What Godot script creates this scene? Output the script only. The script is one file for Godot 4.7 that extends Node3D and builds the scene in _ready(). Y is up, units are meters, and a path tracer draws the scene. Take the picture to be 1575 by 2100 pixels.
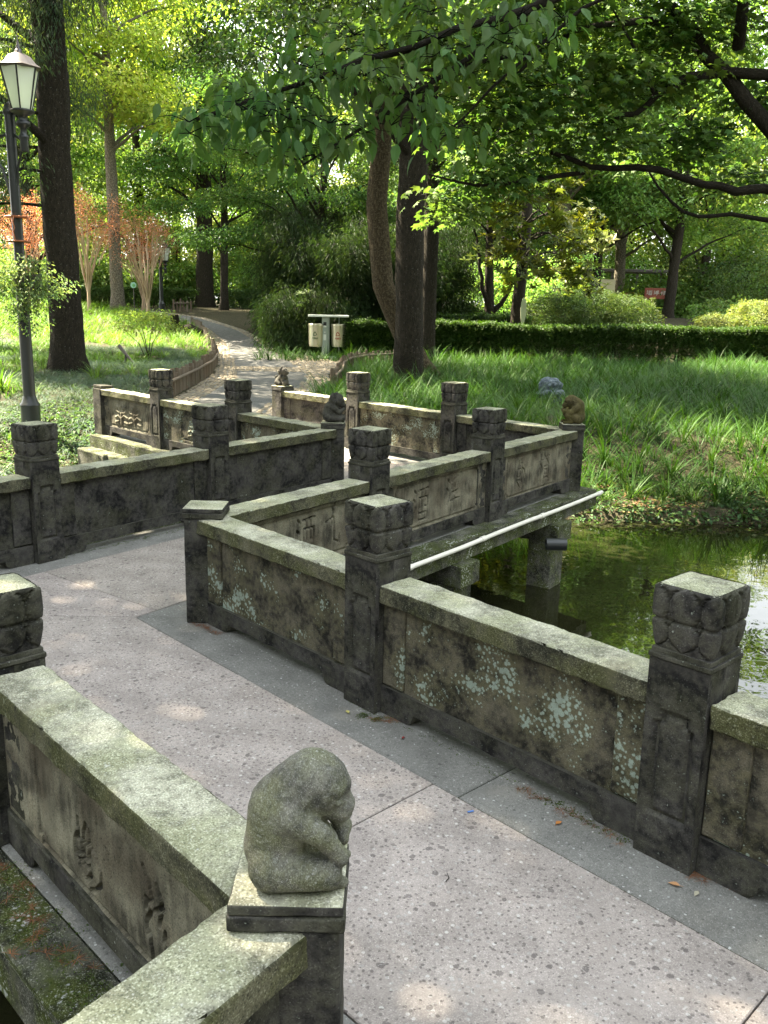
extends Node3D
# A zigzag stone footbridge with carved railings over a park pond, under trees.
# Plan coordinates in the builders are (x to the right, y away from the camera); P() turns them into Godot's (x, height, -y).

const HC := 0.547      # top of the coping stones
const HS := 0.633      # top of the post shafts
const HP := 0.859      # top of the post caps
const PW := 0.187      # width of a post
const WATER := -0.72
const A1 := -0.8197    # direction of the near right railing
const A2 := 0.9426     # direction of the middle railings
const A3 := 2.3471     # direction of the far railings

var M := {}            # materials
var used_names := {}
var rng := RandomNumberGenerator.new()
var nz := FastNoiseLite.new()
var nz2 := FastNoiseLite.new()
var post_parts := {}
var leafmesh := {}

func _ready() -> void:
	# ---- camera
	var cam := Camera3D.new()
	cam.name = "camera"
	cam.fov = 60.15
	cam.near = 0.05
	cam.far = 2000.0
	cam.position = Vector3(0, 1.62, 0)
	cam.rotation = Vector3(-0.2323, 0.0, 0.02226)
	add_child(cam)
	cam.current = true
	# ---- sky and exposure
	var we := WorldEnvironment.new()
	we.name = "world_environment"
	var env := Environment.new()
	env.background_mode = Environment.BG_SKY
	var sky := Sky.new()
	var sm := ProceduralSkyMaterial.new()
	sm.sky_top_color = Color(0.74, 0.765, 0.79)
	sm.sky_horizon_color = Color(0.90, 0.905, 0.88)
	sm.sky_curve = 0.16
	sm.ground_horizon_color = Color(0.55, 0.56, 0.50)
	sm.ground_bottom_color = Color(0.16, 0.17, 0.13)
	sm.energy_multiplier = 0.6
	sky.sky_material = sm
	env.sky = sky
	env.tonemap_mode = Environment.TONE_MAPPER_LINEAR
	env.tonemap_exposure = 11.5
	env.sdfgi_enabled = true
	env.ssao_enabled = true
	env.ssil_enabled = true
	we.environment = env
	add_child(we)
	# ---- sun: high, ahead and to the left, so the near faces stand in shade
	var sun := DirectionalLight3D.new()
	sun.name = "sun"
	sun.light_energy = 1.6
	sun.light_color = Color(1.0, 0.95, 0.84)
	sun.light_angular_distance = 0.5
	sun.shadow_enabled = true
	add_child(sun)
	var el := deg_to_rad(56.0)
	var az := deg_to_rad(60.0)   # left of straight ahead
	var to_sun := Vector3(-sin(az) * cos(el), sin(el), -cos(az) * cos(el))
	sun.look_at_from_position(Vector3.ZERO, -to_sun, Vector3.UP)

	rng.seed = 20240611
	nz.seed = 7
	nz.noise_type = FastNoiseLite.TYPE_SIMPLEX_SMOOTH
	nz.frequency = 1.0
	nz.fractal_octaves = 3
	nz2.seed = 31
	nz2.noise_type = FastNoiseLite.TYPE_SIMPLEX
	nz2.frequency = 1.0
	nz2.fractal_octaves = 1

	make_materials()
	build_ground()
	build_deck()
	build_railings()
	build_statues()
	build_fences()
	build_plants()
	build_trees()
	build_furniture()
	build_small_things()

# ------------------------------------------------------------------ helpers
func P(x: float, y: float, h := 0.0) -> Vector3:
	return Vector3(x, h, -y)

func dir2(a: float) -> Vector2:
	return Vector2(cos(a), sin(a))

func numbered(called: String) -> String:
	var n: int = used_names.get(called, 0)
	used_names[called] = n + 1
	return called if n == 0 else "%s_%03d" % [called, n]

func tag(o: Node3D, label: String, category: String, group := "") -> Node3D:
	o.set_meta("label", label)
	o.set_meta("category", category)
	if group != "":
		o.set_meta("group", group)
	return o

func thing(called: String, label: String, category: String, at := Vector3.ZERO, turn := 0.0, group := "") -> Node3D:
	var o := Node3D.new()
	o.name = numbered(called)
	add_child(o)
	o.position = at
	o.rotation.y = turn
	return tag(o, label, category, group)

func part(called: String, mesh: Mesh, parent: Node = null, at := Transform3D()) -> MeshInstance3D:
	var o := MeshInstance3D.new()
	o.mesh = mesh
	if parent == null:
		o.name = numbered(called)
		add_child(o)
	else:
		var n := 0
		var nm := called
		while parent.has_node(nm):
			n += 1
			nm = "%s_%03d" % [called, n]
		o.name = nm
		parent.add_child(o)
	o.transform = at
	return o

func fast_part(called: String, n: int, mesh: Mesh, parent: Node, at := Transform3D()) -> MeshInstance3D:
	var o := MeshInstance3D.new()
	o.mesh = mesh
	o.name = called if n == 0 else "%s_%03d" % [called, n]
	parent.add_child(o)
	o.transform = at
	return o

func scatter(called: String, mesh: Mesh, xf: Array, cols: Array, mat: Material, parent: Node = null) -> MultiMeshInstance3D:
	var mm := MultiMesh.new()
	mm.transform_format = MultiMesh.TRANSFORM_3D
	mm.use_colors = true
	mm.mesh = mesh
	mm.instance_count = xf.size()
	for i in xf.size():
		mm.set_instance_transform(i, xf[i])
		mm.set_instance_color(i, cols[i])
	var o := MultiMeshInstance3D.new()
	o.multimesh = mm
	o.material_override = mat
	if parent == null:
		o.name = numbered(called)
		add_child(o)
	else:
		var n := 0
		var nm := called
		while parent.has_node(nm):
			n += 1
			nm = "%s_%03d" % [called, n]
		o.name = nm
		parent.add_child(o)
	o.set_meta("kind", "stuff")
	return o

class MB:
	var v := PackedVector3Array()
	var n := PackedVector3Array()
	var uv := PackedVector2Array()
	var c := PackedColorArray()
	var idx := PackedInt32Array()
	func vert(p: Vector3, nn: Vector3, u: Vector2, col := Color.WHITE) -> int:
		v.append(p)
		n.append(nn)
		uv.append(u)
		c.append(col)
		return v.size() - 1
	func tri(a: int, b: int, d: int) -> void:
		var g := (v[b] - v[a]).cross(v[d] - v[a])
		if g.dot(n[a] + n[b] + n[d]) > 0.0:
			idx.append(a)
			idx.append(d)
			idx.append(b)
		else:
			idx.append(a)
			idx.append(b)
			idx.append(d)
	func quad(a: int, b: int, d: int, e: int) -> void:
		tri(a, b, d)
		tri(a, d, e)
	func flat_tri(a: Vector3, b: Vector3, d: Vector3, outward: Vector3, col := Color.WHITE) -> void:
		var g := (b - a).cross(d - a).normalized()
		if g.dot(outward) < 0.0:
			g = -g
		tri(vert(a, g, Vector2(a.x + a.z, a.y), col), vert(b, g, Vector2(b.x + b.z, b.y), col), vert(d, g, Vector2(d.x + d.z, d.y), col))
	func arrays() -> Array:
		var a := []
		a.resize(Mesh.ARRAY_MAX)
		a[Mesh.ARRAY_VERTEX] = v
		a[Mesh.ARRAY_NORMAL] = n
		a[Mesh.ARRAY_TEX_UV] = uv
		a[Mesh.ARRAY_COLOR] = c
		a[Mesh.ARRAY_INDEX] = idx
		return a
	func into(m: ArrayMesh, mat: Material) -> void:
		if idx.is_empty():
			return
		m.add_surface_from_arrays(Mesh.PRIMITIVE_TRIANGLES, arrays())
		m.surface_set_material(m.get_surface_count() - 1, mat)
	func mesh(mat: Material) -> ArrayMesh:
		var m := ArrayMesh.new()
		into(m, mat)
		return m
	# normals from the faces, shared where vertices are shared
	func smooth() -> void:
		n.fill(Vector3.ZERO)
		for k in range(0, idx.size(), 3):
			var a := idx[k]
			var b := idx[k + 1]
			var d := idx[k + 2]
			var g := (v[d] - v[a]).cross(v[b] - v[a])
			n[a] += g
			n[b] += g
			n[d] += g
		for k in n.size():
			n[k] = n[k].normalized()

func steps(half: float, r: float, cell: float) -> PackedFloat32Array:
	var o := PackedFloat32Array()
	var k := maxi(1, int(round((half - r) * 2.0 / cell)))
	if r > 0.0:
		o.append(-half)
		o.append(-half + r * 0.4)
	for i in k + 1:
		o.append(lerpf(-half + r, half - r, float(i) / k))
	if r > 0.0:
		o.append(half - r * 0.4)
		o.append(half)
	return o

# A worn block: rounded edges, uneven faces. Its top face goes to "top" when given.
func block(mb: MB, xf: Transform3D, size: Vector3, r: float, cell: float, amp: float, tile := 1.2, top: MB = null, col := Color.WHITE, chip := 0.0) -> void:
	var h := size * 0.5
	var inner := h - Vector3(r, r, r)
	var off := Vector3(rng.randf() * 90.0, rng.randf() * 90.0, rng.randf() * 90.0)
	var uo := Vector2(rng.randf(), rng.randf())
	var sx := steps(h.x, r, cell)
	var sy := steps(h.y, r, cell)
	var sz := steps(h.z, r, cell)
	for face in 6:
		var ax := face / 2
		var sg := 1.0 if face % 2 == 0 else -1.0
		var us := sz if ax == 0 else sx
		var vs := sy if ax != 1 else sz
		var to := top if (top != null and ax == 1 and sg > 0.0) else mb
		var base := to.v.size()
		for j in vs.size():
			for i in us.size():
				var p := Vector3(sg * h.x, vs[j], us[i])
				if ax == 1:
					p = Vector3(us[i], sg * h.y, vs[j])
				elif ax == 2:
					p = Vector3(us[i], vs[j], sg * h.z)
				var q := p.clamp(-inner, inner)
				var d := (p - q)
				var nn := d.normalized()
				p = q + nn * r
				var w := p * 9.0 + off
				var a := nz.get_noise_3dv(w)
				var edge := 1.0 - maxf(absf(nn.x), maxf(absf(nn.y), absf(nn.z)))
				var disp := a * amp
				if chip > 0.0 and edge > 0.05:
					var cn := nz.get_noise_3dv(p * 16.0 + off * 1.7)
					disp -= maxf(0.0, cn + 0.1) * chip
				if amp > 0.0:
					var e := 0.15
					var gx := nz.get_noise_3dv(w + Vector3(e, 0, 0)) - a
					var gy := nz.get_noise_3dv(w + Vector3(0, e, 0)) - a
					var gz := nz.get_noise_3dv(w + Vector3(0, 0, e)) - a
					var g := Vector3(gx, gy, gz) * (amp * 9.0 / e)
					g -= nn * g.dot(nn)
					p += nn * disp
					nn = (nn - g).normalized()
				var u2 := Vector2(p.z, p.y) if ax == 0 else (Vector2(p.x, p.z) if ax == 1 else Vector2(p.x, p.y))
				to.vert(xf * p, xf.basis * nn, u2 / tile + uo, col)
		var w2 := us.size()
		for j in vs.size() - 1:
			for i in w2 - 1:
				var k := base + j * w2 + i
				to.quad(k, k + 1, k + w2 + 1, k + w2)

func tube(mb: MB, pts: Array, radii: Array, sides := 8, tile := 0.5, col := Color.WHITE, bump := 0.0, caps := true) -> void:
	var base := mb.v.size()
	var up := Vector3(0.13, 0.02, 1.0).normalized()
	var along := 0.0
	var uo := rng.randf()
	var n := pts.size()
	for i in n:
		var t: Vector3 = (pts[mini(i + 1, n - 1)] - pts[maxi(i - 1, 0)]).normalized()
		if absf(t.dot(up)) > 0.95:
			up = Vector3(1, 0.1, 0).normalized()
		var sx := (up - t * up.dot(t)).normalized()
		up = sx
		var sy := t.cross(sx)
		if i > 0:
			along += (pts[i] - pts[i - 1]).length()
		var rr: float = radii[i]
		for k in sides + 1:
			var a := TAU * k / sides
			var d := sx * cos(a) + sy * sin(a)
			var r2 := rr
			if bump > 0.0:
				r2 *= 1.0 + bump * nz.get_noise_3dv(Vector3(cos(a) * 1.6, sin(a) * 1.6, along * 1.1 + uo * 50.0))
				if sides > 20:
					r2 *= 1.0 + 0.05 * nz.get_noise_3dv(Vector3(cos(a) * 5.5, sin(a) * 5.5, along * 1.3 + uo * 50.0))
			mb.vert(pts[i] + d * r2, d, Vector2(float(k) / sides * maxf(1.0, round(TAU * rr / tile)), along / tile + uo), col)
	for i in n - 1:
		for k in sides:
			var q := base + i * (sides + 1) + k
			mb.quad(q, q + 1, q + sides + 2, q + sides + 1)
	if caps:
		for e in [0, n - 1]:
			var t2: Vector3 = (pts[1] - pts[0]).normalized() * -1.0 if e == 0 else (pts[n - 1] - pts[n - 2]).normalized()
			var c0 := mb.vert(pts[e], t2, Vector2(0.5, 0.5), col)
			var b2 := mb.v.size()
			for k in sides + 1:
				var s := base + int(e) * (sides + 1) + k
				mb.vert(mb.v[s], t2, Vector2(0.5 + 0.1 * cos(TAU * k / sides), 0.5 + 0.1 * sin(TAU * k / sides)), col)
			for k in sides:
				mb.tri(c0, b2 + k, b2 + k + 1)

func lathe(mb: MB, prof: Array, sides := 16, at := Vector3.ZERO, col := Color.WHITE, squash := Vector2.ONE) -> void:
	# prof: Vector2(radius, height), bottom to top; a repeated point makes a hard edge
	var base := mb.v.size()
	var n := prof.size()
	for i in n:
		var a: Vector2 = prof[maxi(i - 1, 0)]
		var b: Vector2 = prof[mini(i + 1, n - 1)]
		if i > 0 and prof[i].is_equal_approx(prof[i - 1]):
			a = prof[i]
		if i < n - 1 and prof[i].is_equal_approx(prof[i + 1]):
			b = prof[i]
		var t := (b - a).normalized()
		var nr := t.y
		var ny := -t.x
		for k in sides + 1:
			var an := TAU * k / sides
			mb.vert(at + Vector3(cos(an) * prof[i].x * squash.x, prof[i].y, sin(an) * prof[i].x * squash.y), Vector3(cos(an) * nr, ny, sin(an) * nr).normalized(), Vector2(float(k) / sides, prof[i].y), col)
	for i in n - 1:
		if prof[i].is_equal_approx(prof[i + 1]):
			continue
		for k in sides:
			var q := base + i * (sides + 1) + k
			mb.quad(q, q + 1, q + sides + 2, q + sides + 1)

# prism over a polygon in plan (Godot x/z), from y0 to y1, with a small bevel on top
func prism(mb: MB, poly: PackedVector2Array, y0: float, y1: float, bevel := 0.0, tile := 1.0, col := Color.WHITE, uo := Vector2.ZERO, side: MB = null) -> void:
	var sd := side if side != null else mb
	var n := poly.size()
	var ins := PackedVector2Array()
	var cen := Vector2.ZERO
	for q in poly:
		cen += q / n
	var area := 0.0
	for i in n:
		area += poly[i].cross(poly[(i + 1) % n])
	var sg := 1.0 if area > 0.0 else -1.0
	for i in n:
		var a := (poly[i] - poly[(i + n - 1) % n]).normalized()
		var b := (poly[(i + 1) % n] - poly[i]).normalized()
		var na := Vector2(-a.y, a.x) * sg
		var nb := Vector2(-b.y, b.x) * sg
		var m := (na + nb).normalized()
		ins.append(poly[i] + m * (bevel / maxf(0.3, m.dot(na))))
	var tris := Geometry2D.triangulate_polygon(ins)
	var base := mb.v.size()
	for q in ins:
		mb.vert(Vector3(q.x, y1, q.y), Vector3.UP, q / tile + uo, col)
	for k in range(0, tris.size(), 3):
		mb.tri(base + tris[k], base + tris[k + 1], base + tris[k + 2])
	for i in n:
		var p := poly[i]
		var q := poly[(i + 1) % n]
		var e := (q - p).normalized()
		var nn := Vector3(e.y, 0, -e.x) * sg
		var l := (q - p).length()
		if bevel > 0.0:
			var nb2 := (nn + Vector3.UP).normalized()
			var r := ins[i]
			var s := ins[(i + 1) % n]
			var b0 := mb.vert(Vector3(r.x, y1, r.y), nb2, r / tile + uo, col)
			var b1 := mb.vert(Vector3(s.x, y1, s.y), nb2, s / tile + uo, col)
			var b2 := mb.vert(Vector3(q.x, y1 - bevel, q.y), nb2, q / tile + uo, col)
			var b3 := mb.vert(Vector3(p.x, y1 - bevel, p.y), nb2, p / tile + uo, col)
			mb.quad(b0, b1, b2, b3)
		var c0 := sd.vert(Vector3(p.x, y1 - bevel, p.y), nn, Vector2(0, y1) / tile + uo, col)
		var c1 := sd.vert(Vector3(q.x, y1 - bevel, q.y), nn, Vector2(l, y1) / tile + uo, col)
		var c2 := sd.vert(Vector3(q.x, y0, q.y), nn, Vector2(l, y0) / tile + uo, col)
		var c3 := sd.vert(Vector3(p.x, y0, p.y), nn, Vector2(0, y0) / tile + uo, col)
		sd.quad(c0, c1, c2, c3)

# upright slab in its own x (length) / y (height); the +z face is a fine relief given by "relief" (a Callable of x, y -> metres outwards)
func relief_slab(front: MB, rest: MB, x0: float, x1: float, y0: float, y1: float, zf: float, zb: float, cell: float, relief: Callable, tile := 1.2) -> void:
	var nx := int(ceil((x1 - x0) / cell))
	var ny := int(ceil((y1 - y0) / cell))
	var uo := Vector2(rng.randf(), rng.randf())
	var hgt := PackedFloat32Array()
	hgt.resize((nx + 1) * (ny + 1))
	for j in ny + 1:
		for i in nx + 1:
			hgt[j * (nx + 1) + i] = relief.call(lerpf(x0, x1, float(i) / nx), lerpf(y0, y1, float(j) / ny))
	var dx := (x1 - x0) / nx
	var dy := (y1 - y0) / ny
	var base := front.v.size()
	for j in ny + 1:
		for i in nx + 1:
			var k := j * (nx + 1) + i
			var l := hgt[j * (nx + 1) + maxi(i - 1, 0)]
			var r := hgt[j * (nx + 1) + mini(i + 1, nx)]
			var d := hgt[maxi(j - 1, 0) * (nx + 1) + i]
			var u := hgt[mini(j + 1, ny) * (nx + 1) + i]
			var x := lerpf(x0, x1, float(i) / nx)
			var y := lerpf(y0, y1, float(j) / ny)
			front.vert(Vector3(x, y, zf + hgt[k]), Vector3(-(r - l) / (2.0 * dx), -(u - d) / (2.0 * dy), 1.0).normalized(), Vector2(x, y) / tile + uo)
	for j in ny:
		for i in nx:
			var k := base + j * (nx + 1) + i
			front.quad(k, k + 1, k + nx + 2, k + nx + 1)
	var cx := (x0 + x1) * 0.5
	var cy := (y0 + y1) * 0.5
	var zt := zf - 0.014
	block(rest, Transform3D(Basis(), Vector3(cx, cy, (zt + zb) * 0.5)), Vector3(x1 - x0, y1 - y0, zt - zb), 0.004, 0.06, 0.0015)
	for e in [[Vector3(x0, y0, 0), Vector3(x1, y0, 0), Vector3.DOWN], [Vector3(x0, y1, 0), Vector3(x1, y1, 0), Vector3.UP], [Vector3(x0, y0, 0), Vector3(x0, y1, 0), Vector3.LEFT], [Vector3(x1, y0, 0), Vector3(x1, y1, 0), Vector3.RIGHT]]:
		var a: Vector3 = e[0]
		var b: Vector3 = e[1]
		var nn: Vector3 = e[2]
		var q0 := rest.vert(a + Vector3(0, 0, zf), nn, Vector2(a.x + a.y, zf))
		var q1 := rest.vert(b + Vector3(0, 0, zf), nn, Vector2(b.x + b.y, zf))
		var q2 := rest.vert(b + Vector3(0, 0, zt - 0.004), nn, Vector2(b.x + b.y, zt))
		var q3 := rest.vert(a + Vector3(0, 0, zt - 0.004), nn, Vector2(a.x + a.y, zt))
		rest.quad(q0, q1, q2, q3)

# ------------------------------------------------------------------ materials
func noise_bytes(size: int, type: int, freq: float, sd: int, oct := 4, ret := FastNoiseLite.RETURN_DISTANCE) -> PackedByteArray:
	var f := FastNoiseLite.new()
	f.seed = sd
	f.noise_type = type
	f.frequency = freq
	f.fractal_type = FastNoiseLite.FRACTAL_FBM if oct > 1 else FastNoiseLite.FRACTAL_NONE
	f.fractal_octaves = oct
	f.cellular_return_type = ret
	f.cellular_jitter = 1.0
	var im := f.get_seamless_image(size, size, false, false, 0.12, true)
	im.convert(Image.FORMAT_L8)
	return im.get_data()

func tex(bytes: PackedByteArray, size: int) -> Image:
	return Image.create_from_data(size, size, false, Image.FORMAT_RGB8, bytes)

func tex1(bytes: PackedByteArray, size: int) -> Image:
	return Image.create_from_data(size, size, false, Image.FORMAT_L8, bytes)

func mat(albedo := Color.WHITE, rough := 0.9, spec := 0.3) -> StandardMaterial3D:
	var m := StandardMaterial3D.new()
	m.albedo_color = albedo.linear_to_srgb()
	m.roughness = rough
	m.metallic_specular = spec
	return m

func textured(albedo: Texture2D, height: Texture2D, depth: float, rough := 0.92) -> StandardMaterial3D:
	var m := mat(Color.WHITE, rough, 0.25)
	m.albedo_texture = albedo
	m.vertex_color_use_as_albedo = true
	if height:
		m.heightmap_enabled = true
		m.heightmap_texture = height
		m.heightmap_scale = depth
	return m

# weathered stone. base_a..base_b: dark and light of the body (linear); spots: how much lichen; fleck: bright grains
func stone_texture(sd: int, base_a: Color, base_b: Color, lichen: Color, spots: float, patchy: float, fleck: float, dark_fleck: float, tint: Color, tint_amount: float, streak := false) -> Array:
	var S := 1024
	var big := noise_bytes(S, FastNoiseLite.TYPE_SIMPLEX_SMOOTH, 0.005, sd, 4)
	var mid := noise_bytes(S, FastNoiseLite.TYPE_SIMPLEX_SMOOTH, 0.03, sd + 1, 4)
	var fine := noise_bytes(S, FastNoiseLite.TYPE_VALUE, 0.42, sd + 2, 2)
	var cells := noise_bytes(S, FastNoiseLite.TYPE_CELLULAR, 0.06, sd + 3, 1)
	var cells2 := noise_bytes(S, FastNoiseLite.TYPE_CELLULAR, 0.024, sd + 4, 1)
	var where := noise_bytes(S, FastNoiseLite.TYPE_SIMPLEX_SMOOTH, 0.004, sd + 5, 3)
	var out := PackedByteArray()
	out.resize(S * S * 3)
	var hg := PackedByteArray()
	hg.resize(S * S)
	# linear -> sRGB table
	var enc := PackedByteArray()
	enc.resize(1024)
	for i in 1024:
		enc[i] = int(clampf(Color(i / 1023.0, 0, 0).linear_to_srgb().r * 255.0, 0.0, 255.0))
	var fl_hi := 255.0 * (0.86 - 0.2 * fleck)
	var fl_lo := 255.0 * (0.12 + 0.2 * dark_fleck)
	for i in S * S:
		var b: float = big[i] / 255.0
		var mi := i if not streak else (absi(i / S - S / 2) / 5) * S + i % S
		var m: float = mid[mi] / 255.0
		var f: float = fine[i]
		var t := clampf((b - 0.5) * 1.5 + (m - 0.5) * 0.9 + 0.5, 0.0, 1.0)
		var r := lerpf(base_a.r, base_b.r, t)
		var g := lerpf(base_a.g, base_b.g, t)
		var bl := lerpf(base_a.b, base_b.b, t)
		var w: float = where[i] / 255.0
		if tint_amount > 0.0:
			var k := clampf((m * 0.5 + w * 0.9 - 0.55) * 2.5, 0.0, 1.0) * tint_amount
			r = lerpf(r, tint.r, k)
			g = lerpf(g, tint.g, k)
			bl = lerpf(bl, tint.b, k)
		var grain := 0.72 + 0.56 * f / 255.0
		r *= grain
		g *= grain
		bl *= grain
		if f > fl_hi:
			r += 0.16 * fleck
			g += 0.16 * fleck
			bl += 0.15 * fleck
		elif f < fl_lo:
			var dk := 1.0 - 0.55 * dark_fleck
			r *= dk
			g *= dk
			bl *= dk
		var h := f * 0.35 + mid[i] * 0.45
		if spots > 0.0:
			var mm := clampf((w - 1.0 + patchy) / patchy, 0.0, 1.0) * spots
			var ragged: float = (m - 0.5) * 0.25 + (f - 128.0) / 900.0
			var d1: float = cells[i] / 255.0 + ragged
			var d2: float = cells2[i] / 255.0 + ragged * 1.2
			var a1 := maxf((mm * 0.62 - 0.02 - d1) * 11.0, (mm * 0.5 - 0.05 - d2) * 11.0)
			if a1 > 0.0:
				a1 = minf(a1, 1.0) * (0.72 + 0.28 * b)
				# each patch has its own tone, and a paler rim
				var k2 := 0.62 + 0.35 * f / 255.0 + 0.25 * b + (0.18 if a1 < 0.6 else 0.0)
				r = lerpf(r, lichen.r * k2, a1)
				g = lerpf(g, lichen.g * k2, a1)
				bl = lerpf(bl, lichen.b * k2, a1)
				h += 30.0 * a1
		out[i * 3] = enc[int(clampf(r, 0.0, 1.0) * 1023.0)]
		out[i * 3 + 1] = enc[int(clampf(g, 0.0, 1.0) * 1023.0)]
		out[i * 3 + 2] = enc[int(clampf(bl, 0.0, 1.0) * 1023.0)]
		hg[i] = int(clampf(h, 0.0, 255.0))
	return [tex(out, S), tex1(hg, S)]

# conglomerate paving: pale ground with pebbles of several sizes
func deck_texture(sd: int, ground: Color, pebble: Color, light: Color, amount: float) -> Array:
	var S := 1024
	var big := noise_bytes(S, FastNoiseLite.TYPE_SIMPLEX_SMOOTH, 0.005, sd, 4)
	var fine := noise_bytes(S, FastNoiseLite.TYPE_VALUE, 0.45, sd + 1, 2)
	var mid := noise_bytes(S, FastNoiseLite.TYPE_SIMPLEX_SMOOTH, 0.05, sd + 6, 3)
	var c1 := noise_bytes(S, FastNoiseLite.TYPE_CELLULAR, 0.075, sd + 2, 1)
	var v1 := noise_bytes(S, FastNoiseLite.TYPE_CELLULAR, 0.075, sd + 2, 1, FastNoiseLite.RETURN_CELL_VALUE)
	var c2 := noise_bytes(S, FastNoiseLite.TYPE_CELLULAR, 0.024, sd + 3, 1)
	var v2 := noise_bytes(S, FastNoiseLite.TYPE_CELLULAR, 0.024, sd + 3, 1, FastNoiseLite.RETURN_CELL_VALUE)
	var out := PackedByteArray()
	out.resize(S * S * 3)
	var hg := PackedByteArray()
	hg.resize(S * S)
	var enc := PackedByteArray()
	enc.resize(1024)
	for i in 1024:
		enc[i] = int(clampf(Color(i / 1023.0, 0, 0).linear_to_srgb().r * 255.0, 0.0, 255.0))
	for i in S * S:
		var f: float = fine[i] / 255.0
		var k := (0.80 + 0.4 * big[i] / 255.0) * (0.72 + 0.56 * f) * (0.85 + 0.3 * mid[i] / 255.0)
		var r := ground.r * k
		var g := ground.g * k
		var b := ground.b * k
		var h := 120.0 + f * 60.0
		var rag: float = (mid[i] - 128.0) * 0.16
		var hit := 0.0
		var val := 0.0
		if c1[i] + rag < 18.0 + 0.42 * v1[i] and v1[i] < 255.0 * amount:
			hit = 1.0
			val = v1[i] / (255.0 * amount)
		if c2[i] + rag < 8.0 + 0.55 * v2[i] and v2[i] < 255.0 * amount * 0.5:
			hit = 1.0
			val = v2[i] / (255.0 * amount * 0.5) * 0.75
		if hit > 0.0:
			var q := pebble if val < 0.8 else light
			var kk := 0.65 + 0.5 * fposmod(val * 7.3, 1.0) + (f - 0.5) * 0.3
			r = lerpf(r, q.r * kk, 0.8)
			g = lerpf(g, q.g * kk, 0.8)
			b = lerpf(b, q.b * kk, 0.8)
			h -= 45.0
		if f > 0.78:
			r += 0.11
			g += 0.11
			b += 0.11
		out[i * 3] = enc[int(clampf(r, 0.0, 1.0) * 1023.0)]
		out[i * 3 + 1] = enc[int(clampf(g, 0.0, 1.0) * 1023.0)]
		out[i * 3 + 2] = enc[int(clampf(b, 0.0, 1.0) * 1023.0)]
		hg[i] = int(clampf(h, 0.0, 255.0))
	return [tex(out, S), tex1(hg, S)]

func bark_texture(sd: int, a: Color, b: Color, patch: Color, patch_amount: float) -> Array:
	var S := 512
	var f := FastNoiseLite.new()
	f.seed = sd
	f.frequency = 0.02
	f.fractal_octaves = 4
	var strip := f.get_seamless_image(S, 96, false, false, 0.12, true)
	strip.convert(Image.FORMAT_L8)
	f.frequency = 0.05
	var src := noise_bytes(S, FastNoiseLite.TYPE_SIMPLEX, 0.02, sd + 3, 3)
	var fine := noise_bytes(S, FastNoiseLite.TYPE_SIMPLEX, 0.12, sd + 4, 3)
	var sb := noise_bytes(S, FastNoiseLite.TYPE_CELLULAR, 0.05, sd + 5, 2)
	var out := PackedByteArray()
	out.resize(S * S * 3)
	var hg := PackedByteArray()
	hg.resize(S * S)
	for y in S:
		for x in S:
			var i := y * S + x
			# stretched upwards: sample the cells along x fast, along y slowly
			var yy := (y / 6) % S
			var xx := (x + int((src[i] - 128) * 0.12) + S) % S
			var ridge: float = sb[yy * S + xx] / 255.0
			var t := clampf(ridge * 0.8 + fine[i] / 255.0 * 0.35 - 0.1, 0.0, 1.0)
			var c := a.lerp(b, t)
			if patch_amount > 0.0 and src[i] / 255.0 > 1.0 - patch_amount and fine[i] > 110:
				c = c.lerp(patch, 0.7)
			c = c.linear_to_srgb()
			out[i * 3] = int(clampf(c.r, 0, 1) * 255.0)
			out[i * 3 + 1] = int(clampf(c.g, 0, 1) * 255.0)
			out[i * 3 + 2] = int(clampf(c.b, 0, 1) * 255.0)
			hg[i] = int(clampf(t * 255.0, 0, 255))
	return [tex(out, S), tex1(hg, S)]

func leaf_mat(through: Color, amount: float, rough := 0.5, spec := 0.45) -> StandardMaterial3D:
	var m := mat(Color.WHITE, rough, spec)
	m.vertex_color_use_as_albedo = true
	m.backlight_enabled = true
	m.backlight = (through * amount).linear_to_srgb()
	return m

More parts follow.
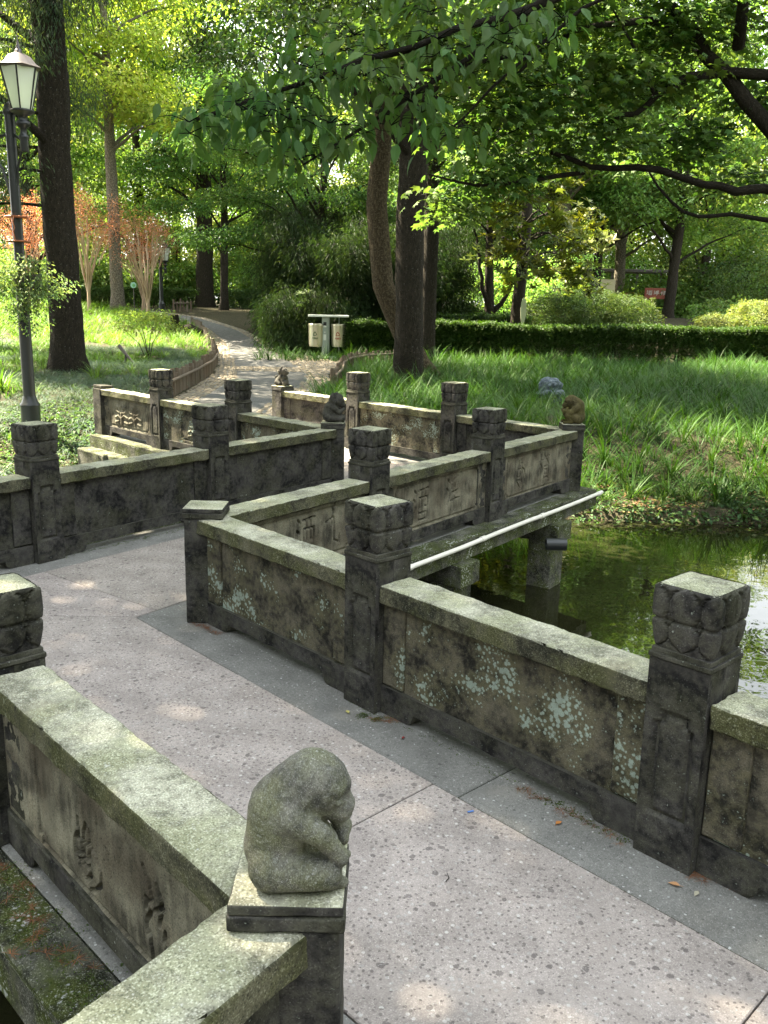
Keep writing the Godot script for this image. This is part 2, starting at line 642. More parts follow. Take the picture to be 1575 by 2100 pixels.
func make_materials() -> void:
	var jobs := [
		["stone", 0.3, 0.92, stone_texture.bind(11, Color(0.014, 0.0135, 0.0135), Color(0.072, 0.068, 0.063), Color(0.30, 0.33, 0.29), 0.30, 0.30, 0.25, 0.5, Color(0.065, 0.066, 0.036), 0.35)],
		["stone_lichen", 0.35, 0.92, stone_texture.bind(41, Color(0.020, 0.019, 0.016), Color(0.120, 0.108, 0.080), Color(0.31, 0.375, 0.325), 1.0, 0.52, 0.3, 0.5, Color(0.12, 0.112, 0.062), 0.5)],
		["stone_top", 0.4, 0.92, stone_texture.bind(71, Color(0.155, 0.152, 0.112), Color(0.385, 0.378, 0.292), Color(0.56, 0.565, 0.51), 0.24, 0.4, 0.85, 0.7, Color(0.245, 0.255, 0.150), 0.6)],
		["stone_pale", 0.25, 0.92, stone_texture.bind(101, Color(0.060, 0.055, 0.042), Color(0.225, 0.208, 0.155), Color(0.03, 0.03, 0.025), 0.25, 0.5, 0.2, 0.7, Color(0.085, 0.068, 0.048), 0.55, true)],
		["stone_mid", 0.35, 0.92, stone_texture.bind(131, Color(0.040, 0.040, 0.033), Color(0.165, 0.158, 0.122), Color(0.32, 0.33, 0.28), 0.30, 0.45, 0.7, 0.8, Color(0.095, 0.10, 0.045), 0.7)],
		["ledge", 0.5, 0.92, stone_texture.bind(401, Color(0.018, 0.020, 0.012), Color(0.13, 0.128, 0.105), Color(0.42, 0.43, 0.42), 0.55, 0.5, 0.8, 0.8, Color(0.050, 0.062, 0.014), 0.95)],
		["deck", 0.25, 0.85, deck_texture.bind(161, Color(0.292, 0.257, 0.236), Color(0.150, 0.130, 0.123), Color(0.42, 0.395, 0.37), 0.62)],
		["border", 0.15, 0.85, deck_texture.bind(191, Color(0.178, 0.174, 0.162), Color(0.125, 0.123, 0.115), Color(0.45, 0.45, 0.44), 0.35)],
		["bark", 3.0, 0.95, bark_texture.bind(221, Color(0.012, 0.011, 0.009), Color(0.060, 0.050, 0.036), Color(0.2, 0.2, 0.17), 0.12)],
		["bark_pale", 2.5, 0.95, bark_texture.bind(251, Color(0.028, 0.024, 0.018), Color(0.27, 0.235, 0.175), Color(0.36, 0.35, 0.29), 0.3)],
		["rock", 0.5, 0.7, stone_texture.bind(341, Color(0.05, 0.065, 0.085), Color(0.22, 0.26, 0.31), Color(0.4, 0.42, 0.42), 0.2, 0.4, 0.5, 0.5, Color(0.1, 0.12, 0.13), 0.3)],
		["soil", 1.0, 0.95, deck_texture.bind(281, Color(0.050, 0.044, 0.026), Color(0.03, 0.027, 0.018), Color(0.10, 0.075, 0.04), 0.6)],
		["asphalt", 0.3, 0.9, deck_texture.bind(311, Color(0.125, 0.122, 0.115), Color(0.08, 0.08, 0.08), Color(0.2, 0.2, 0.19), 0.5)],
	]
	var done := []
	done.resize(jobs.size())
	var id := WorkerThreadPool.add_group_task(func(k: int) -> void: done[k] = jobs[k][3].call(), jobs.size(), -1, true)
	WorkerThreadPool.wait_for_group_task_completion(id)
	for k in jobs.size():
		var im: Array = done[k]
		M[jobs[k][0]] = textured(ImageTexture.create_from_image(im[0]), ImageTexture.create_from_image(im[1]), jobs[k][1], jobs[k][2])
	M.statue_brown = M.stone_mid.duplicate()
	M.statue_brown.albedo_color = Color(0.85, 0.80, 0.66)
	M.statue_brown.uv1_triplanar = true
	M.statue_brown.uv1_scale = Vector3.ONE * 1.4
	M.coping_side = M.stone_mid.duplicate()
	M.coping_side.albedo_color = Color(0.86, 0.86, 0.80)
	M.statue = M.stone_mid.duplicate()
	M.statue.albedo_color = Color(1.10, 1.10, 1.16)
	M.statue.uv1_triplanar = true
	M.statue.uv1_scale = Vector3.ONE * 1.4
	M.statue_dark = M.stone.duplicate()
	M.statue_dark.uv1_triplanar = true
	M.statue_dark.uv1_scale = Vector3.ONE * 1.4
	M.bark_rough = M.bark_pale.duplicate()
	M.bark_rough.albedo_color = Color(0.78, 0.74, 0.68)
	M.bark_tan = mat(Color(0.38, 0.28, 0.19), 0.9)
	M.cobble = mat(Color(0.27, 0.24, 0.195), 0.85, 0.3)
	M.cobble.vertex_color_use_as_albedo = true
	M.plain = mat(Color.WHITE, 0.85, 0.3)
	M.plain.vertex_color_use_as_albedo = true
	# still, murky green water with the faintest ripple
	M.water = mat(Color(0.014, 0.0145, 0.006), 0.02, 0.5)
	var fn := FastNoiseLite.new()
	fn.seed = 5
	fn.frequency = 0.012
	fn.fractal_octaves = 3
	var wi := fn.get_seamless_image(512, 512, false, false, 0.12, true)
	wi.convert(Image.FORMAT_L8)
	M.water.heightmap_enabled = true
	M.water.heightmap_texture = ImageTexture.create_from_image(wi)
	M.water.heightmap_scale = 0.12
	M.leaf = leaf_mat(Color(0.97, 1.0, 0.40), 1.0, 0.55, 0.3)
	M.leaf_dark = leaf_mat(Color(0.95, 1.0, 0.30), 0.8, 0.5, 0.32)
	M.leaf_gloss = leaf_mat(Color(0.98, 1.0, 0.3), 0.9, 0.36, 0.4)
	M.leaf_red = leaf_mat(Color(1.0, 0.75, 0.45), 0.9)
	M.grass = leaf_mat(Color(0.95, 1.0, 0.30), 0.8, 0.5, 0.3)
	M.metal_black = mat(Color(0.012, 0.014, 0.014), 0.38, 0.5)
	M.wood_grey = mat(Color(0.16, 0.13, 0.10), 0.9)
	M.wood_grey.vertex_color_use_as_albedo = true
	M.pipe = mat(Color(0.70, 0.67, 0.60), 0.5, 0.5)

# ------------------------------------------------------------------ the setting
const SHORE := [[-200.0, -30.0], [-40.0, 3.0], [-12.0, 7.6], [-6.5, 9.5], [-4.4, 10.35], [-3.3, 10.45], [-1.6, 10.3], [0.2, 9.95], [2.3, 9.72], [4.3, 9.62], [8.0, 9.3], [14.0, 8.4], [40.0, 3.0], [200.0, -30.0]]

func shore(x: float) -> float:
	for i in SHORE.size() - 1:
		if x <= SHORE[i + 1][0]:
			var t: float = (x - SHORE[i][0]) / (SHORE[i + 1][0] - SHORE[i][0])
			return lerpf(SHORE[i][1], SHORE[i + 1][1], t)
	return 0.0

const PATH := [[-2.42, 11.0, 1.7], [-2.55, 13.0, 1.9], [-2.45, 16.0, 2.2], [-2.45, 19.0, 2.5], [-2.9, 22.0, 2.7], [-3.65, 25.0, 2.3], [-4.5, 28.0, 1.7], [-5.7, 31.0, 1.5], [-7.6, 34.0, 1.5], [-11.0, 37.0, 1.6], [-18.0, 40.0, 1.8], [-30.0, 42.0, 2.0]]

func path_at(y: float) -> Vector2:
	for i in PATH.size() - 1:
		if y <= PATH[i + 1][1]:
			var t: float = clampf((y - PATH[i][1]) / (PATH[i + 1][1] - PATH[i][1]), 0.0, 1.0)
			return Vector2(lerpf(PATH[i][0], PATH[i + 1][0], t), lerpf(PATH[i][2], PATH[i + 1][2], t))
	return Vector2(-30.0, 2.4)

# left edge of the path, where a low palisade holds the lawn
const FENCE_L := [[-3.55, 13.6], [-3.62, 15.0], [-3.75, 17.5], [-3.95, 20.0], [-4.40, 23.0], [-5.0, 25.6], [-5.25, 26.4], [-5.95, 29.0], [-6.8, 31.2]]
const FENCE_R := [[-1.02, 16.6], [-0.98, 18.5], [-1.05, 20.5], [-0.95, 22.2], [-0.55, 23.3], [0.2, 23.9], [1.2, 24.1]]

func fence_l_x(y: float) -> float:
	for i in FENCE_L.size() - 1:
		if y <= FENCE_L[i + 1][1]:
			var t: float = clampf((y - FENCE_L[i][1]) / (FENCE_L[i + 1][1] - FENCE_L[i][1]), 0.0, 1.0)
			return lerpf(FENCE_L[i][0], FENCE_L[i + 1][0], t)
	return path_at(y).x - 1.5

func ground_h(x: float, y: float) -> float:
	var h := -0.03 + 1.25 * smoothstep(22.0, 40.0, y)
	# the lawn left of the path is a little higher, held by the palisade
	if y > 10.0:
		var fx := fence_l_x(y)
		var up := smoothstep(fx + 0.05, fx - 0.35, x) * smoothstep(11.0, 15.0, y) * (1.0 - smoothstep(40.0, 50.0, y))
		h += 0.22 * up + 0.12 * smoothstep(fx - 1.0, fx - 6.0, x) * up
		h += 0.10 * nz.get_noise_2d(x * 0.22, y * 0.22) * smoothstep(fx + 0.0, fx - 1.5, x)
		if x > 0.5:
			h += 0.10 * nz.get_noise_2d(x * 0.25, y * 0.25) * smoothstep(0.5, 2.5, x)
	var s := y - shore(x)
	if s < 2.6:
		var t := clampf(s / 2.6, 0.0, 1.0)
		var bank := WATER - 0.02 + 0.16 * clampf(s / 0.15, 0.0, 1.0) + (0.57) * smoothstep(0.05, 1.0, t)
		h = lerpf(bank, h, smoothstep(0.55, 1.0, t))
	if s < 0.0:
		h = WATER - 0.02 + maxf(s * 0.5, -1.2)
	# land again, far behind the camera
	if y < -9.0:
		h = maxf(h, lerpf(h, 0.2, smoothstep(-9.0, -12.0, y)))
	return h

func axis_values(marks: Array) -> PackedFloat32Array:
	# marks: [start, end, step], in order
	var o := PackedFloat32Array()
	for m in marks:
		var v: float = m[0]
		while v < m[1] - 0.0001:
			o.append(v)
			v += m[2]
	o.append(marks[-1][1])
	return o

func build_ground() -> void:
	var xs := axis_values([[-600.0, -100.0, 100.0], [-100.0, -40.0, 12.0], [-40.0, -14.0, 2.0], [-14.0, 10.0, 0.3], [10.0, 40.0, 2.0], [40.0, 100.0, 12.0], [100.0, 600.0, 100.0]])
	var ys := axis_values([[-400.0, -40.0, 60.0], [-40.0, -12.0, 4.0], [-12.0, 8.6, 1.2], [8.6, 14.0, 0.15], [14.0, 32.0, 0.4], [32.0, 60.0, 1.5], [60.0, 120.0, 10.0], [120.0, 1200.0, 120.0]])
	var mb := MB.new()
	for y in ys:
		for x in xs:
			var h := ground_h(x, y)
			mb.vert(P(x, y, h), Vector3.UP, Vector2(x, y) / 1.6)
	for j in ys.size() - 1:
		for i in xs.size() - 1:
			var k := j * xs.size() + i
			mb.quad(k, k + 1, k + xs.size() + 1, k + xs.size())
	mb.smooth()
	var g := part("ground", mb.mesh(M.soil))
	g.set_meta("kind", "structure")
	# pond
	mb = MB.new()
	var wx := axis_values([[-120.0, -12.0, 12.0], [-12.0, 12.0, 2.0], [12.0, 120.0, 12.0]])
	var wy := axis_values([[-12.0, 11.0, 1.0]])
	for y in wy:
		for x in wx:
			mb.vert(P(x, y, WATER), Vector3.UP, Vector2(x, y) / 2.6)
	for j in wy.size() - 1:
		for i in wx.size() - 1:
			var k := j * wx.size() + i
			mb.quad(k, k + 1, k + wx.size() + 1, k + wx.size())
	var w := part("pond_water", mb.mesh(M.water))
	w.set_meta("kind", "structure")
	build_path()

func ribbon(mb: MB, left: Callable, right: Callable, y0: float, y1: float, step: float, lift: float, across := 2, tile := 1.2) -> void:
	var n := int(ceil((y1 - y0) / step))
	var base := mb.v.size()
	for j in n + 1:
		var y := lerpf(y0, y1, float(j) / n)
		var a: float = left.call(y)
		var b: float = right.call(y)
		for i in across + 1:
			var x := lerpf(a, b, float(i) / across)
			mb.vert(P(x, y, path_h(x, y) + lift), Vector3.UP, Vector2(x, y) / tile)
	for j in n:
		for i in across:
			var k := base + j * (across + 1) + i
			mb.quad(k, k + 1, k + across + 2, k + across + 1)

func path_h(_x: float, y: float) -> float:
	return -0.012 + 1.25 * smoothstep(22.0, 40.0, y)

func build_path() -> void:
	# paved path: dark middle strip between borders of small cobbles
	var mb := MB.new()
	ribbon(mb, func(y): return path_at(y).x - path_at(y).y * 0.5 - 0.12, func(y): return path_at(y).x + path_at(y).y * 0.5 + (1.7 * smoothstep(20.5, 23.0, y) * (1.0 - smoothstep(24.6, 26.0, y))), 10.6, 44.0, 0.4, 0.0, 3)
	mb.smooth()
	var bed := part("path", mb.mesh(M.border))
	bed.set_meta("kind", "structure")
	mb = MB.new()
	ribbon(mb, func(y): return path_at(y).x - path_at(y).y * 0.5 + minf(0.5, 0.2 * path_at(y).y), func(y): return path_at(y).x + path_at(y).y * 0.5 - minf(0.6, 0.2 * path_at(y).y), 12.6, 21.0, 0.4, 0.006, 3)
	ribbon(mb, func(y): return path_at(y).x - path_at(y).y * 0.5 + minf(0.5, 0.2 * path_at(y).y), func(y): return path_at(y).x + path_at(y).y * 0.5 - minf(0.6, 0.2 * path_at(y).y), 22.4, 44.0, 0.4, 0.006, 3)
	mb.smooth()
	var strip := part("asphalt_strip", mb.mesh(M.asphalt), bed)
	strip.set_meta("kind", "structure")
	# cobbles set in the borders, flat pebbles
	var pb := MB.new()
	lathe(pb, [Vector2(0.045, 0.0), Vector2(0.043, 0.012), Vector2(0.025, 0.02), Vector2(0.001, 0.022)], 7)
	var xf := []
	var cols := []
	var y := 11.2
	while y < 36.0:
		var pa := path_at(y)
		var l := pa.x - pa.y * 0.5
		var r := pa.x + pa.y * 0.5
		var x := l - 0.05
		while x < r + (1.6 * smoothstep(20.5, 23.0, y) * (1.0 - smoothstep(24.6, 26.0, y))):
			var inner := x > l + minf(0.5, 0.2 * pa.y) and x < r - minf(0.6, 0.2 * pa.y)
			if not inner or (y > 21.0 and y < 22.4) or y < 12.6:
				var px := x + rng.randf_range(-0.025, 0.025)
				var py := y + rng.randf_range(-0.025, 0.025)
				var s := rng.randf_range(0.75, 1.25)
				xf.append(Transform3D(Basis(Vector3.UP, rng.randf() * TAU).scaled(Vector3(s, 1, s * 0.8)), P(px, py, path_h(px, py) - 0.004)))
				var k := rng.randf_range(0.6, 1.25)
				cols.append(Color(1.0 * k, 0.95 * k, 0.86 * k))
			x += 0.105
		y += 0.10
	scatter("cobbles", pb.mesh(null), xf, cols, M.cobble, bed)

# ------------------------------------------------------------------ bridge deck
const C1 := Vector2(-0.905, 4.374)
const C2 := Vector2(1.673, 7.924)
const C4 := Vector2(-0.46, 7.685)
const L1 := Vector2(-1.282, 10.933)
const C5 := Vector2(-3.413, 10.693)
const F := Vector2(-0.155, 1.425)
const W := Vector2(-2.99, 4.30)
const C0 := Vector2(1.822, 1.452)
const S0 := Vector2(-0.55, -1.81)
const S1 := Vector2(-2.51, -1.81)

func to3(poly: Array) -> PackedVector2Array:
	var o := PackedVector2Array()
	for q in poly:
		o.append(Vector2(q.x, -q.y))
	return o

func offset_line(a: Vector2, b: Vector2, d: float) -> Array:
	var e := (b - a).normalized()
	var n := Vector2(-e.y, e.x) * d
	return [a + n, b + n]

func cross_pt(l1: Array, l2: Array) -> Vector2:
	var r = Geometry2D.line_intersects_line(l1[0], l1[1] - l1[0], l2[0], l2[1] - l2[0])
	return r if r != null else l1[1]

# side lines of the deck, left and right of the walk, each as a chain of corners moved sideways by d (plus = towards the middle)
func left_chain(d: float) -> Array:
	var a := offset_line(S1, F, -d)
	var b := offset_line(F, W, -d)
	var c := offset_line(W, C4, -d)
	var e := offset_line(C4, C5, -d)
	return [a[0], cross_pt(a, b), cross_pt(b, c), cross_pt(c, e), e[1]]

func right_chain(d: float) -> Array:
	var a := offset_line(S0, C0, d)
	var b := offset_line(C0, C1, d)
	var c := offset_line(C1, C2, d)
	var e := offset_line(C2, L1, d)
	return [a[0], cross_pt(a, b), cross_pt(b, c), cross_pt(c, e), e[1]]

func inset(poly: PackedVector2Array, d: float) -> PackedVector2Array:
	var r := Geometry2D.offset_polygon(poly, -d, Geometry2D.JOIN_MITER)
	return r[0] if r.size() > 0 else poly

func build_deck() -> void:
	var bw := 0.29
	var li := left_chain(bw)
	var ri := right_chain(bw)
	var lo := left_chain(-0.21)
	var ro := right_chain(-0.21)
	var deck := Node3D.new()
	deck.name = "bridge_deck"
	add_child(deck)
	deck.set_meta("kind", "structure")
	# body under the paving
	var mb := MB.new()
	for s in 4:
		prism(mb, to3([lo[s], lo[s + 1], ro[s + 1], ro[s]]), -0.15 - 0.001 * s, -0.018 - 0.0007 * s, 0.0, 1.2)
	part("deck_body", mb.mesh(M.ledge), deck)
	# centre slabs
	var nslab := 0
	for s in 4:
		var a0: Vector2 = li[s]
		var a1: Vector2 = li[s + 1]
		var b0: Vector2 = ri[s]
		var b1: Vector2 = ri[s + 1]
		var e := (a1 - a0).normalized()
		var n := Vector2(-e.y, e.x)
		var base := minf((a0).dot(e), b0.dot(e))
		var last := maxf(a1.dot(e), b1.dot(e))
		var quad := PackedVector2Array([a0, a1, b1, b0])
		# cuts across, at the joints the photograph shows on the near leg
		var cuts := [base - 1.0]
		if s == 1:
			var c1 := C1.dot(e)
			for k in [-3.118, -1.911, -0.704]:
				cuts.append(c1 + k)
			cuts.append(last + 1.0)
		else:
			var x := base + 0.95
			while x < last - 0.5:
				cuts.append(x)
				x += 1.2
			cuts.append(last + 1.0)
		for k in cuts.size() - 1:
			var strip := PackedVector2Array([e * cuts[k] + n * -40.0, e * cuts[k + 1] + n * -40.0, e * cuts[k + 1] + n * 40.0, e * cuts[k] + n * 40.0])
			for piece in Geometry2D.intersect_polygons(quad, strip):
				var p2 := inset(piece, 0.0022)
				var g := PackedVector2Array()
				for q in p2:
					g.append(Vector2(q.x, -q.y))
				mb = MB.new()
				var tone := rng.randf_range(0.93, 1.05)
				prism(mb, g, -0.017, rng.randf_range(-0.0012, 0.0012), 0.003, 1.15, Color(tone, tone * rng.randf_range(0.985, 1.01), tone * rng.randf_range(0.98, 1.02)), Vector2(rng.randf(), rng.randf()))
				fast_part("paving_slab", nslab, mb.mesh(M.deck), deck)
				nslab += 1
	# border slabs along both sides
	var nb := 0
	var nl := 0
	var lm := left_chain(-0.045)
	var rm := right_chain(-0.045)
	for strip_no in 4:
		var side := strip_no % 2
		var outer := strip_no > 1
		var inn := (li if side == 0 else ri) if not outer else (lm if side == 0 else rm)
		var out := (lo if side == 0 else ro) if outer else (lm if side == 0 else rm)
		for s in 4:
			var e: Vector2 = (inn[s + 1] - inn[s]).normalized()
			var n := Vector2(-e.y, e.x)
			var quad := PackedVector2Array([inn[s], inn[s + 1], out[s + 1], out[s]])
			var base := minf(inn[s].dot(e), out[s].dot(e))
			var last := maxf(inn[s + 1].dot(e), out[s + 1].dot(e))
			var x := base - 1.0
			var nx := base + 1.7 + 0.3 * side
			while x < last:
				if nx > last - 0.7:
					nx = last + 1.0
				var strip := PackedVector2Array([e * x + n * -40.0, e * nx + n * -40.0, e * nx + n * 40.0, e * x + n * 40.0])
				for piece in Geometry2D.intersect_polygons(quad, strip):
					var g := PackedVector2Array()
					for q in inset(piece, 0.0022):
						g.append(Vector2(q.x, -q.y))
					mb = MB.new()
					var sd := MB.new()
					var tone := rng.randf_range(0.88, 1.06)
					prism(mb, g, -0.10, rng.randf_range(-0.001, 0.001) - 0.0005, 0.004, 1.15, Color(tone, tone, tone), Vector2(rng.randf(), rng.randf()), sd)
					var am := ArrayMesh.new()
					mb.into(am, M.ledge if outer else M.border)
					sd.into(am, M.ledge)
					if outer:
						fast_part("ledge_stone", nl, am, deck)
						nl += 1
					else:
						fast_part("border_slab", nb, am, deck)
						nb += 1
				x = nx
				nx += 1.9
	# beams and piers below
	var e2 := dir2(A2)
	var n2 := Vector2(e2.y, -e2.x)
	for k in [0.75, 2.2, 3.75]:
		mb = MB.new()
		var c: Vector2 = C1 + e2 * k
		var ang := A2
		for off in [0.12, -1.55]:
			var q: Vector2 = c + n2 * off
			block(mb, Transform3D(Basis(Vector3.UP, ang), P(q.x, q.y, -0.62)), Vector3(0.24, 0.9, 0.22), 0.012, 0.15, 0.006)
		var q2: Vector2 = c - n2 * 0.71
		block(mb, Transform3D(Basis(Vector3.UP, ang), P(q2.x, q2.y, -0.235)), Vector3(0.26, 0.165, 2.0), 0.012, 0.2, 0.006)
		var pier := part("pier", mb.mesh(M.ledge), deck)
		pier.set_meta("kind", "structure")
	var e1 := dir2(A1)
	var n1 := Vector2(e1.y, -e1.x)
	for k in [0.9, 2.6]:
		mb = MB.new()
		var c: Vector2 = C1 + e1 * k
		for off in [-0.1, 1.5]:
			var q: Vector2 = c + n1 * off
			block(mb, Transform3D(Basis(Vector3.UP, A1), P(q.x, q.y, -0.62)), Vector3(0.24, 0.9, 0.22), 0.012, 0.15, 0.006)
		var q3: Vector2 = c + n1 * 0.7
		block(mb, Transform3D(Basis(Vector3.UP, A1), P(q3.x, q3.y, -0.235)), Vector3(0.26, 0.165, 1.9), 0.012, 0.2, 0.006)
		part("pier", mb.mesh(M.ledge), deck).set_meta("kind", "structure")
	# stone abutment on the bank
	mb = MB.new()
	for k in 3:
		var w0 := lerpf(1.0, 0.45, k / 3.0)
		var q := C5 + (C4 - C5).normalized() * (0.35 + 0.62 * k)
		block(mb, Transform3D(Basis(Vector3.UP, A3), P(q.x - 0.02, q.y - 0.02, -0.33 - 0.01 * k)), Vector3(0.66, 0.38 + 0.02 * k, 0.62 * w0 + 0.1), 0.02, 0.1, 0.012)
	part("abutment", mb.mesh(M.ledge), deck)

# ------------------------------------------------------------------ railings
func lotus_cap() -> ArrayMesh:
	# two tiers of lotus petals round a square cap, above a double band; y = 0 at the top of the shaft
	var side := MB.new()
	var top := MB.new()
	block(side, Transform3D(Basis(), Vector3(0, 0.010, 0)), Vector3(0.196, 0.016, 0.196), 0.004, 0.03, 0.001)
	block(side, Transform3D(Basis(), Vector3(0, 0.025, 0)), Vector3(0.184, 0.018, 0.184), 0.004, 0.03, 0.001)
	var per := 32
	var rows := 52
	var y0 := 0.032
	var y1 := 0.226
	var base := side.v.size()
	var ring := per * 4
	for j in rows + 1:
		var t := float(j) / rows
		var y := lerpf(y0, y1, t)
		var tier := 0 if t < 0.47 else 1
		var v := t / 0.47 if tier == 0 else (t - 0.47) / 0.53
		var half := lerpf(0.083, 0.095, sin(v * PI * 0.5)) if tier == 0 else lerpf(0.094, 0.097, sin(v * PI))
		half -= 0.010 * exp(-pow((t - 0.47) / 0.022, 2.0))
		if t > 0.96:
			half -= 0.006 * (t - 0.96) / 0.04
		for i in ring + 1:
			var f := (i % ring) / per
			var u := float((i % ring) % per) / per - 0.5
			var nn := Vector3(0, 0, 1)
			var tt := Vector3(1, 0, 0)
			if f == 1:
				nn = Vector3(1, 0, 0)
				tt = Vector3(0, 0, -1)
			elif f == 2:
				nn = Vector3(0, 0, -1)
				tt = Vector3(-1, 0, 0)
			elif f == 3:
				nn = Vector3(-1, 0, 0)
				tt = Vector3(0, 0, 1)
			# petals: one in the middle of each face, one wrapped round each corner
			var hw := 0.0
			if tier == 1:
				hw = 0.235 * sqrt(clampf(1.0 - pow((v - 0.42) / 0.56, 2.0), 0.0, 1.0)) * (1.0 - 0.25 * smoothstep(0.75, 1.0, v))
			else:
				hw = 0.235 * sqrt(clampf(1.0 - pow((v - 0.60) / 0.56, 2.0), 0.0, 1.0)) * (1.0 - 0.35 * smoothstep(0.35, 0.0, v))
			var du := minf(absf(u), 0.5 - absf(u))
			var d := 0.0015
			if hw > 0.01:
				var k := du / hw
				if k < 1.0 and hw > 0.03:
					d = 0.0015 + 0.0055 * sqrt(1.0 - k * k) - 0.0025 * exp(-pow(k / 0.07, 2.0)) * (1.0 if v > 0.3 and v < 0.8 else 0.4)
				elif k < 1.17:
					d = -0.0105
				elif k < 1.34:
					d = 0.0005
				elif k < 1.46:
					d = -0.006
			d += 0.0016 * nz.get_noise_3d(nn.x * 3.0 + u * 9.0, y * 60.0, nn.z * 5.0)
			var p := nn * half + tt * (u * 2.0 * half)
			var corner := smoothstep(0.40, 0.5, absf(u))
			var outw := (nn + tt * signf(u) * corner).normalized()
			p -= outw * 0.005 * corner
			p += outw * d
			side.vert(Vector3(p.x, y, p.z), outw, Vector2((f + u) * 0.19, y) / 1.2)
	for j in rows:
		for i in ring:
			var k := base + j * (ring + 1) + i
			side.quad(k, k + 1, k + ring + 2, k + ring + 1)
	# proper normals for the carved part
	var acc := PackedVector3Array()
	acc.resize(side.v.size())
	for k in range(0, side.idx.size(), 3):
		var a := side.idx[k]
		if a < base:
			continue
		var b := side.idx[k + 1]
		var c := side.idx[k + 2]
		var g := (side.v[c] - side.v[a]).cross(side.v[b] - side.v[a])
		acc[a] += g
		acc[b] += g
		acc[c] += g
	for j in rows + 1:
		var s0 := base + j * (ring + 1)
		var m := acc[s0] + acc[s0 + ring]
		acc[s0] = m
		acc[s0 + ring] = m
	for k in range(base, side.v.size()):
		if acc[k].length() > 0.0:
			side.n[k] = acc[k].normalized()
	# top face, slightly uneven
	var n := 20
	var tb := top.v.size()
	for j in n + 1:
		for i in n + 1:
			var x := (float(i) / n - 0.5) * 2.0
			var z := (float(j) / n - 0.5) * 2.0
			var r := maxf(absf(x), absf(z))
			var hgt := y1 + 0.005 * (1.0 - r * r) - 0.004 * smoothstep(0.8, 1.0, r) * (0.6 + 0.8 * absf(nz.get_noise_2d(x * 2.3 + 5.0, z * 2.3))) + 0.002 * nz.get_noise_2d(x * 3.0, z * 3.0) * (1.0 - r)
			top.vert(Vector3(x * 0.091, hgt, z * 0.091), Vector3(x * 0.12, 1, z * 0.12).normalized(), Vector2(x, z) * 0.09 / 1.2 + Vector2(0.3, 0.7))
	for j in n:
		for i in n:
			var k := tb + j * (n + 1) + i
			top.quad(k, k + 1, k + n + 2, k + n + 1)
	var am := ArrayMesh.new()
	side.into(am, M.stone)
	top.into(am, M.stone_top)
	return am

func shaft_relief(x: float, y: float) -> float:
	# a long sunk outline with stepped corners on the face of a post
	var ax := absf(x)
	var hw := 0.056
	var lo := 0.15
	var hi := 0.475
	var dx := ax - hw
	var dy := maxf(lo - y, y - hi)
	# stepped top corner
	if y > hi - 0.035:
		dx = ax - (hw - 0.018)
	var d := maxf(dx, dy)
	var q := 0.0016 * nz.get_noise_2d(x * 30.0, y * 30.0)
	return q - 0.015 * smoothstep(0.011, 0.004, absf(d + 0.002)) - 0.003 * smoothstep(0.0, -0.01, d)

func lotus_shaft(m: Material, hs: float) -> ArrayMesh:
	var mb := MB.new()
	var hw := PW * 0.5
	for f in 2:
		var b := Basis(Vector3.UP, PI * f)
		var sub := MB.new()
		var base := mb.v.size()
		relief_slab(sub, sub, -hw, hw, 0.0, hs, hw, 0.0, 0.0065, shaft_relief)
		for k in sub.v.size():
			mb.vert(b * sub.v[k], b * sub.n[k], sub.uv[k] + Vector2(0.31, 0.17) * f, sub.c[k])
		for k in sub.idx:
			mb.idx.append(base + k)
	return mb.mesh(m)

func post(at: Vector2, axis: float, label: String, hs := HS, m: Material = null, group := "square stone posts with carved lotus caps") -> Node3D:
	var t := thing("lotus_post", label, "post", P(at.x, at.y), axis, group)
	t.rotation.x = rng.randf_range(-0.008, 0.008)
	t.rotation.z = rng.randf_range(-0.008, 0.008)
	var key := "shaft%d" % int(hs * 1000.0) + ("b" if m != null else "")
	if not post_parts.has(key):
		post_parts[key] = lotus_shaft(m if m != null else M.stone, hs)
	if not post_parts.has("cap"):
		post_parts.cap = lotus_cap()
	part("shaft", post_parts[key], t)
	part("lotus_cap", post_parts.cap, t, Transform3D(Basis(Vector3.UP, PI * 0.5 * rng.randi_range(0, 3)), Vector3(0, hs, 0)))
	return t

func corner_post(at: Vector2, label: String, plinth: float, turn := 0.0) -> Node3D:
	var t := thing("corner_post", label, "post", P(at.x, at.y), turn, "corner posts of the zigzag railing")
	var mb := MB.new()
	block(mb, Transform3D(Basis(), Vector3(0, HC * 0.5, 0)), Vector3(0.19, HC + 0.004, 0.19), 0.008, 0.04, 0.0035, 1.2, null, Color.WHITE, 0.006)
	part("shaft", mb.mesh(M.stone), t)
	if plinth > 0.0:
		var sd := MB.new()
		var tp := MB.new()
		block(sd, Transform3D(Basis(), Vector3(0, HC + 0.018, 0)), Vector3(0.206, 0.030, 0.200), 0.005, 0.03, 0.002, 1.2, null, Color.WHITE, 0.004)
		block(sd, Transform3D(Basis(), Vector3(0, HC + 0.045, 0)), Vector3(0.202, 0.022, 0.196), 0.005, 0.03, 0.002, 1.2, tp, Color.WHITE, 0.004)
		var am := ArrayMesh.new()
		sd.into(am, M.stone)
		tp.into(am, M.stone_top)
		part("plinth", am, t)
	return t

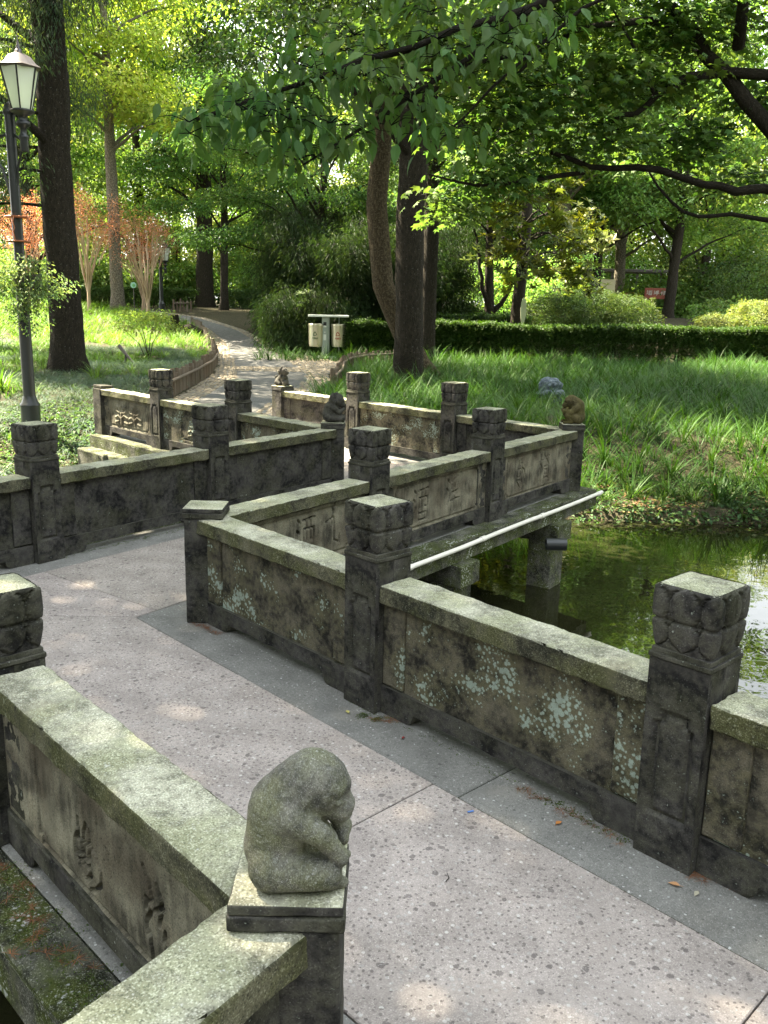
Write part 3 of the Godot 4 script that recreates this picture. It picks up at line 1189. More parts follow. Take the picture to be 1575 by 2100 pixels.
# ---- carved writing: strokes as polylines in a unit box, y up
var GLYPHS := {
	"curl": [[[.3, .98], [.33, .68]], [[.53, 1.0], [.47, .85], [.46, .5]], [[.63, .95], [.62, .55]], [[.27, .74], [.17, .58], [.18, .38]], [[.62, .74], [.8, .68], [.93, .5], [.9, .28], [.74, .12], [.6, .04]], [[.38, .62], [.38, .33]], [[.6, .58], [.6, .3]], [[.22, .68], [.6, .71]], [[.22, .45], [.6, .47]], [[.3, .35], [.62, .36]], [[.2, .33], [.48, .12]], [[.64, .3], [.48, .12]]],
	"stream": [[[.22, 1.0], [.4, .86], [.47, .72], [.44, .66], [.26, .66], [.28, .57]], [[.42, .56], [.27, .42], [.3, .28]], [[.38, .3], [.43, .0]], [[.62, .92], [.78, .8], [.74, .7]], [[.8, .74], [.52, .6]], [[.74, .66], [.66, .5]], [[.84, .48], [.8, .38]], [[.86, .3], [.78, .15]]],
	"span": [[[.2, 1.0], [.22, .1]], [[.05, .75], [.38, .8]], [[.2, .7], [.05, .45]], [[.24, .68], [.36, .5]], [[.5, .98], [.62, .86], [.95, .9]], [[.72, .86], [.5, .6]], [[.74, .8], [.95, .62]], [[.5, .55], [.92, .58], [.9, .2], [.55, .18], [.5, .55]], [[.6, .45], [.8, .46], [.78, .3], [.6, .3], [.6, .45]], [[.55, .18], [.48, .0]], [[.92, .2], [.98, .02]]],
	"nine": [[[.55, 1.0], [.45, .6], [.1, .0]], [[.1, .7], [.6, .78], [.62, .2], [.95, .1], [.95, .3]]],
	"float": [[[.1, .95], [.22, .85]], [[.05, .7], [.18, .62]], [[.05, .2], [.22, .42], [.25, .55]], [[.85, .98], [.4, .85]], [[.45, .78], [.42, .66]], [[.62, .78], [.62, .68]], [[.85, .8], [.74, .66]], [[.4, .55], [.82, .6], [.62, .46], [.64, .1], [.5, .02]], [[.32, .34], [.95, .38]]],
	"wine": [[[.1, .95], [.2, .86]], [[.05, .7], [.16, .62]], [[.03, .2], [.2, .45]], [[.35, .9], [.95, .94]], [[.4, .7], [.38, .05], [.9, .05], [.92, .7], [.4, .7]], [[.55, .9], [.55, .45], [.45, .35]], [[.75, .92], [.75, .42], [.86, .42]], [[.42, .25], [.88, .26]]],
	"bloom": [[[.5, .05], [.5, .5]], [[.5, .25], [.3, .4], [.12, .3]], [[.5, .3], [.7, .45], [.9, .35]], [[.5, .5], [.36, .7], [.5, .92], [.64, .7], [.5, .5]], [[.4, .55], [.2, .6], [.22, .82], [.4, .72]], [[.6, .55], [.8, .6], [.78, .82], [.6, .72]], [[.3, .15], [.12, .1]], [[.7, .15], [.9, .1]]],
}

func strokes(list: Array) -> Array:
	# list of [glyph, x, y, w, h, stroke half width] -> [box, segments]
	var out := []
	for g in list:
		var segs := PackedFloat32Array()
		for line in GLYPHS[g[0]]:
			for k in line.size() - 1:
				segs.append(g[1] + line[k][0] * g[3])
				segs.append(g[2] + line[k][1] * g[4])
				segs.append(g[1] + line[k + 1][0] * g[3])
				segs.append(g[2] + line[k + 1][1] * g[4])
		out.append([Rect2(g[1] - 0.02, g[2] - 0.02, g[3] + 0.04, g[4] + 0.04), segs, g[5]])
	return out

func stroke_depth(groups: Array, x: float, y: float) -> float:
	# 1 in the middle of a stroke, 0 outside
	var best := 0.0
	for g in groups:
		var box: Rect2 = g[0]
		if not box.has_point(Vector2(x, y)):
			continue
		var s: PackedFloat32Array = g[1]
		var hw: float = g[2]
		for k in range(0, s.size(), 4):
			var ax := s[k]
			var ay := s[k + 1]
			var bx := s[k + 2] - ax
			var by := s[k + 3] - ay
			var t := clampf(((x - ax) * bx + (y - ay) * by) / (bx * bx + by * by), 0.0, 1.0)
			var d := sqrt(pow(x - ax - bx * t, 2.0) + pow(y - ay - by * t, 2.0))
			var q := 1.0 - smoothstep(hw * 0.55, hw, d)
			if q > best:
				best = q
	return best

func frame_groove(x: float, y: float, x0: float, y0: float, x1: float, y1: float, notch: float) -> float:
	# depth of a groove along a rectangle with notched corners
	var cx := (x0 + x1) * 0.5
	var cy := (y0 + y1) * 0.5
	var dx := absf(x - cx) - (x1 - x0) * 0.5
	var dy := absf(y - cy) - (y1 - y0) * 0.5
	return smoothstep(0.009, 0.003, absf(maxf(maxf(dx, dy), minf(dx + notch, dy + notch))))

func notched_bar(mb: MB, len: float, h: float, thick: float, foot: float, slot: float) -> void:
	# bottom rail with a long low opening between two feet
	var poly := PackedVector2Array()
	var l := len * 0.5
	poly.append(Vector2(-l, 0))
	poly.append(Vector2(-l, h))
	var n := 10
	for k in range(1, n):
		poly.append(Vector2(lerpf(-l, l, float(k) / n), h + rng.randf_range(-0.0015, 0.0015)))
	poly.append(Vector2(l, h))
	poly.append(Vector2(l, 0))
	poly.append(Vector2(l - foot, 0))
	for k in 5:
		var a := PI * 0.5 * k / 4.0
		poly.append(Vector2(l - foot - 0.035 * sin(a), slot * (1.0 - cos(a)) * 0.999 + 0.0005))
	for k in range(1, n):
		poly.append(Vector2(lerpf(l - foot - 0.04, -l + foot + 0.04, float(k) / n), slot + rng.randf_range(-0.004, 0.005)))
	for k in 5:
		var a := PI * 0.5 * (4 - k) / 4.0
		poly.append(Vector2(-l + foot + 0.035 * sin(a), slot * (1.0 - cos(a)) * 0.999 + 0.0005))
	poly.append(Vector2(-l + foot, 0))
	var sub := MB.new()
	prism(sub, poly, -thick * 0.5, thick * 0.5, 0.004, 1.2, Color.WHITE, Vector2(rng.randf(), rng.randf()))
	# prism lies in x/z with height y: stand it up (x, z, y) and close its back
	var base := mb.v.size()
	for k in sub.v.size():
		mb.vert(Vector3(sub.v[k].x, sub.v[k].z, sub.v[k].y), Vector3(sub.n[k].x, sub.n[k].z, sub.n[k].y), sub.uv[k])
	for k in range(0, sub.idx.size(), 3):
		mb.tri(base + sub.idx[k], base + sub.idx[k + 1], base + sub.idx[k + 2])
	var tris := Geometry2D.triangulate_polygon(poly)
	base = mb.v.size()
	for q in poly:
		mb.vert(Vector3(q.x, q.y, -thick * 0.5), Vector3(0, 0, -1), q / 1.2)
	for k in range(0, tris.size(), 3):
		mb.tri(base + tris[k], base + tris[k + 1], base + tris[k + 2])

func panel(a: Vector2, b: Vector2, ga: float, gb: float, label: String, field: Material, opts := {}) -> Node3D:
	# one bay of railing from a to b (post centres), +z is the pond side
	var e := (b - a).normalized()
	var len := (b - a).length() - ga - gb
	var mid := a + e * (ga + len * 0.5)
	var t := thing("railing_panel", label, "railing", P(mid.x, mid.y), e.angle(), "stone railing bays between the posts")
	var l := len * 0.5
	# coping
	var sd := MB.new()
	var tp := MB.new()
	var cl: float = len + opts.get("coping_a", -0.004) + opts.get("coping_b", -0.004)
	var cx: float = (opts.get("coping_b", -0.004) - opts.get("coping_a", -0.004)) * 0.5
	block(sd, Transform3D(Basis(), Vector3(cx, HC - 0.0375 + opts.get("lift", 0.0), 0)), Vector3(cl, 0.075, 0.172), 0.008, 0.022, 0.0055, 1.2, tp, Color.WHITE, 0.019)
	var am := ArrayMesh.new()
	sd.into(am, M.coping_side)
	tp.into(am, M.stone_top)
	part("coping_stone", am, t)
	# field
	var y0 := 0.115
	var y1 := HC - 0.076
	var fr := MB.new()
	var rs := MB.new()
	am = ArrayMesh.new()
	if opts.has("glyphs"):
		var gs := strokes(opts.glyphs)
		var box: Array = opts.get("plaque", [-l + 0.16, 0.15, l - 0.16, 0.43])
		var raised: float = opts.get("raised", -0.016)
		relief_slab(fr, rs, -l, l, y0, y1, 0.046, -0.040, opts.get("cell", 0.006), func(x, y): return -0.012 * frame_groove(x, y, box[0], box[1], box[2], box[3], 0.022) + raised * stroke_depth(gs, x, y) + 0.0016 * nz.get_noise_2d(x * 14.0, y * 14.0))
		fr.into(am, M.stone_pale if not opts.has("front") else opts.front)
		rs.into(am, field)
	else:
		block(rs, Transform3D(Basis(), Vector3(0, (y0 + y1) * 0.5, 0)), Vector3(len, y1 - y0, 0.084), 0.004, 0.03, 0.0035)
		rs.into(am, field)
	part("field_slab", am, t)
	# stiles
	for s in [-1.0, 1.0]:
		var mb := MB.new()
		block(mb, Transform3D(Basis(), Vector3(s * (l - 0.062), (y0 + y1) * 0.5 + 0.004, -0.004)), Vector3(0.120, y1 - y0 - 0.012, 0.100), 0.006, 0.03, 0.002, 1.2, null, Color.WHITE, 0.004)
		part("stile", mb.mesh(field), t)
	# bottom rail
	var bb := MB.new()
	notched_bar(bb, len - 0.004, 0.118, 0.116, 0.15, 0.048)
	part("bottom_rail", bb.mesh(opts.get("rail", M.stone)), t)
	return t

func build_railings() -> void:
	var e1 := dir2(A1)
	var e2 := dir2(A2)
	var e3 := dir2(A3)
	var h := PW * 0.5
	var P1 := C1 + e1 * 1.298
	var P2 := C1 + e1 * 2.678
	var P3 := C1 + e2 * 1.368
	var P4 := C1 + e2 * 2.876
	var P5 := Vector2(0.685, 8.93)
	var P6 := Vector2(-0.32, 9.954)
	var Q2 := Vector2(-1.301, 6.527)
	var Q1 := Vector2(-2.146, 5.364)
	var Q3 := Vector2(-1.456, 8.70)
	var Q4 := Vector2(-2.471, 9.734)
	var N1 := Vector2(-1.134, 2.478)
	var N2 := N1 - e1 * 1.4
	# posts
	post(P1, A1, "mossy lotus-capped post in the middle of the lichen-spotted near right railing")
	post(P2, A1, "largest lotus-capped post at the right, against the green pond water")
	post(P3, A2, "lotus-capped post behind the flat-topped corner post, nearest on the calligraphy railing")
	post(P4, A2, "lotus-capped post left of the calligraphy panel beside the left-facing monkey")
	post(P5, A3, "dark lotus-capped post on the far railing, right of the two others on it")
	post(P6, A3, "dark lotus-capped post on the far railing, right of the small lion")
	post(Q2, A2, "tall dark lotus-capped post in the middle of the left railing, before the relief panels")
	post(Q1, A2, "lotus-capped post at the left edge, in front of the black lamp post")
	post(Q3, A3, "white-flecked lotus-capped post where the left far railing meets the path")
	post(Q4, A3, "lotus-capped post beside the floral relief panel, before the wooden palisade")
	post(N1, A1, "large chipped lotus-capped post cut by the left edge of the view", 0.562)
	post(N2, A1, "lotus-capped post on the near left railing outside the view", 0.562)
	post(S1 + (F - S1).normalized() * 1.75, A2, "lotus-capped post on the foreground railing beside the viewer", 0.562)
	# corner posts
	corner_post(F, "foreground corner post carrying the big crouching monkey", 1.0)
	corner_post(C1, "corner post topped by a bare flat slab without a statue", 1.0)
	corner_post(C2, "corner post at the pond's far edge under the left-facing monkey", 1.0)
	corner_post(C4, "inner corner post under the round-headed monkey facing right", 1.0)
	corner_post(L1, "end post of the far railing carrying the small lion", 1.0, A3)
	corner_post(C5, "end post with a cracked top at the lawn end of the left railing", 0.0, A3)
	corner_post(C0, "corner post of the right railing outside the view", 0.0)
	corner_post(W, "corner post of the left railing outside the view", 0.0)
	var L: Material = M.stone_lichen
	var c := 0.085
	# near right railing (deck side shows)
	panel(P1, C1, h, c, "railing bay with scattered white lichen between the bare corner post and the mossy post", L, {"coping_b": 0.10})
	panel(P2, P1, h, h, "longest railing bay, with mint-green lichen patches, right of the mossy post", L, {"rail": M.stone})
	panel(C0, P2, c, h, "railing bay cut by the right edge, green-grey lichen on its field", L, {"coping_a": 0.05, "lift": -0.002})
	# middle right railing (pond side shows, with carved writing)
	panel(C1, P3, c, h, "calligraphy railing bay behind the bare corner post, mostly hidden", M.stone, {"glyphs": [["wine", -0.05, 0.17, 0.17, 0.25, 0.007], ["nine", 0.2, 0.18, 0.15, 0.24, 0.007]], "coping_a": 0.03, "lift": -0.002})
	panel(P3, P4, h, h, "railing bay with two faint carved characters above the white pipe", M.stone, {"glyphs": [["wine", -0.32, 0.165, 0.20, 0.24, 0.0065], ["float", 0.10, 0.155, 0.19, 0.27, 0.0065]], "plaque": [-0.52, 0.135, 0.54, 0.44]})
	panel(P4, C2, h, c, "railing bay with dark carved characters in a framed plaque by the left-facing monkey", M.stone, {"glyphs": [["curl", -0.38, 0.15, 0.19, 0.26, 0.0065], ["span", 0.03, 0.15, 0.21, 0.26, 0.006]], "plaque": [-0.52, 0.128, 0.36, 0.44], "coping_b": 0.045})
	# far right railing (deck side shows)
	panel(C2, P5, c, h, "sunlit-topped railing bay between the left-facing monkey and the first far post", M.stone, {"coping_a": 0.04, "lift": -0.002})
	panel(P5, P6, h, h, "railing bay with a mint-green stain between the two far posts", L)
	panel(P6, L1, h, c, "railing bay between the small lion and its neighbouring lotus post", M.stone, {"coping_b": 0.0})
	# left railing (deck side shows)
	panel(C4, Q2, c, h, "dark plain railing bay running up to the right-facing round-headed monkey", M.stone, {"coping_a": 0.05})
	panel(Q2, Q1, h, h, "dark railing bay with a light gap beneath it, between the two left posts", M.stone)
	panel(Q1, W, h, c, "railing bay cut by the left edge of the view, below the lamp post", M.stone)
	# left far railing (outer side shows, with reliefs)
	panel(C5, Q4, c, h, "railing bay with a carved floral relief at the lawn end", M.stone, {"glyphs": [["bloom", -0.34, 0.16, 0.36, 0.26, 0.016], ["bloom", -0.02, 0.17, 0.34, 0.25, 0.015]], "plaque": [-0.45, 0.14, 0.45, 0.44], "raised": 0.012, "cell": 0.009, "coping_a": 0.0})
	panel(Q4, Q3, h, h, "white-crusted railing bay with a small framed relief, half hidden by the dark post", L, {"glyphs": [["bloom", -0.16, 0.18, 0.32, 0.22, 0.014]], "plaque": [-0.25, 0.16, 0.25, 0.42], "raised": 0.01, "cell": 0.009, "front": L})
	panel(Q3, C4, h, c, "railing bay from the white-flecked post down to the round-headed monkey", L, {"coping_b": 0.05, "lift": -0.002})
	# foreground left railing (pond side shows)
	panel(N1, F, h, c, "foreground railing bay with deeply carved characters and a broad pale coping", M.stone, {"glyphs": [["curl", -0.195, 0.135, 0.20, 0.19, 0.0075], ["stream", 0.185, 0.135, 0.15, 0.235, 0.0075]], "plaque": [-0.40, 0.128, 0.60, 0.462], "raised": -0.020, "cell": 0.0042, "coping_b": 0.045})
	panel(W, N1, c, h, "foreground railing bay outside the left edge of the view", M.stone)
	panel(F, S1 + (F - S1).normalized() * 1.75, c, h, "foreground railing bay with a white-flecked coping running under the viewer", M.stone, {"coping_a": 0.055, "lift": -0.002})

# ------------------------------------------------------------------ carved animals
# prims: [ax, ay, az, bx, by, bz, ra, rb, blend, sign]; sign -1 carves away
func field(pr: Array, p: Vector3) -> float:
	var d := 1.0e3
	for q in pr:
		var a: Vector3 = q[0]
		var ba: Vector3 = q[1]
		var pa := p - a
		var t := 0.0
		var l: float = q[5]
		if l > 0.0:
			t = clampf(pa.dot(ba) / l, 0.0, 1.0)
		var e := (pa - ba * t).length() - lerpf(q[2], q[3], t)
		var k: float = q[4]
		if q[6] > 0.0:
			var h := maxf(k - absf(d - e), 0.0) / k
			d = minf(d, e) - h * h * k * 0.25
		else:
			var h2 := maxf(k - absf(d + e), 0.0) / k
			d = maxf(d, -e) + h2 * h2 * k * 0.25
	return d

func cap(o: Array, a: Vector3, b: Vector3, ra: float, rb: float, k := 0.02, sign := 1.0) -> void:
	o.append([a, b - a, ra, rb, k, (b - a).length_squared(), sign])

func cap2(o: Array, a: Vector3, b: Vector3, ra: float, rb: float, k := 0.02, sign := 1.0) -> void:
	cap(o, a, b, ra, rb, k, sign)
	cap(o, Vector3(a.x, a.y, -a.z), Vector3(b.x, b.y, -b.z), ra, rb, k, sign)

func nets(pr: Array, lo: Vector3, hi: Vector3, cell: float, rough: float) -> MB:
	var nx := int((hi.x - lo.x) / cell) + 2
	var ny := int((hi.y - lo.y) / cell) + 2
	var nq := int((hi.z - lo.z) / cell) + 2
	var val := PackedFloat32Array()
	val.resize(nx * ny * nq)
	val.fill(1.0)
	var B := 5
	for bz in range(0, nq, B):
		for by in range(0, ny, B):
			for bx in range(0, nx, B):
				var c := lo + Vector3(bx + 2, by + 2, bz + 2) * cell
				var dc := field(pr, c)
				var far := absf(dc) > cell * 5.2
				for z in range(bz, mini(bz + B, nq)):
					for y in range(by, mini(by + B, ny)):
						for x in range(bx, mini(bx + B, nx)):
							var p := lo + Vector3(x, y, z) * cell
							var d := dc
							if not far:
								d = field(pr, p)
								if rough > 0.0:
									d += rough * nz.get_noise_3dv(p * 38.0)
							val[(z * ny + y) * nx + x] = maxf(d, 0.0005 - p.y)
	var mb := MB.new()
	var where := PackedInt32Array()
	where.resize(nx * ny * nq)
	where.fill(-1)
	for z in nq - 1:
		for y in ny - 1:
			for x in nx - 1:
				var i := (z * ny + y) * nx + x
				var mask := 0
				var vs := [val[i], val[i + 1], val[i + nx], val[i + nx + 1], val[i + nx * ny], val[i + nx * ny + 1], val[i + nx * ny + nx], val[i + nx * ny + nx + 1]]
				for k in 8:
					if vs[k] < 0.0:
						mask |= 1 << k
				if mask == 0 or mask == 255:
					continue
				var sum := Vector3.ZERO
				var cnt := 0
				for e in [[0, 1], [2, 3], [4, 5], [6, 7], [0, 2], [1, 3], [4, 6], [5, 7], [0, 4], [1, 5], [2, 6], [3, 7]]:
					var a: int = e[0]
					var b: int = e[1]
					if (vs[a] < 0.0) != (vs[b] < 0.0):
						var t: float = vs[a] / (vs[a] - vs[b])
						var pa := Vector3(a & 1, (a >> 1) & 1, a >> 2)
						var pb := Vector3(b & 1, (b >> 1) & 1, b >> 2)
						sum += pa.lerp(pb, t)
						cnt += 1
				var pos := lo + (Vector3(x, y, z) + sum / cnt) * cell
				var g := Vector3(vs[1] - vs[0] + vs[3] - vs[2] + vs[5] - vs[4] + vs[7] - vs[6], vs[2] - vs[0] + vs[3] - vs[1] + vs[6] - vs[4] + vs[7] - vs[5], vs[4] - vs[0] + vs[5] - vs[1] + vs[6] - vs[2] + vs[7] - vs[3])
				if g.length() < 0.00001:
					g = Vector3.UP
				where[i] = mb.vert(pos, g.normalized(), Vector2(atan2(pos.z, pos.x) * 0.1, pos.y) / 0.8)
	for z in range(1, nq - 1):
		for y in range(1, ny - 1):
			for x in range(1, nx - 1):
				var i := (z * ny + y) * nx + x
				var s: bool = val[i] < 0.0
				if s != (val[i + 1] < 0.0):
					mb_quad(mb, where[i], where[i - nx], where[i - nx - nx * ny], where[i - nx * ny])
				if s != (val[i + nx] < 0.0):
					mb_quad(mb, where[i], where[i - 1], where[i - 1 - nx * ny], where[i - nx * ny])
				if s != (val[i + nx * ny] < 0.0):
					mb_quad(mb, where[i], where[i - 1], where[i - 1 - nx], where[i - nx])
	return mb

func mb_quad(mb: MB, a: int, b: int, c: int, d: int) -> void:
	if a >= 0 and b >= 0 and c >= 0 and d >= 0:
		mb.quad(a, b, c, d)

func monkey_bowed() -> Array:
	# hunched over its knees, big head bowed on the chest, face to +x
	var o := []
	cap(o, Vector3(-0.026, 0.060, 0), Vector3(-0.012, 0.130, 0), 0.066, 0.066, 0.02)
	cap(o, Vector3(-0.012, 0.130, 0), Vector3(0.010, 0.168, 0), 0.066, 0.058, 0.02)
	# hollow between chest, arms and thighs, and under the chin
	cap2(o, Vector3(0.054, 0.080, 0.040), Vector3(0.054, 0.080, 0.09), 0.028, 0.028, 0.010, -1.0)
	cap(o, Vector3(0.024, 0.10, 0), Vector3(0.050, 0.06, 0), 0.034, 0.034, 0.012)
	# head
	cap(o, Vector3(0.036, 0.190, 0), Vector3(0.046, 0.186, 0), 0.057, 0.055, 0.012)
	cap2(o, Vector3(0.094, 0.184, 0.006), Vector3(0.080, 0.186, 0.034), 0.010, 0.010, 0.010)
	cap2(o, Vector3(0.104, 0.167, 0.018), Vector3(0.090, 0.164, 0.036), 0.0125, 0.012, 0.005, -1.0)
	cap2(o, Vector3(0.092, 0.168, 0.040), Vector3(0.080, 0.166, 0.052), 0.008, 0.007, 0.004, -1.0)
	cap(o, Vector3(0.066, 0.148, 0), Vector3(0.084, 0.136, 0), 0.034, 0.028, 0.008)
	cap2(o, Vector3(0.088, 0.1665, 0.036), Vector3(0.084, 0.166, 0.040), 0.0055, 0.0055, 0.002)
	cap(o, Vector3(0.096, 0.172, 0), Vector3(0.103, 0.148, 0), 0.007, 0.010, 0.006)
	cap2(o, Vector3(0.100, 0.150, 0.005), Vector3(0.104, 0.144, 0.010), 0.008, 0.007, 0.004)
	cap(o, Vector3(0.112, 0.126, -0.016), Vector3(0.112, 0.126, 0.016), 0.004, 0.004, 0.003, -1.0)
	cap2(o, Vector3(0.108, 0.126, 0.014), Vector3(0.092, 0.120, 0.028), 0.004, 0.003, 0.003, -1.0)
	# cheek line and ear
	cap2(o, Vector3(0.076, 0.180, 0.048), Vector3(0.066, 0.150, 0.046), 0.005, 0.004, 0.004, -1.0)
	cap2(o, Vector3(0.028, 0.178, 0.056), Vector3(0.026, 0.164, 0.055), 0.007, 0.006, 0.003)
	# arms reaching down to the knees
	cap2(o, Vector3(0.000, 0.142, 0.052), Vector3(0.054, 0.116, 0.060), 0.029, 0.021, 0.010)
	cap2(o, Vector3(0.054, 0.116, 0.060), Vector3(0.090, 0.066, 0.050), 0.020, 0.016, 0.005)
	cap2(o, Vector3(0.088, 0.066, 0.050), Vector3(0.090, 0.050, 0.030), 0.016, 0.012, 0.006)
	# thighs, shins and feet
	cap2(o, Vector3(-0.034, 0.038, 0.046), Vector3(0.068, 0.032, 0.056), 0.043, 0.026, 0.010)
	cap2(o, Vector3(0.066, 0.036, 0.056), Vector3(0.074, 0.014, 0.046), 0.025, 0.016, 0.006)
	cap2(o, Vector3(0.074, 0.011, 0.046), Vector3(0.096, 0.009, 0.042), 0.013, 0.010, 0.005)
	return o

func monkey_arms_crossed() -> Array:
	# upright back, chin on crossed arms over raised knees, face to +x
	var o := []
	cap(o, Vector3(-0.040, 0.060, 0), Vector3(-0.030, 0.140, 0), 0.066, 0.058, 0.03)
	cap(o, Vector3(-0.030, 0.150, 0), Vector3(0.000, 0.180, 0), 0.056, 0.050, 0.03)
	cap(o, Vector3(0.022, 0.190, 0), Vector3(0.030, 0.186, 0), 0.050, 0.046, 0.008)
	cap(o, Vector3(0.050, 0.166, 0), Vector3(0.072, 0.152, 0), 0.030, 0.024, 0.014)
	cap2(o, Vector3(0.066, 0.190, 0.004), Vector3(0.056, 0.192, 0.030), 0.008, 0.009, 0.010)
	cap2(o, Vector3(0.072, 0.178, 0.014), Vector3(0.064, 0.176, 0.024), 0.008, 0.007, 0.005, -1.0)
	cap2(o, Vector3(0.014, 0.190, 0.050), Vector3(0.008, 0.170, 0.050), 0.012, 0.010, 0.004)
	cap2(o, Vector3(0.018, 0.186, 0.058), Vector3(0.014, 0.174, 0.058), 0.006, 0.005, 0.003, -1.0)
	cap2(o, Vector3(-0.018, 0.140, 0.058), Vector3(0.030, 0.098, 0.066), 0.028, 0.022, 0.014)
	cap2(o, Vector3(0.030, 0.098, 0.066), Vector3(0.078, 0.112, 0.030), 0.022, 0.016, 0.008)
	cap(o, Vector3(0.078, 0.112, 0.030), Vector3(0.082, 0.104, -0.030), 0.017, 0.017, 0.008)
	cap2(o, Vector3(-0.040, 0.040, 0.050), Vector3(0.050, 0.072, 0.054), 0.040, 0.027, 0.010)
	cap2(o, Vector3(0.050, 0.072, 0.054), Vector3(0.018, 0.022, 0.058), 0.024, 0.018, 0.004)
	cap2(o, Vector3(0.020, 0.016, 0.056), Vector3(0.078, 0.012, 0.046), 0.016, 0.013, 0.006)
	cap(o, Vector3(0.070, 0.055, -0.05), Vector3(0.070, 0.055, 0.05), 0.012, 0.012, 0.012, -1.0)
	return o

func monkey_round() -> Array:
	# ball of a head clearly set on a rounded back, hands on the plinth
	var o := []
	cap(o, Vector3(-0.026, 0.060, 0), Vector3(-0.012, 0.112, 0), 0.070, 0.066, 0.03)
	cap(o, Vector3(0.022, 0.186, 0), Vector3(0.030, 0.184, 0), 0.062, 0.060, 0.004)
	cap(o, Vector3(0.066, 0.156, 0), Vector3(0.082, 0.142, 0), 0.032, 0.026, 0.010)
	cap2(o, Vector3(0.086, 0.182, 0.006), Vector3(0.078, 0.184, 0.032), 0.008, 0.009, 0.010)
	cap2(o, Vector3(0.093, 0.170, 0.016), Vector3(0.086, 0.168, 0.026), 0.008, 0.007, 0.005, -1.0)
	cap2(o, Vector3(0.020, 0.176, 0.060), Vector3(0.018, 0.160, 0.058), 0.012, 0.010, 0.004)
	cap2(o, Vector3(0.010, 0.120, 0.058), Vector3(0.056, 0.086, 0.058), 0.026, 0.020, 0.012)
	cap2(o, Vector3(0.056, 0.086, 0.058), Vector3(0.090, 0.112, 0.030), 0.019, 0.015, 0.006)
	cap2(o, Vector3(-0.030, 0.038, 0.048), Vector3(0.074, 0.034, 0.054), 0.040, 0.026, 0.010)
	cap2(o, Vector3(0.074, 0.034, 0.054), Vector3(0.088, 0.014, 0.044), 0.024, 0.014, 0.008)
	cap(o, Vector3(0.070, 0.080, -0.02), Vector3(0.070, 0.080, 0.02), 0.015, 0.015, 0.012, -1.0)
	return o

func lion() -> Array:
	var o := []
	cap(o, Vector3(-0.040, 0.050, 0), Vector3(0.010, 0.110, 0), 0.056, 0.046, 0.02)
	cap(o, Vector3(0.020, 0.168, 0), Vector3(0.026, 0.172, 0), 0.046, 0.044, 0.008)
	cap(o, Vector3(0.054, 0.158, 0), Vector3(0.068, 0.154, 0), 0.028, 0.024, 0.008)
	for k in 9:
		var a := -1.9 + 3.8 * k / 8.0
		cap(o, Vector3(0.002, 0.17 + 0.046 * cos(a), 0.050 * sin(a)), Vector3(-0.006, 0.165 + 0.05 * cos(a), 0.054 * sin(a)), 0.016, 0.015, 0.002)
	for k in 5:
		cap(o, Vector3(-0.034, 0.10 + 0.026 * k, -0.02 + 0.02 * (k % 3)), Vector3(-0.04, 0.10 + 0.026 * k, -0.02 + 0.02 * (k % 3)), 0.018, 0.018, 0.003)
	cap2(o, Vector3(0.072, 0.176, 0.014), Vector3(0.068, 0.178, 0.018), 0.009, 0.009, 0.003)
	cap(o, Vector3(0.088, 0.142, -0.014), Vector3(0.088, 0.142, 0.014), 0.005, 0.005, 0.003, -1.0)
	cap2(o, Vector3(0.026, 0.100, 0.034), Vector3(0.048, 0.020, 0.036), 0.022, 0.017, 0.008)
	cap2(o, Vector3(0.048, 0.014, 0.036), Vector3(0.070, 0.012, 0.036), 0.016, 0.014, 0.006)
	cap2(o, Vector3(-0.044, 0.034, 0.046), Vector3(-0.004, 0.024, 0.054), 0.036, 0.022, 0.010)
	cap(o, Vector3(0.066, 0.040, 0.03), Vector3(0.066, 0.040, 0.03), 0.032, 0.032, 0.003)
	cap(o, Vector3(-0.090, 0.030, 0), Vector3(-0.092, 0.100, 0), 0.016, 0.022, 0.008)
	return o

func statue(called: String, label: String, cat: String, at: Vector2, turn: float, mb: MB, s: float, m: Material) -> void:
	var t := thing(called, label, cat, P(at.x, at.y, HC + 0.0565), turn, "carved animals on the railing posts" if called == "monkey_statue" else "")
	part("carved_body", mb.mesh(m), t, Transform3D(Basis().scaled(Vector3(s, s, s)), Vector3.ZERO))

func build_statues() -> void:
	var jobs := [[monkey_bowed(), 0.0037, 0.0013], [monkey_arms_crossed(), 0.006, 0.0006], [monkey_round(), 0.006, 0.0006], [lion(), 0.006, 0.0004]]
	var made := [null, null, null, null]
	var id := WorkerThreadPool.add_group_task(func(k: int) -> void: made[k] = nets(jobs[k][0], Vector3(-0.14, -0.008, -0.125), Vector3(0.135, 0.262, 0.125), jobs[k][1], jobs[k][2]), 4, -1, true)
	WorkerThreadPool.wait_for_group_task_completion(id)
	statue("monkey_statue", "large foreground stone monkey hunched forward with its face to the right", "statue", F + Vector2(0.004, 0.0), 0.0, made[0], 0.98, M.statue)
	statue("monkey_statue", "brown stone monkey facing left with arms folded on its knees, before the grass", "statue", C2, PI, made[1], 1.06, M.statue_brown)
	statue("monkey_statue", "grey stone monkey with a ball-like head facing right on the inner corner", "statue", C4, 0.0, made[2], 1.02, M.statue_dark)
	statue("lion_statue", "small dark stone lion seated on the end post by the path", "statue", L1, -0.6, made[3], 1.02, M.statue_dark)
	# the broken slab on the lawn-end post
	var mb := MB.new()
	block(mb, Transform3D(Basis(Vector3.UP, A3) * Basis(Vector3(1, 0, 0), 0.06), P(C5.x, C5.y, HC + 0.02)), Vector3(0.20, 0.032, 0.16), 0.006, 0.03, 0.004, 1.2, null, Color.WHITE, 0.012)
	tag(part("broken_slab", mb.mesh(M.stone)), "cracked flat stone slab lying on the end post by the lawn", "slab")

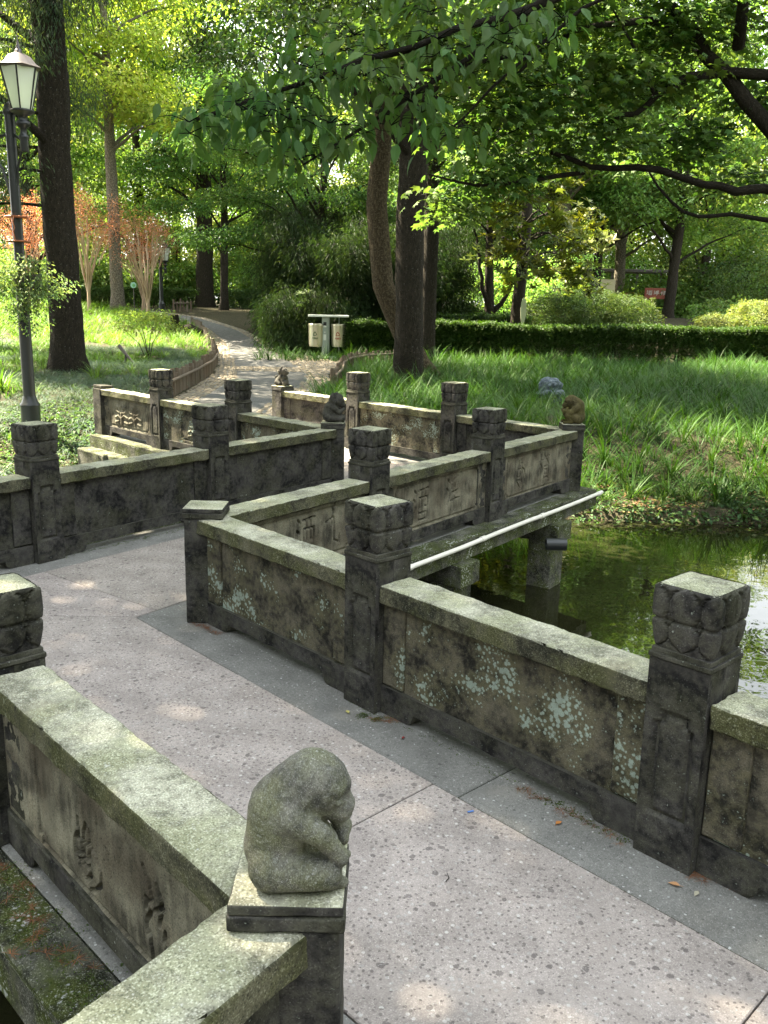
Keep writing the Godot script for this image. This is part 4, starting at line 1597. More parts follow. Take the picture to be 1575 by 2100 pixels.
# ------------------------------------------------------------------ leaves
func leaf(mb: MB, at: Vector3, along: Vector3, up: Vector3, len: float, wid: float, col: Color, bend := 0.15, fine := false) -> void:
	var d := along.normalized()
	var s := d.cross(up).normalized()
	var n := s.cross(d).normalized()
	if not fine:
		var l := at + d * (len * 0.42) + s * (wid * 0.5) + n * (wid * 0.16)
		var r := at + d * (len * 0.42) - s * (wid * 0.5) + n * (wid * 0.16)
		var t := at + d * len - n * (len * bend)
		var nl := (l - at).cross(t - at).normalized()
		var nr := (t - at).cross(r - at).normalized()
		if nl.dot(n) < 0.0:
			nl = -nl
		if nr.dot(n) < 0.0:
			nr = -nr
		mb.tri(mb.vert(at, nl, Vector2.ZERO, col), mb.vert(l, nl, Vector2.ZERO, col), mb.vert(t, nl, Vector2.ZERO, col))
		mb.tri(mb.vert(at, nr, Vector2.ZERO, col), mb.vert(t, nr, Vector2.ZERO, col), mb.vert(r, nr, Vector2.ZERO, col))
		return
	# ovate leaf with a drooping tip: 3 stations
	var prof := [[0.0, 0.0], [0.18, 0.34], [0.40, 0.5], [0.68, 0.34], [0.86, 0.13], [1.0, 0.0]]
	for side in [1.0, -1.0]:
		var row := []
		var mid := []
		for q in prof:
			var c: Vector3 = at + d * (len * q[0]) - n * (len * bend * q[0] * q[0])
			mid.append(c)
			row.append(c + s * (side * wid * q[1]) + n * (wid * q[1] * 0.22))
		for k in 5:
			var g: Vector3 = (mid[k + 1] - mid[k]).cross(row[k + 1] - mid[k] + (row[k] - mid[k])).normalized()
			if g.dot(n) < 0.0:
				g = -g
			var a := mb.vert(mid[k], g, Vector2.ZERO, col)
			var b := mb.vert(mid[k + 1], g, Vector2.ZERO, col)
			var e := mb.vert(row[k + 1], g, Vector2.ZERO, col)
			var f := mb.vert(row[k], g, Vector2.ZERO, col)
			mb.quad(a, b, e, f)

func star_leaf(mb: MB, at: Vector3, along: Vector3, up: Vector3, size: float, col: Color) -> void:
	var d := along.normalized()
	var s := d.cross(up).normalized()
	var n := s.cross(d).normalized()
	var c := at + d * (size * 0.42)
	var ci := mb.vert(c, n, Vector2.ZERO, col)
	var pts := []
	for k in 5:
		var a := (-2.0 + k) * 0.95
		var r := size * (0.62 - 0.07 * absf(k - 2.0))
		pts.append(c + (d * cos(a) + s * sin(a)) * r - n * size * 0.10)
		if k < 4:
			var a2 := a + 0.475
			pts.append(c + (d * cos(a2) + s * sin(a2)) * size * 0.27)
	pts.append(at)
	var ids := []
	for q in pts:
		var nn: Vector3 = (n + (q - c) * 0.6 / size).normalized()
		ids.append(mb.vert(q, nn, Vector2.ZERO, col))
	for k in ids.size():
		mb.tri(ci, ids[k], ids[(k + 1) % ids.size()])

func rdir(flat: float) -> Vector3:
	return Vector3(rng.randf_range(-1, 1), rng.randf_range(-1, 1) * flat, rng.randf_range(-1, 1)).normalized()

# a spray of leaves: kind, number, radii of the spray, leaf length and width
func spray(kind: String, n: int, R: Vector3, len: float, wid: float, droop: float) -> ArrayMesh:
	var mb := MB.new()
	var wood := Color(0.035, 0.027, 0.018)
	var twigs := 4
	for k in twigs:
		var a := TAU * k / twigs + rng.randf()
		var e := Vector3(cos(a) * R.x, rng.randf_range(-0.4, 0.5) * R.y, sin(a) * R.z) * 0.8
		tube(mb, [Vector3.ZERO, e * 0.5 + Vector3(0, R.y * 0.2, 0), e], [len * 0.035, len * 0.025, len * 0.01], 3, 1.0, wood, 0.0, false)
	for k in n:
		var p := Vector3.ZERO
		while true:
			p = Vector3(rng.randf_range(-1, 1), rng.randf_range(-1, 1), rng.randf_range(-1, 1))
			if p.length() < 1.0:
				break
		var out := Vector3(p.x, 0, p.z)
		p = p * R
		out = (out.normalized() + rdir(0.4) * 0.8).normalized()
		var d := (out + Vector3(0, -droop * rng.randf_range(0.4, 1.6), 0)).normalized()
		var up := (Vector3.UP + rdir(0.6) * 0.55).normalized()
		var v := rng.randf_range(0.72, 1.3)
		var col := Color(v * rng.randf_range(0.85, 1.25), v, v * rng.randf_range(0.7, 1.2))
		var s := rng.randf_range(0.7, 1.2)
		if kind == "star":
			star_leaf(mb, p, d, up, len * s, col)
		elif kind == "fine":
			leaf(mb, p, d, up, len * s, wid * s, col, 0.25, true)
		else:
			leaf(mb, p, d, up, len * s, wid * s, col, 0.12)
	return mb.mesh(null)

func rosette(n: int, len: float, wid: float) -> ArrayMesh:
	var mb := MB.new()
	for whorl in 3:
		var c := Vector3(rng.randf_range(-1, 1), rng.randf_range(-0.6, 0.6), rng.randf_range(-1, 1)) * len * 1.3
		tube(mb, [Vector3(0, -len * 0.6, 0), c], [len * 0.05, len * 0.03], 3, 1.0, Color(0.05, 0.035, 0.02), 0.0, false)
		for k in n:
			var a := TAU * k / n + rng.randf() * 0.4
			var d := Vector3(cos(a), rng.randf_range(-0.15, 0.75), sin(a)).normalized()
			var v := rng.randf_range(0.75, 1.25)
			leaf(mb, c, d, Vector3.UP, len * rng.randf_range(0.8, 1.15), wid, Color(v, v, v), 0.12, true)
	return mb.mesh(null)

func tuft(n: int, len: float, wid: float, arch: float, spread: float) -> ArrayMesh:
	var mb := MB.new()
	for k in n:
		var a := rng.randf() * TAU
		var b := Vector3(cos(a), 0, sin(a))
		var l := len * rng.randf_range(0.55, 1.1)
		var p := b * rng.randf() * spread
		var lean := rng.randf_range(0.1, 0.5) * arch
		var s := b.cross(Vector3.UP)
		if rng.randf() < 0.5:
			s = (s + b * rng.randf_range(-0.6, 0.6)).normalized()
		var w := wid * rng.randf_range(0.7, 1.2)
		var v := rng.randf_range(0.7, 1.3)
		var col := Color(v * rng.randf_range(0.9, 1.25), v, v * rng.randf_range(0.7, 1.1))
		if rng.randf() < 0.05:
			col = Color(2.4, 1.7, 1.6) * v
		var prev_l := p - s * w * 0.5
		var prev_r := p + s * w * 0.5
		var segs := 4
		for j in segs:
			var t := float(j + 1) / segs
			var ang := lean + arch * t * 1.15
			p += (Vector3.UP * cos(ang) + b * sin(ang)) * (l / segs)
			var ww := w * (1.0 - t * t * 0.95)
			var nl := p - s * ww * 0.5
			var nr := p + s * ww * 0.5
			var nn := (nr - prev_l).cross(nl - prev_l).normalized()
			if nn.y < 0.0:
				nn = -nn
			nn = (nn + Vector3.UP * 0.25).normalized()
			var i0 := mb.vert(prev_l, nn, Vector2.ZERO, col)
			var i1 := mb.vert(prev_r, nn, Vector2.ZERO, col)
			var i2 := mb.vert(nr, nn, Vector2.ZERO, col)
			var i3 := mb.vert(nl, nn, Vector2.ZERO, col)
			mb.quad(i0, i1, i2, i3)
			prev_l = nl
			prev_r = nr
	return mb.mesh(null)

func vary(c: Color, a: float) -> Color:
	var v := rng.randf_range(1.0 - a, 1.0 + a)
	return Color(c.r * v * rng.randf_range(0.9, 1.12), c.g * v, c.b * v * rng.randf_range(0.85, 1.15))

func make_leaf_meshes() -> void:
	leafmesh.broad = [spray("leaf", 34, Vector3(0.42, 0.15, 0.42), 0.10, 0.050, 0.5), spray("leaf", 30, Vector3(0.36, 0.20, 0.42), 0.10, 0.052, 0.6)]
	leafmesh.far = [spray("leaf", 46, Vector3(0.75, 0.34, 0.75), 0.17, 0.085, 0.5), spray("leaf", 42, Vector3(0.70, 0.42, 0.62), 0.17, 0.090, 0.6)]
	leafmesh.star = [spray("star", 22, Vector3(0.40, 0.14, 0.40), 0.105, 0.1, 0.45), spray("star", 20, Vector3(0.34, 0.18, 0.36), 0.10, 0.1, 0.55)]
	leafmesh.bamboo = [spray("leaf", 60, Vector3(0.36, 0.30, 0.36), 0.15, 0.017, 0.9), spray("leaf", 56, Vector3(0.30, 0.36, 0.34), 0.14, 0.016, 1.1)]
	leafmesh.cypress = [spray("leaf", 90, Vector3(0.34, 0.26, 0.34), 0.075, 0.012, 1.6), spray("leaf", 80, Vector3(0.28, 0.32, 0.30), 0.08, 0.012, 2.0)]
	leafmesh.hedge = [spray("leaf", 26, Vector3(0.13, 0.08, 0.13), 0.062, 0.030, 0.1), spray("leaf", 24, Vector3(0.11, 0.10, 0.12), 0.058, 0.028, 0.0)]
	leafmesh.magnolia = [rosette(8, 0.20, 0.07), rosette(7, 0.19, 0.065)]
	leafmesh.hang = [spray("fine", 11, Vector3(0.22, 0.10, 0.22), 0.115, 0.056, 1.1), spray("fine", 10, Vector3(0.26, 0.12, 0.18), 0.12, 0.056, 1.3)]
	leafmesh.cover = [spray("leaf", 26, Vector3(0.13, 0.05, 0.13), 0.045, 0.026, 0.1), spray("leaf", 22, Vector3(0.12, 0.06, 0.12), 0.05, 0.03, 0.0)]
	leafmesh.red = [spray("leaf", 34, Vector3(0.30, 0.24, 0.30), 0.065, 0.036, 0.3), spray("leaf", 30, Vector3(0.26, 0.26, 0.26), 0.06, 0.034, 0.3)]
	leafmesh.grass = [tuft(17, 0.54, 0.0125, 0.90, 0.07), tuft(16, 0.48, 0.012, 1.15, 0.07), tuft(18, 0.60, 0.013, 0.75, 0.06)]
	leafmesh.mondo = [tuft(26, 0.30, 0.0075, 1.55, 0.05), tuft(24, 0.26, 0.007, 1.7, 0.05)]
	leafmesh.lawn = [tuft(18, 0.30, 0.011, 1.0, 0.08), tuft(16, 0.26, 0.011, 1.2, 0.08)]

# leaves of a plant as one part: pads are [centre, radii, how many sprays]; shell > 0 pushes them outwards
func foliage(parent: Node3D, called: String, pads: Array, kind: String, m: Material, col: Color, var_amount: float, smin: float, smax: float, shell := 0.0, tilt := 0.35) -> void:
	var meshes: Array = leafmesh[kind]
	# a leaf reflects about half of what it scatters and lets the other half through
	col = col * (1.9 if m == M.leaf else (1.55 if m == M.leaf_dark else 1.3))
	if m != M.leaf_red:
		col = Color(col.r * 1.10, col.g * 0.92, col.b * 1.45)
	for v in meshes.size():
		var xf := []
		var cols := []
		for pd in pads:
			var pv := rng.randf_range(0.85, 1.15)
			var pc := Color(col.r * pv * rng.randf_range(0.9, 1.12), col.g * pv, col.b * pv)
			var n: int = int(pd[2]) / meshes.size() + (1 if v < int(pd[2]) % meshes.size() else 0)
			for k in n:
				var p := Vector3.ZERO
				while true:
					p = Vector3(rng.randf_range(-1, 1), rng.randf_range(-1, 1), rng.randf_range(-1, 1))
					var l := p.length()
					if l < 1.0 and l > 0.05:
						if shell > 0.0:
							p = p / l * lerpf(l, 1.0, shell)
						break
				var b := Basis(Vector3.UP, rng.randf() * TAU)
				b = Basis(rdir(0.1).cross(Vector3.UP).normalized(), rng.randf_range(-tilt, tilt)) * b
				var s := rng.randf_range(smin, smax)
				xf.append(Transform3D(b.scaled(Vector3(s, s, s)), pd[0] + p * pd[1]))
				cols.append(vary(pc, var_amount))
		if xf.size() > 0:
			scatter(called, meshes[v], xf, cols, m, parent)

# ------------------------------------------------------------------ ground plants
func bed(called: String, kind: String, m: Material, col: Color, va: float, x0: float, x1: float, y0: float, y1: float, per_m2: float, keep: Callable, smin := 0.8, smax := 1.2) -> void:
	var meshes: Array = leafmesh[kind]
	col = Color(col.r * 1.5, col.g * 1.32, col.b * 1.9)
	var step := 1.0 / sqrt(per_m2)
	var xf := []
	var cols := []
	for v in meshes.size():
		xf.append([])
		cols.append([])
	var y := y0
	while y < y1:
		var x := x0
		while x < x1:
			var px := x + rng.randf_range(-0.6, 0.6) * step
			var py := y + rng.randf_range(-0.6, 0.6) * step
			x += step
			if not keep.call(px, py):
				continue
			var v := rng.randi() % meshes.size()
			var s := rng.randf_range(smin, smax) * (1.0 + 0.25 * nz.get_noise_2d(px * 0.6, py * 0.6))
			var b := Basis(Vector3.UP, rng.randf() * TAU)
			b = Basis(rdir(0.0), rng.randf_range(0.0, 0.22)) * b
			xf[v].append(Transform3D(b.scaled(Vector3(s, s, s)), P(px, py, ground_h(px, py) - 0.01)))
			var patch := 1.0 + 0.35 * nz.get_noise_2d(px * 0.35 + 40.0, py * 0.35)
			cols[v].append(vary(col * patch, va))
		y += step
	for v in meshes.size():
		if xf[v].size() > 0:
			scatter(called, meshes[v], xf[v], cols[v], m)

func off_path(x: float, y: float, gap: float) -> bool:
	var p := path_at(y)
	return x > p.x + p.y * 0.5 + gap or x < p.x - p.y * 0.5 - gap

func side_of(a: Vector2, b: Vector2, q: Vector2) -> float:
	var e := (b - a).normalized()
	return e.x * (q.y - a.y) - e.y * (q.x - a.x)

func right_bed(x: float, y: float) -> bool:
	if y > 24.75 or y < shore(x) + 0.28:
		return false
	var q := Vector2(x, y)
	if side_of(C2, L1, q) > -0.42:       # outside the far railing only
		return false
	if y > 16.4:
		for i in FENCE_R.size() - 1:
			if y <= FENCE_R[i + 1][1]:
				var t: float = (y - FENCE_R[i][1]) / (FENCE_R[i + 1][1] - FENCE_R[i][1])
				if x < lerpf(FENCE_R[i][0], FENCE_R[i + 1][0], t) + 0.12:
					return false
				break
	elif x < path_at(y).x + path_at(y).y * 0.5 + 0.15 + 0.35 * smoothstep(16.6, 13.0, y):
		return false
	return x < 0.46 * y + 2.5

func left_ground(x: float, y: float) -> bool:
	return y > shore(x) + 0.02 and x < fence_l_x(maxf(y, 13.0)) - 0.1 and x > -0.5 * y - 3.0 and (side_of(C5, C4, Vector2(x, y)) < -0.28 or (Vector2(x, y) - C5).dot((C4 - C5).normalized()) < -0.3 or y > 12.6)

func build_plants() -> void:
	make_leaf_meshes()
	# tall strap-leaved grass on the right bank
	bed("tall_grass", "grass", M.grass, Color(0.031, 0.084, 0.013), 0.3, -3.5, 14.0, 9.8, 24.9, 27.0, right_bed, 0.75, 1.2)
	# low plants and litter along the water's edge
	bed("bank_cover", "cover", M.grass, Color(0.045, 0.095, 0.025), 0.35, -1.0, 9.0, 9.4, 11.2, 110.0, func(x, y): return y > shore(x) + 0.0 and y < shore(x) + 1.1 and side_of(C2, L1, Vector2(x, y)) < -0.4 and nz.get_noise_2d(x * 0.9, y * 0.9) > -0.45, 0.9, 1.5)
	bed("bank_tufts", "lawn", M.grass, Color(0.055, 0.11, 0.025), 0.35, -1.0, 9.0, 9.4, 11.2, 26.0, func(x, y): return y > shore(x) - 0.02 and y < shore(x) + 1.1 and side_of(C2, L1, Vector2(x, y)) < -0.4, 0.5, 1.0)
	# blue-green mondo grass on the left lawn, bright lawn grass beyond
	var mondo := func(x, y): return left_ground(x, y) and nz.get_noise_2d(x * 0.28 + 9.0, y * 0.28) + 0.28 - 0.045 * (y - 15.0) > 0.0 and (y > 11.6 or nz.get_noise_2d(x * 0.9, y * 0.9) > 0.1)
	bed("mondo_grass", "mondo", M.grass, Color(0.060, 0.105, 0.055), 0.3, -14.0, -3.0, 10.4, 24.0, 44.0, mondo, 0.8, 1.25)
	bed("lawn_grass", "lawn", M.grass, Color(0.075, 0.165, 0.022), 0.3, -15.0, -3.0, 11.5, 25.0, 34.0, func(x, y): return left_ground(x, y) and not mondo.call(x, y), 0.7, 1.2)
	bed("lawn_grass", "lawn", M.grass, Color(0.085, 0.18, 0.022), 0.3, -26.0, -4.0, 25.0, 44.0, 13.0, func(x, y): return left_ground(x, y) and off_path(x, y, 0.25), 1.1, 1.7)
	bed("ground_cover", "cover", M.grass, Color(0.075, 0.15, 0.035), 0.35, -9.0, -2.9, 9.2, 12.8, 90.0, func(x, y): return left_ground(x, y), 1.0, 1.6)
	# grass at the foot of the bins and along the bamboo
	bed("verge_grass", "lawn", M.grass, Color(0.05, 0.11, 0.025), 0.3, -3.4, 4.0, 24.2, 27.5, 16.0, func(x, y): return x > path_at(y).x + path_at(y).y * 0.5 + 0.6 - 0.3 * smoothstep(24.5, 26.0, y) and (y > 25.0 or x > -0.6), 0.8, 1.3)
	hedges()
	bamboo()
	small_plants()

func clipped(called: String, label: String, cat: String, at: Vector3, pads: Array, col: Color, group := "") -> Node3D:
	var t := thing(called, label, cat, at, 0.0, group)
	var mb := MB.new()
	for k in 14:
		var a := rng.randf() * TAU
		var pd: Array = pads[k % pads.size()]
		var e: Vector3 = pd[0] + Vector3(cos(a), 0.3, sin(a)) * pd[1] * 0.7
		tube(mb, [Vector3(pd[0].x * 0.98, 0, pd[0].z), Vector3(pd[0].x, 0.3 * e.y, pd[0].z) + Vector3(cos(a), 0, sin(a)) * 0.1, e], [0.022, 0.016, 0.006], 4, 0.5, Color(0.05, 0.04, 0.03), 0.0, false)
	part("stems", mb.mesh(M.plain), t).set_meta("kind", "stuff")
	foliage(t, "foliage", pads, "hedge", M.leaf_dark, col, 0.3, 0.8, 1.35, 0.72, 1.2)
	return t

func box_hedge(label: String, x0: float, x1: float, y: float, depth: float, h: float, col: Color, per: int, lean := 0.0) -> void:
	var t := thing("clipped_hedge", label, "hedge", P((x0 + x1) * 0.5, y, ground_h((x0 + x1) * 0.5, y)), 0.0)
	var l := (x1 - x0) * 0.5
	var mb := MB.new()
	var x := -l
	while x < l:
		for k in 3:
			var bx := x + rng.randf_range(-0.1, 0.1)
			var bz := rng.randf_range(-0.3, 0.3) * depth
			tube(mb, [Vector3(bx, -0.1, bz), Vector3(bx + rng.randf_range(-0.1, 0.1), h * 0.5, bz), Vector3(bx + rng.randf_range(-0.25, 0.25), h * 0.92, bz + rng.randf_range(-0.2, 0.2))], [0.016, 0.012, 0.004], 4, 0.5, Color(0.05, 0.04, 0.03), 0.0, false)
		x += 0.28
	part("stems", mb.mesh(M.plain), t).set_meta("kind", "stuff")
	var meshes: Array = leafmesh.hedge
	for v in 2:
		var xf := []
		var cols := []
		for k in int((x1 - x0) * per):
			var px := rng.randf_range(-l, l)
			var wob := 0.06 * nz.get_noise_2d(px * 0.9 + 3.0, v * 3.0)
			var u := rng.randf()
			var p := Vector3.ZERO
			if u < 0.40:      # top
				p = Vector3(px, h - 0.05 - 0.10 * rng.randf() * rng.randf(), rng.randf_range(-0.5, 0.5) * depth)
			elif u < 0.85:    # front face, thinner towards the ground
				p = Vector3(px, h * pow(rng.randf(), 0.75), depth * 0.5 - 0.16 * rng.randf() * rng.randf())
				if p.y < 0.25 and rng.randf() < 0.55:
					continue
			else:
				p = Vector3(px, h * rng.randf(), rng.randf_range(-0.5, 0.4) * depth)
			p.y += wob + 0.07 * nz.get_noise_2d(px * 0.35, 11.0) + lean * px
			p.z += 0.07 * nz.get_noise_2d(px * 0.7, p.y * 2.0)
			var s := rng.randf_range(0.8, 1.35)
			xf.append(Transform3D(Basis(rdir(1.0), rng.randf_range(-1.0, 1.0)).scaled(Vector3(s, s, s)), p))
			cols.append(vary(col, 0.3))
		scatter("foliage", meshes[v], xf, cols, M.leaf_dark, t)

func hedges() -> void:
	box_hedge("long clipped hedge running across the back of the tall grass bed", -1.15, 13.5, 25.6, 1.25, 1.0, Color(0.045, 0.090, 0.018), 300)
	box_hedge("low second hedge behind the long one, by the dark tree trunks", 0.6, 4.4, 28.6, 1.0, 0.92, Color(0.05, 0.10, 0.022), 190)
	box_hedge("clipped hedge far back on the left lawn, below the red-leaved trees", -14.5, -8.2, 38.6, 1.0, 0.8, Color(0.06, 0.11, 0.03), 90)
	box_hedge("low hedge bank beyond the bend of the path", -7.4, -4.2, 41.5, 2.2, 0.8, Color(0.075, 0.135, 0.05), 160)
	var pads := []
	for k in 9:
		var a := TAU * k / 9.0
		pads.append([Vector3(cos(a) * 1.35, 0.85, sin(a) * 0.9), Vector3(1.05, 0.85, 0.9), 210])
	pads.append([Vector3(0, 0.95, 0), Vector3(1.5, 0.98, 1.2), 420])
	clipped("dome_shrub", "wide dark dome-shaped shrub behind the long hedge", "shrub", P(6.95, 31.0, ground_h(6.95, 31.0) - 0.28), pads, Color(0.05, 0.095, 0.02))
	clipped("ball_shrub", "smaller of the two pale ball shrubs at the right, beyond the hedge", "shrub", P(10.05, 28.0, ground_h(10.0, 28.0)), [[Vector3(0, 0.62, 0), Vector3(0.62, 0.60, 0.6), 420]], Color(0.14, 0.20, 0.05), "pale clipped ball shrubs")
	clipped("ball_shrub", "larger pale ball shrub at the right edge, beyond the hedge", "shrub", P(11.6, 28.4, ground_h(11.5, 28.4)), [[Vector3(0, 0.78, 0), Vector3(1.2, 0.82, 1.0), 800]], Color(0.14, 0.20, 0.05), "pale clipped ball shrubs")

func bamboo() -> void:
	var spots := [[-2.9, 28.6, 3.6, "leftmost bamboo clump leaning over the path"], [-1.5, 27.4, 3.4, "dense dark bamboo clump just behind the waste bins"], [0.1, 27.8, 3.4, "dark bamboo clump behind the pale leaning trunk"], [-3.4, 31.8, 4.3, "taller bamboo clump at the back, over the bend of the path"], [-1.3, 31.0, 4.4, "tall bamboo clump at the back of the thicket"], [1.7, 31.4, 3.6, "bamboo clump at the right end of the thicket, behind the hedge"], [-2.35, 26.6, 1.5, "low bamboo clump with lit tips at the path's edge"]]
	for s in spots:
		var t := thing("bamboo_clump", s[3], "bamboo", P(s[0], s[1], ground_h(s[0], s[1])), 0.0, "bamboo clumps beside the path")
		var mb := MB.new()
		var h: float = s[2]
		var pads := []
		for k in 16:
			var a := rng.randf() * TAU
			var b := Vector3(cos(a), 0, sin(a))
			var r0 := rng.randf_range(0.05, 0.55)
			var top := b * (r0 + rng.randf_range(0.2, 1.0)) + Vector3(0, h * rng.randf_range(0.75, 1.05), 0)
			tube(mb, [b * r0, b * (r0 + 0.12) + Vector3(0, h * 0.5, 0), top], [0.018, 0.014, 0.005], 5, 0.5, Color(0.07, 0.10, 0.035), 0.0, false)
			pads.append([top * 0.92, Vector3(0.5, 0.5, 0.5), 14])
			pads.append([b * (r0 + 0.3) + Vector3(0, h * 0.5, 0), Vector3(0.6, 0.6, 0.6), 15])
			pads.append([b * (r0 + 0.45) + Vector3(0, h * 0.2, 0), Vector3(0.6, 0.45, 0.6), 12])
		part("canes", mb.mesh(M.plain), t).set_meta("kind", "stuff")
		foliage(t, "foliage", pads, "bamboo", M.leaf_dark, Color(0.021, 0.046, 0.012), 0.35, 0.8, 1.4, 0.0, 0.5)

func stemmed(called: String, label: String, cat: String, at: Vector3, h: float, n: int, kind: String, m: Material, col: Color, pads: Array, wood: Color, smin := 0.8, smax := 1.3) -> Node3D:
	var t := thing(called, label, cat, at)
	var mb := MB.new()
	for k in n:
		var pd: Array = pads[k % pads.size()]
		var e: Vector3 = pd[0] + rdir(0.4) * pd[1] * 0.5
		tube(mb, [Vector3(rng.randf_range(-0.04, 0.04), -0.05, rng.randf_range(-0.04, 0.04)), e * Vector3(0.35, 0.5, 0.35), e], [0.012 * h, 0.009 * h, 0.003 * h], 5, 0.5, wood, 0.0, false)
	part("stems", mb.mesh(M.plain), t).set_meta("kind", "stuff")
	foliage(t, "foliage", pads, kind, m, col, 0.3, smin, smax)
	return t

func small_plants() -> void:
	var sap := []
	for k in 6:
		var a := TAU * k / 6.0
		sap.append([Vector3(cos(a) * 0.5, 0.72 + 0.3 * rng.randf(), sin(a) * 0.4), Vector3(0.34, 0.12, 0.34), 11])
	stemmed("sapling", "small bright-leaved sapling on the lawn left of the path", "sapling", P(-5.75, 21.5, ground_h(-5.75, 21.5)), 1.0, 6, "broad", M.leaf, Color(0.13, 0.22, 0.04), sap, Color(0.03, 0.025, 0.02), 0.5, 0.8)
	stemmed("spiky_shrub", "spiky-leaved shrub in front of the bamboo beside the bins", "shrub", P(-2.15, 26.1, ground_h(-2.1, 26.1)), 1.2, 5, "magnolia", M.leaf_dark, Color(0.05, 0.09, 0.03), [[Vector3(0, 1.45, 0), Vector3(0.35, 0.3, 0.3), 8], [Vector3(0.2, 1.0, 0), Vector3(0.3, 0.3, 0.3), 6]], Color(0.05, 0.04, 0.03), 0.8, 1.1)
	# flowering iris-like clump by the lamp's foot
	for q in [[-5.9, 13.6, 1.3, "taller grass clump at the foot of the big left trunk"], [-5.1, 15.6, 1.1, "grass clump between the left trunk and the palisade"], [-8.0, 15.5, 1.2, "grass clump left of the big left trunk"]]:
		var t := thing("grass_clump", q[3], "grass clump", P(q[0], q[1], ground_h(q[0], q[1])), 0.0, "taller grass clumps on the lawn")
		var s: float = q[2]
		var xf := []
		var cols := []
		for k in 4:
			xf.append(Transform3D(Basis(Vector3.UP, rng.randf() * TAU).scaled(Vector3(s, s, s)), Vector3(rng.randf_range(-0.08, 0.08), 0, rng.randf_range(-0.08, 0.08))))
			cols.append(vary(Color(0.10, 0.20, 0.03), 0.2))
		scatter("blades", leafmesh.grass[0], xf, cols, M.grass, t)

# ------------------------------------------------------------------ trees
# limbs: arrays of [points, r0, r1]; pads: [centre, radii, sprays], both in metres from the tree's foot
func tree(called: String, label: String, cat: String, at: Vector3, trunk: Array, radii: Array, bark: Material, limbs: Array, pads: Array, kind: String, m: Material, col: Color, group := "", smin := 0.85, smax := 1.3, va := 0.28, tilt := 0.3) -> Node3D:
	var t := thing(called, label, cat, at, 0.0, group)
	var mb := MB.new()
	var pts := []
	var rr := []
	# resample the trunk so that its bark can swell and waver
	for i in trunk.size() - 1:
		var n := maxi(2, int((trunk[i + 1] - trunk[i]).length() / 0.35))
		for k in n:
			var f := float(k) / n
			pts.append(trunk[i].lerp(trunk[i + 1], f))
			rr.append(lerpf(radii[i], radii[i + 1], f))
	pts.append(trunk[-1])
	rr.append(radii[-1])
	for i in pts.size():
		# root flare
		rr[i] *= 1.0 + 0.45 * exp(-maxf(pts[i].y, 0.0) / 0.28)
		if i > 0:
			pts[i] += Vector3(nz.get_noise_2d(pts[i].y * 0.35, at.x), 0, nz.get_noise_2d(pts[i].y * 0.35, at.z + 50.0)) * rr[i] * 0.16
	tube(mb, pts, rr, 32 if at.z > -32.0 else 16, 0.75, Color.WHITE, 0.13, false)
	part("trunk", mb.mesh(bark), t)
	for l in limbs:
		mb = MB.new()
		var lp := []
		var lr := []
		var src: Array = l[0]
		var total := 0
		for i in src.size() - 1:
			var n := maxi(2, int((src[i + 1] - src[i]).length() / 0.3))
			for k in n:
				lp.append(src[i].lerp(src[i + 1], float(k) / n))
			total += n
		lp.append(src[-1])
		# round the corners, then let it waver
		for pass_no in 3:
			for i in range(1, lp.size() - 1):
				lp[i] = (lp[i - 1] + lp[i] * 2.0 + lp[i + 1]) * 0.25
		for i in lp.size():
			lr.append(lerpf(l[1], l[2], float(i) / (lp.size() - 1)))
			if i > 0:
				lp[i] += Vector3(nz.get_noise_2d(i * 0.5, src[-1].x * 3.0), nz.get_noise_2d(i * 0.5, src[-1].y * 3.0 + 30.0), nz.get_noise_2d(i * 0.5, src[-1].z * 3.0 + 60.0)) * (0.05 + lr[i] * 0.5)
		tube(mb, lp, lr, 7, 0.4, Color.WHITE, 0.12, false)
		part("limb", mb.mesh(bark), t)
	if pads.size() > 0:
		foliage(t, "crown", pads, kind, m, col, va, smin, smax, 0.0, tilt)
	return t

# a crown of flattened pads round a trunk, each held by a limb
func pads_round(n: int, h0: float, h1: float, r0: float, r1: float, pad: Vector3, sprays: int, trunk_r: float, lean := Vector3.ZERO, gap_dir := Vector3.ZERO) -> Array:
	var limbs := []
	var pads := []
	for k in n:
		var f := (k + 0.5) / n
		var y := lerpf(h0, h1, f) + rng.randf_range(-0.5, 0.5)
		var a := k * 2.399 + rng.randf_range(-0.4, 0.4)
		var R := lerpf(r0, r1, f) * rng.randf_range(0.55, 1.05)
		var b := Vector3(cos(a), 0, sin(a))
		if gap_dir != Vector3.ZERO and b.dot(gap_dir) > 0.75:
			continue
		var c := b * R + Vector3(0, y, 0) + lean * (y / h1)
		var s := rng.randf_range(0.75, 1.25)
		pads.append([c, pad * s, int(sprays * s)])
		pads.append([c * Vector3(0.55, 1.0, 0.55) + Vector3(0, 0.3, 0), pad * s * 0.8, int(sprays * 0.5)])
		var start := Vector3(0, maxf(y - R * 0.55, h0 * 0.6), 0) + lean * (y / h1) * 0.9
		limbs.append([[start, start.lerp(c, 0.5) + Vector3(0, 0.25, 0), c], clampf(trunk_r * 0.32, 0.025, 0.12), 0.012])
	return [limbs, pads]

func build_trees() -> void:
	near_trees()
	bank_tree()
	far_trees()

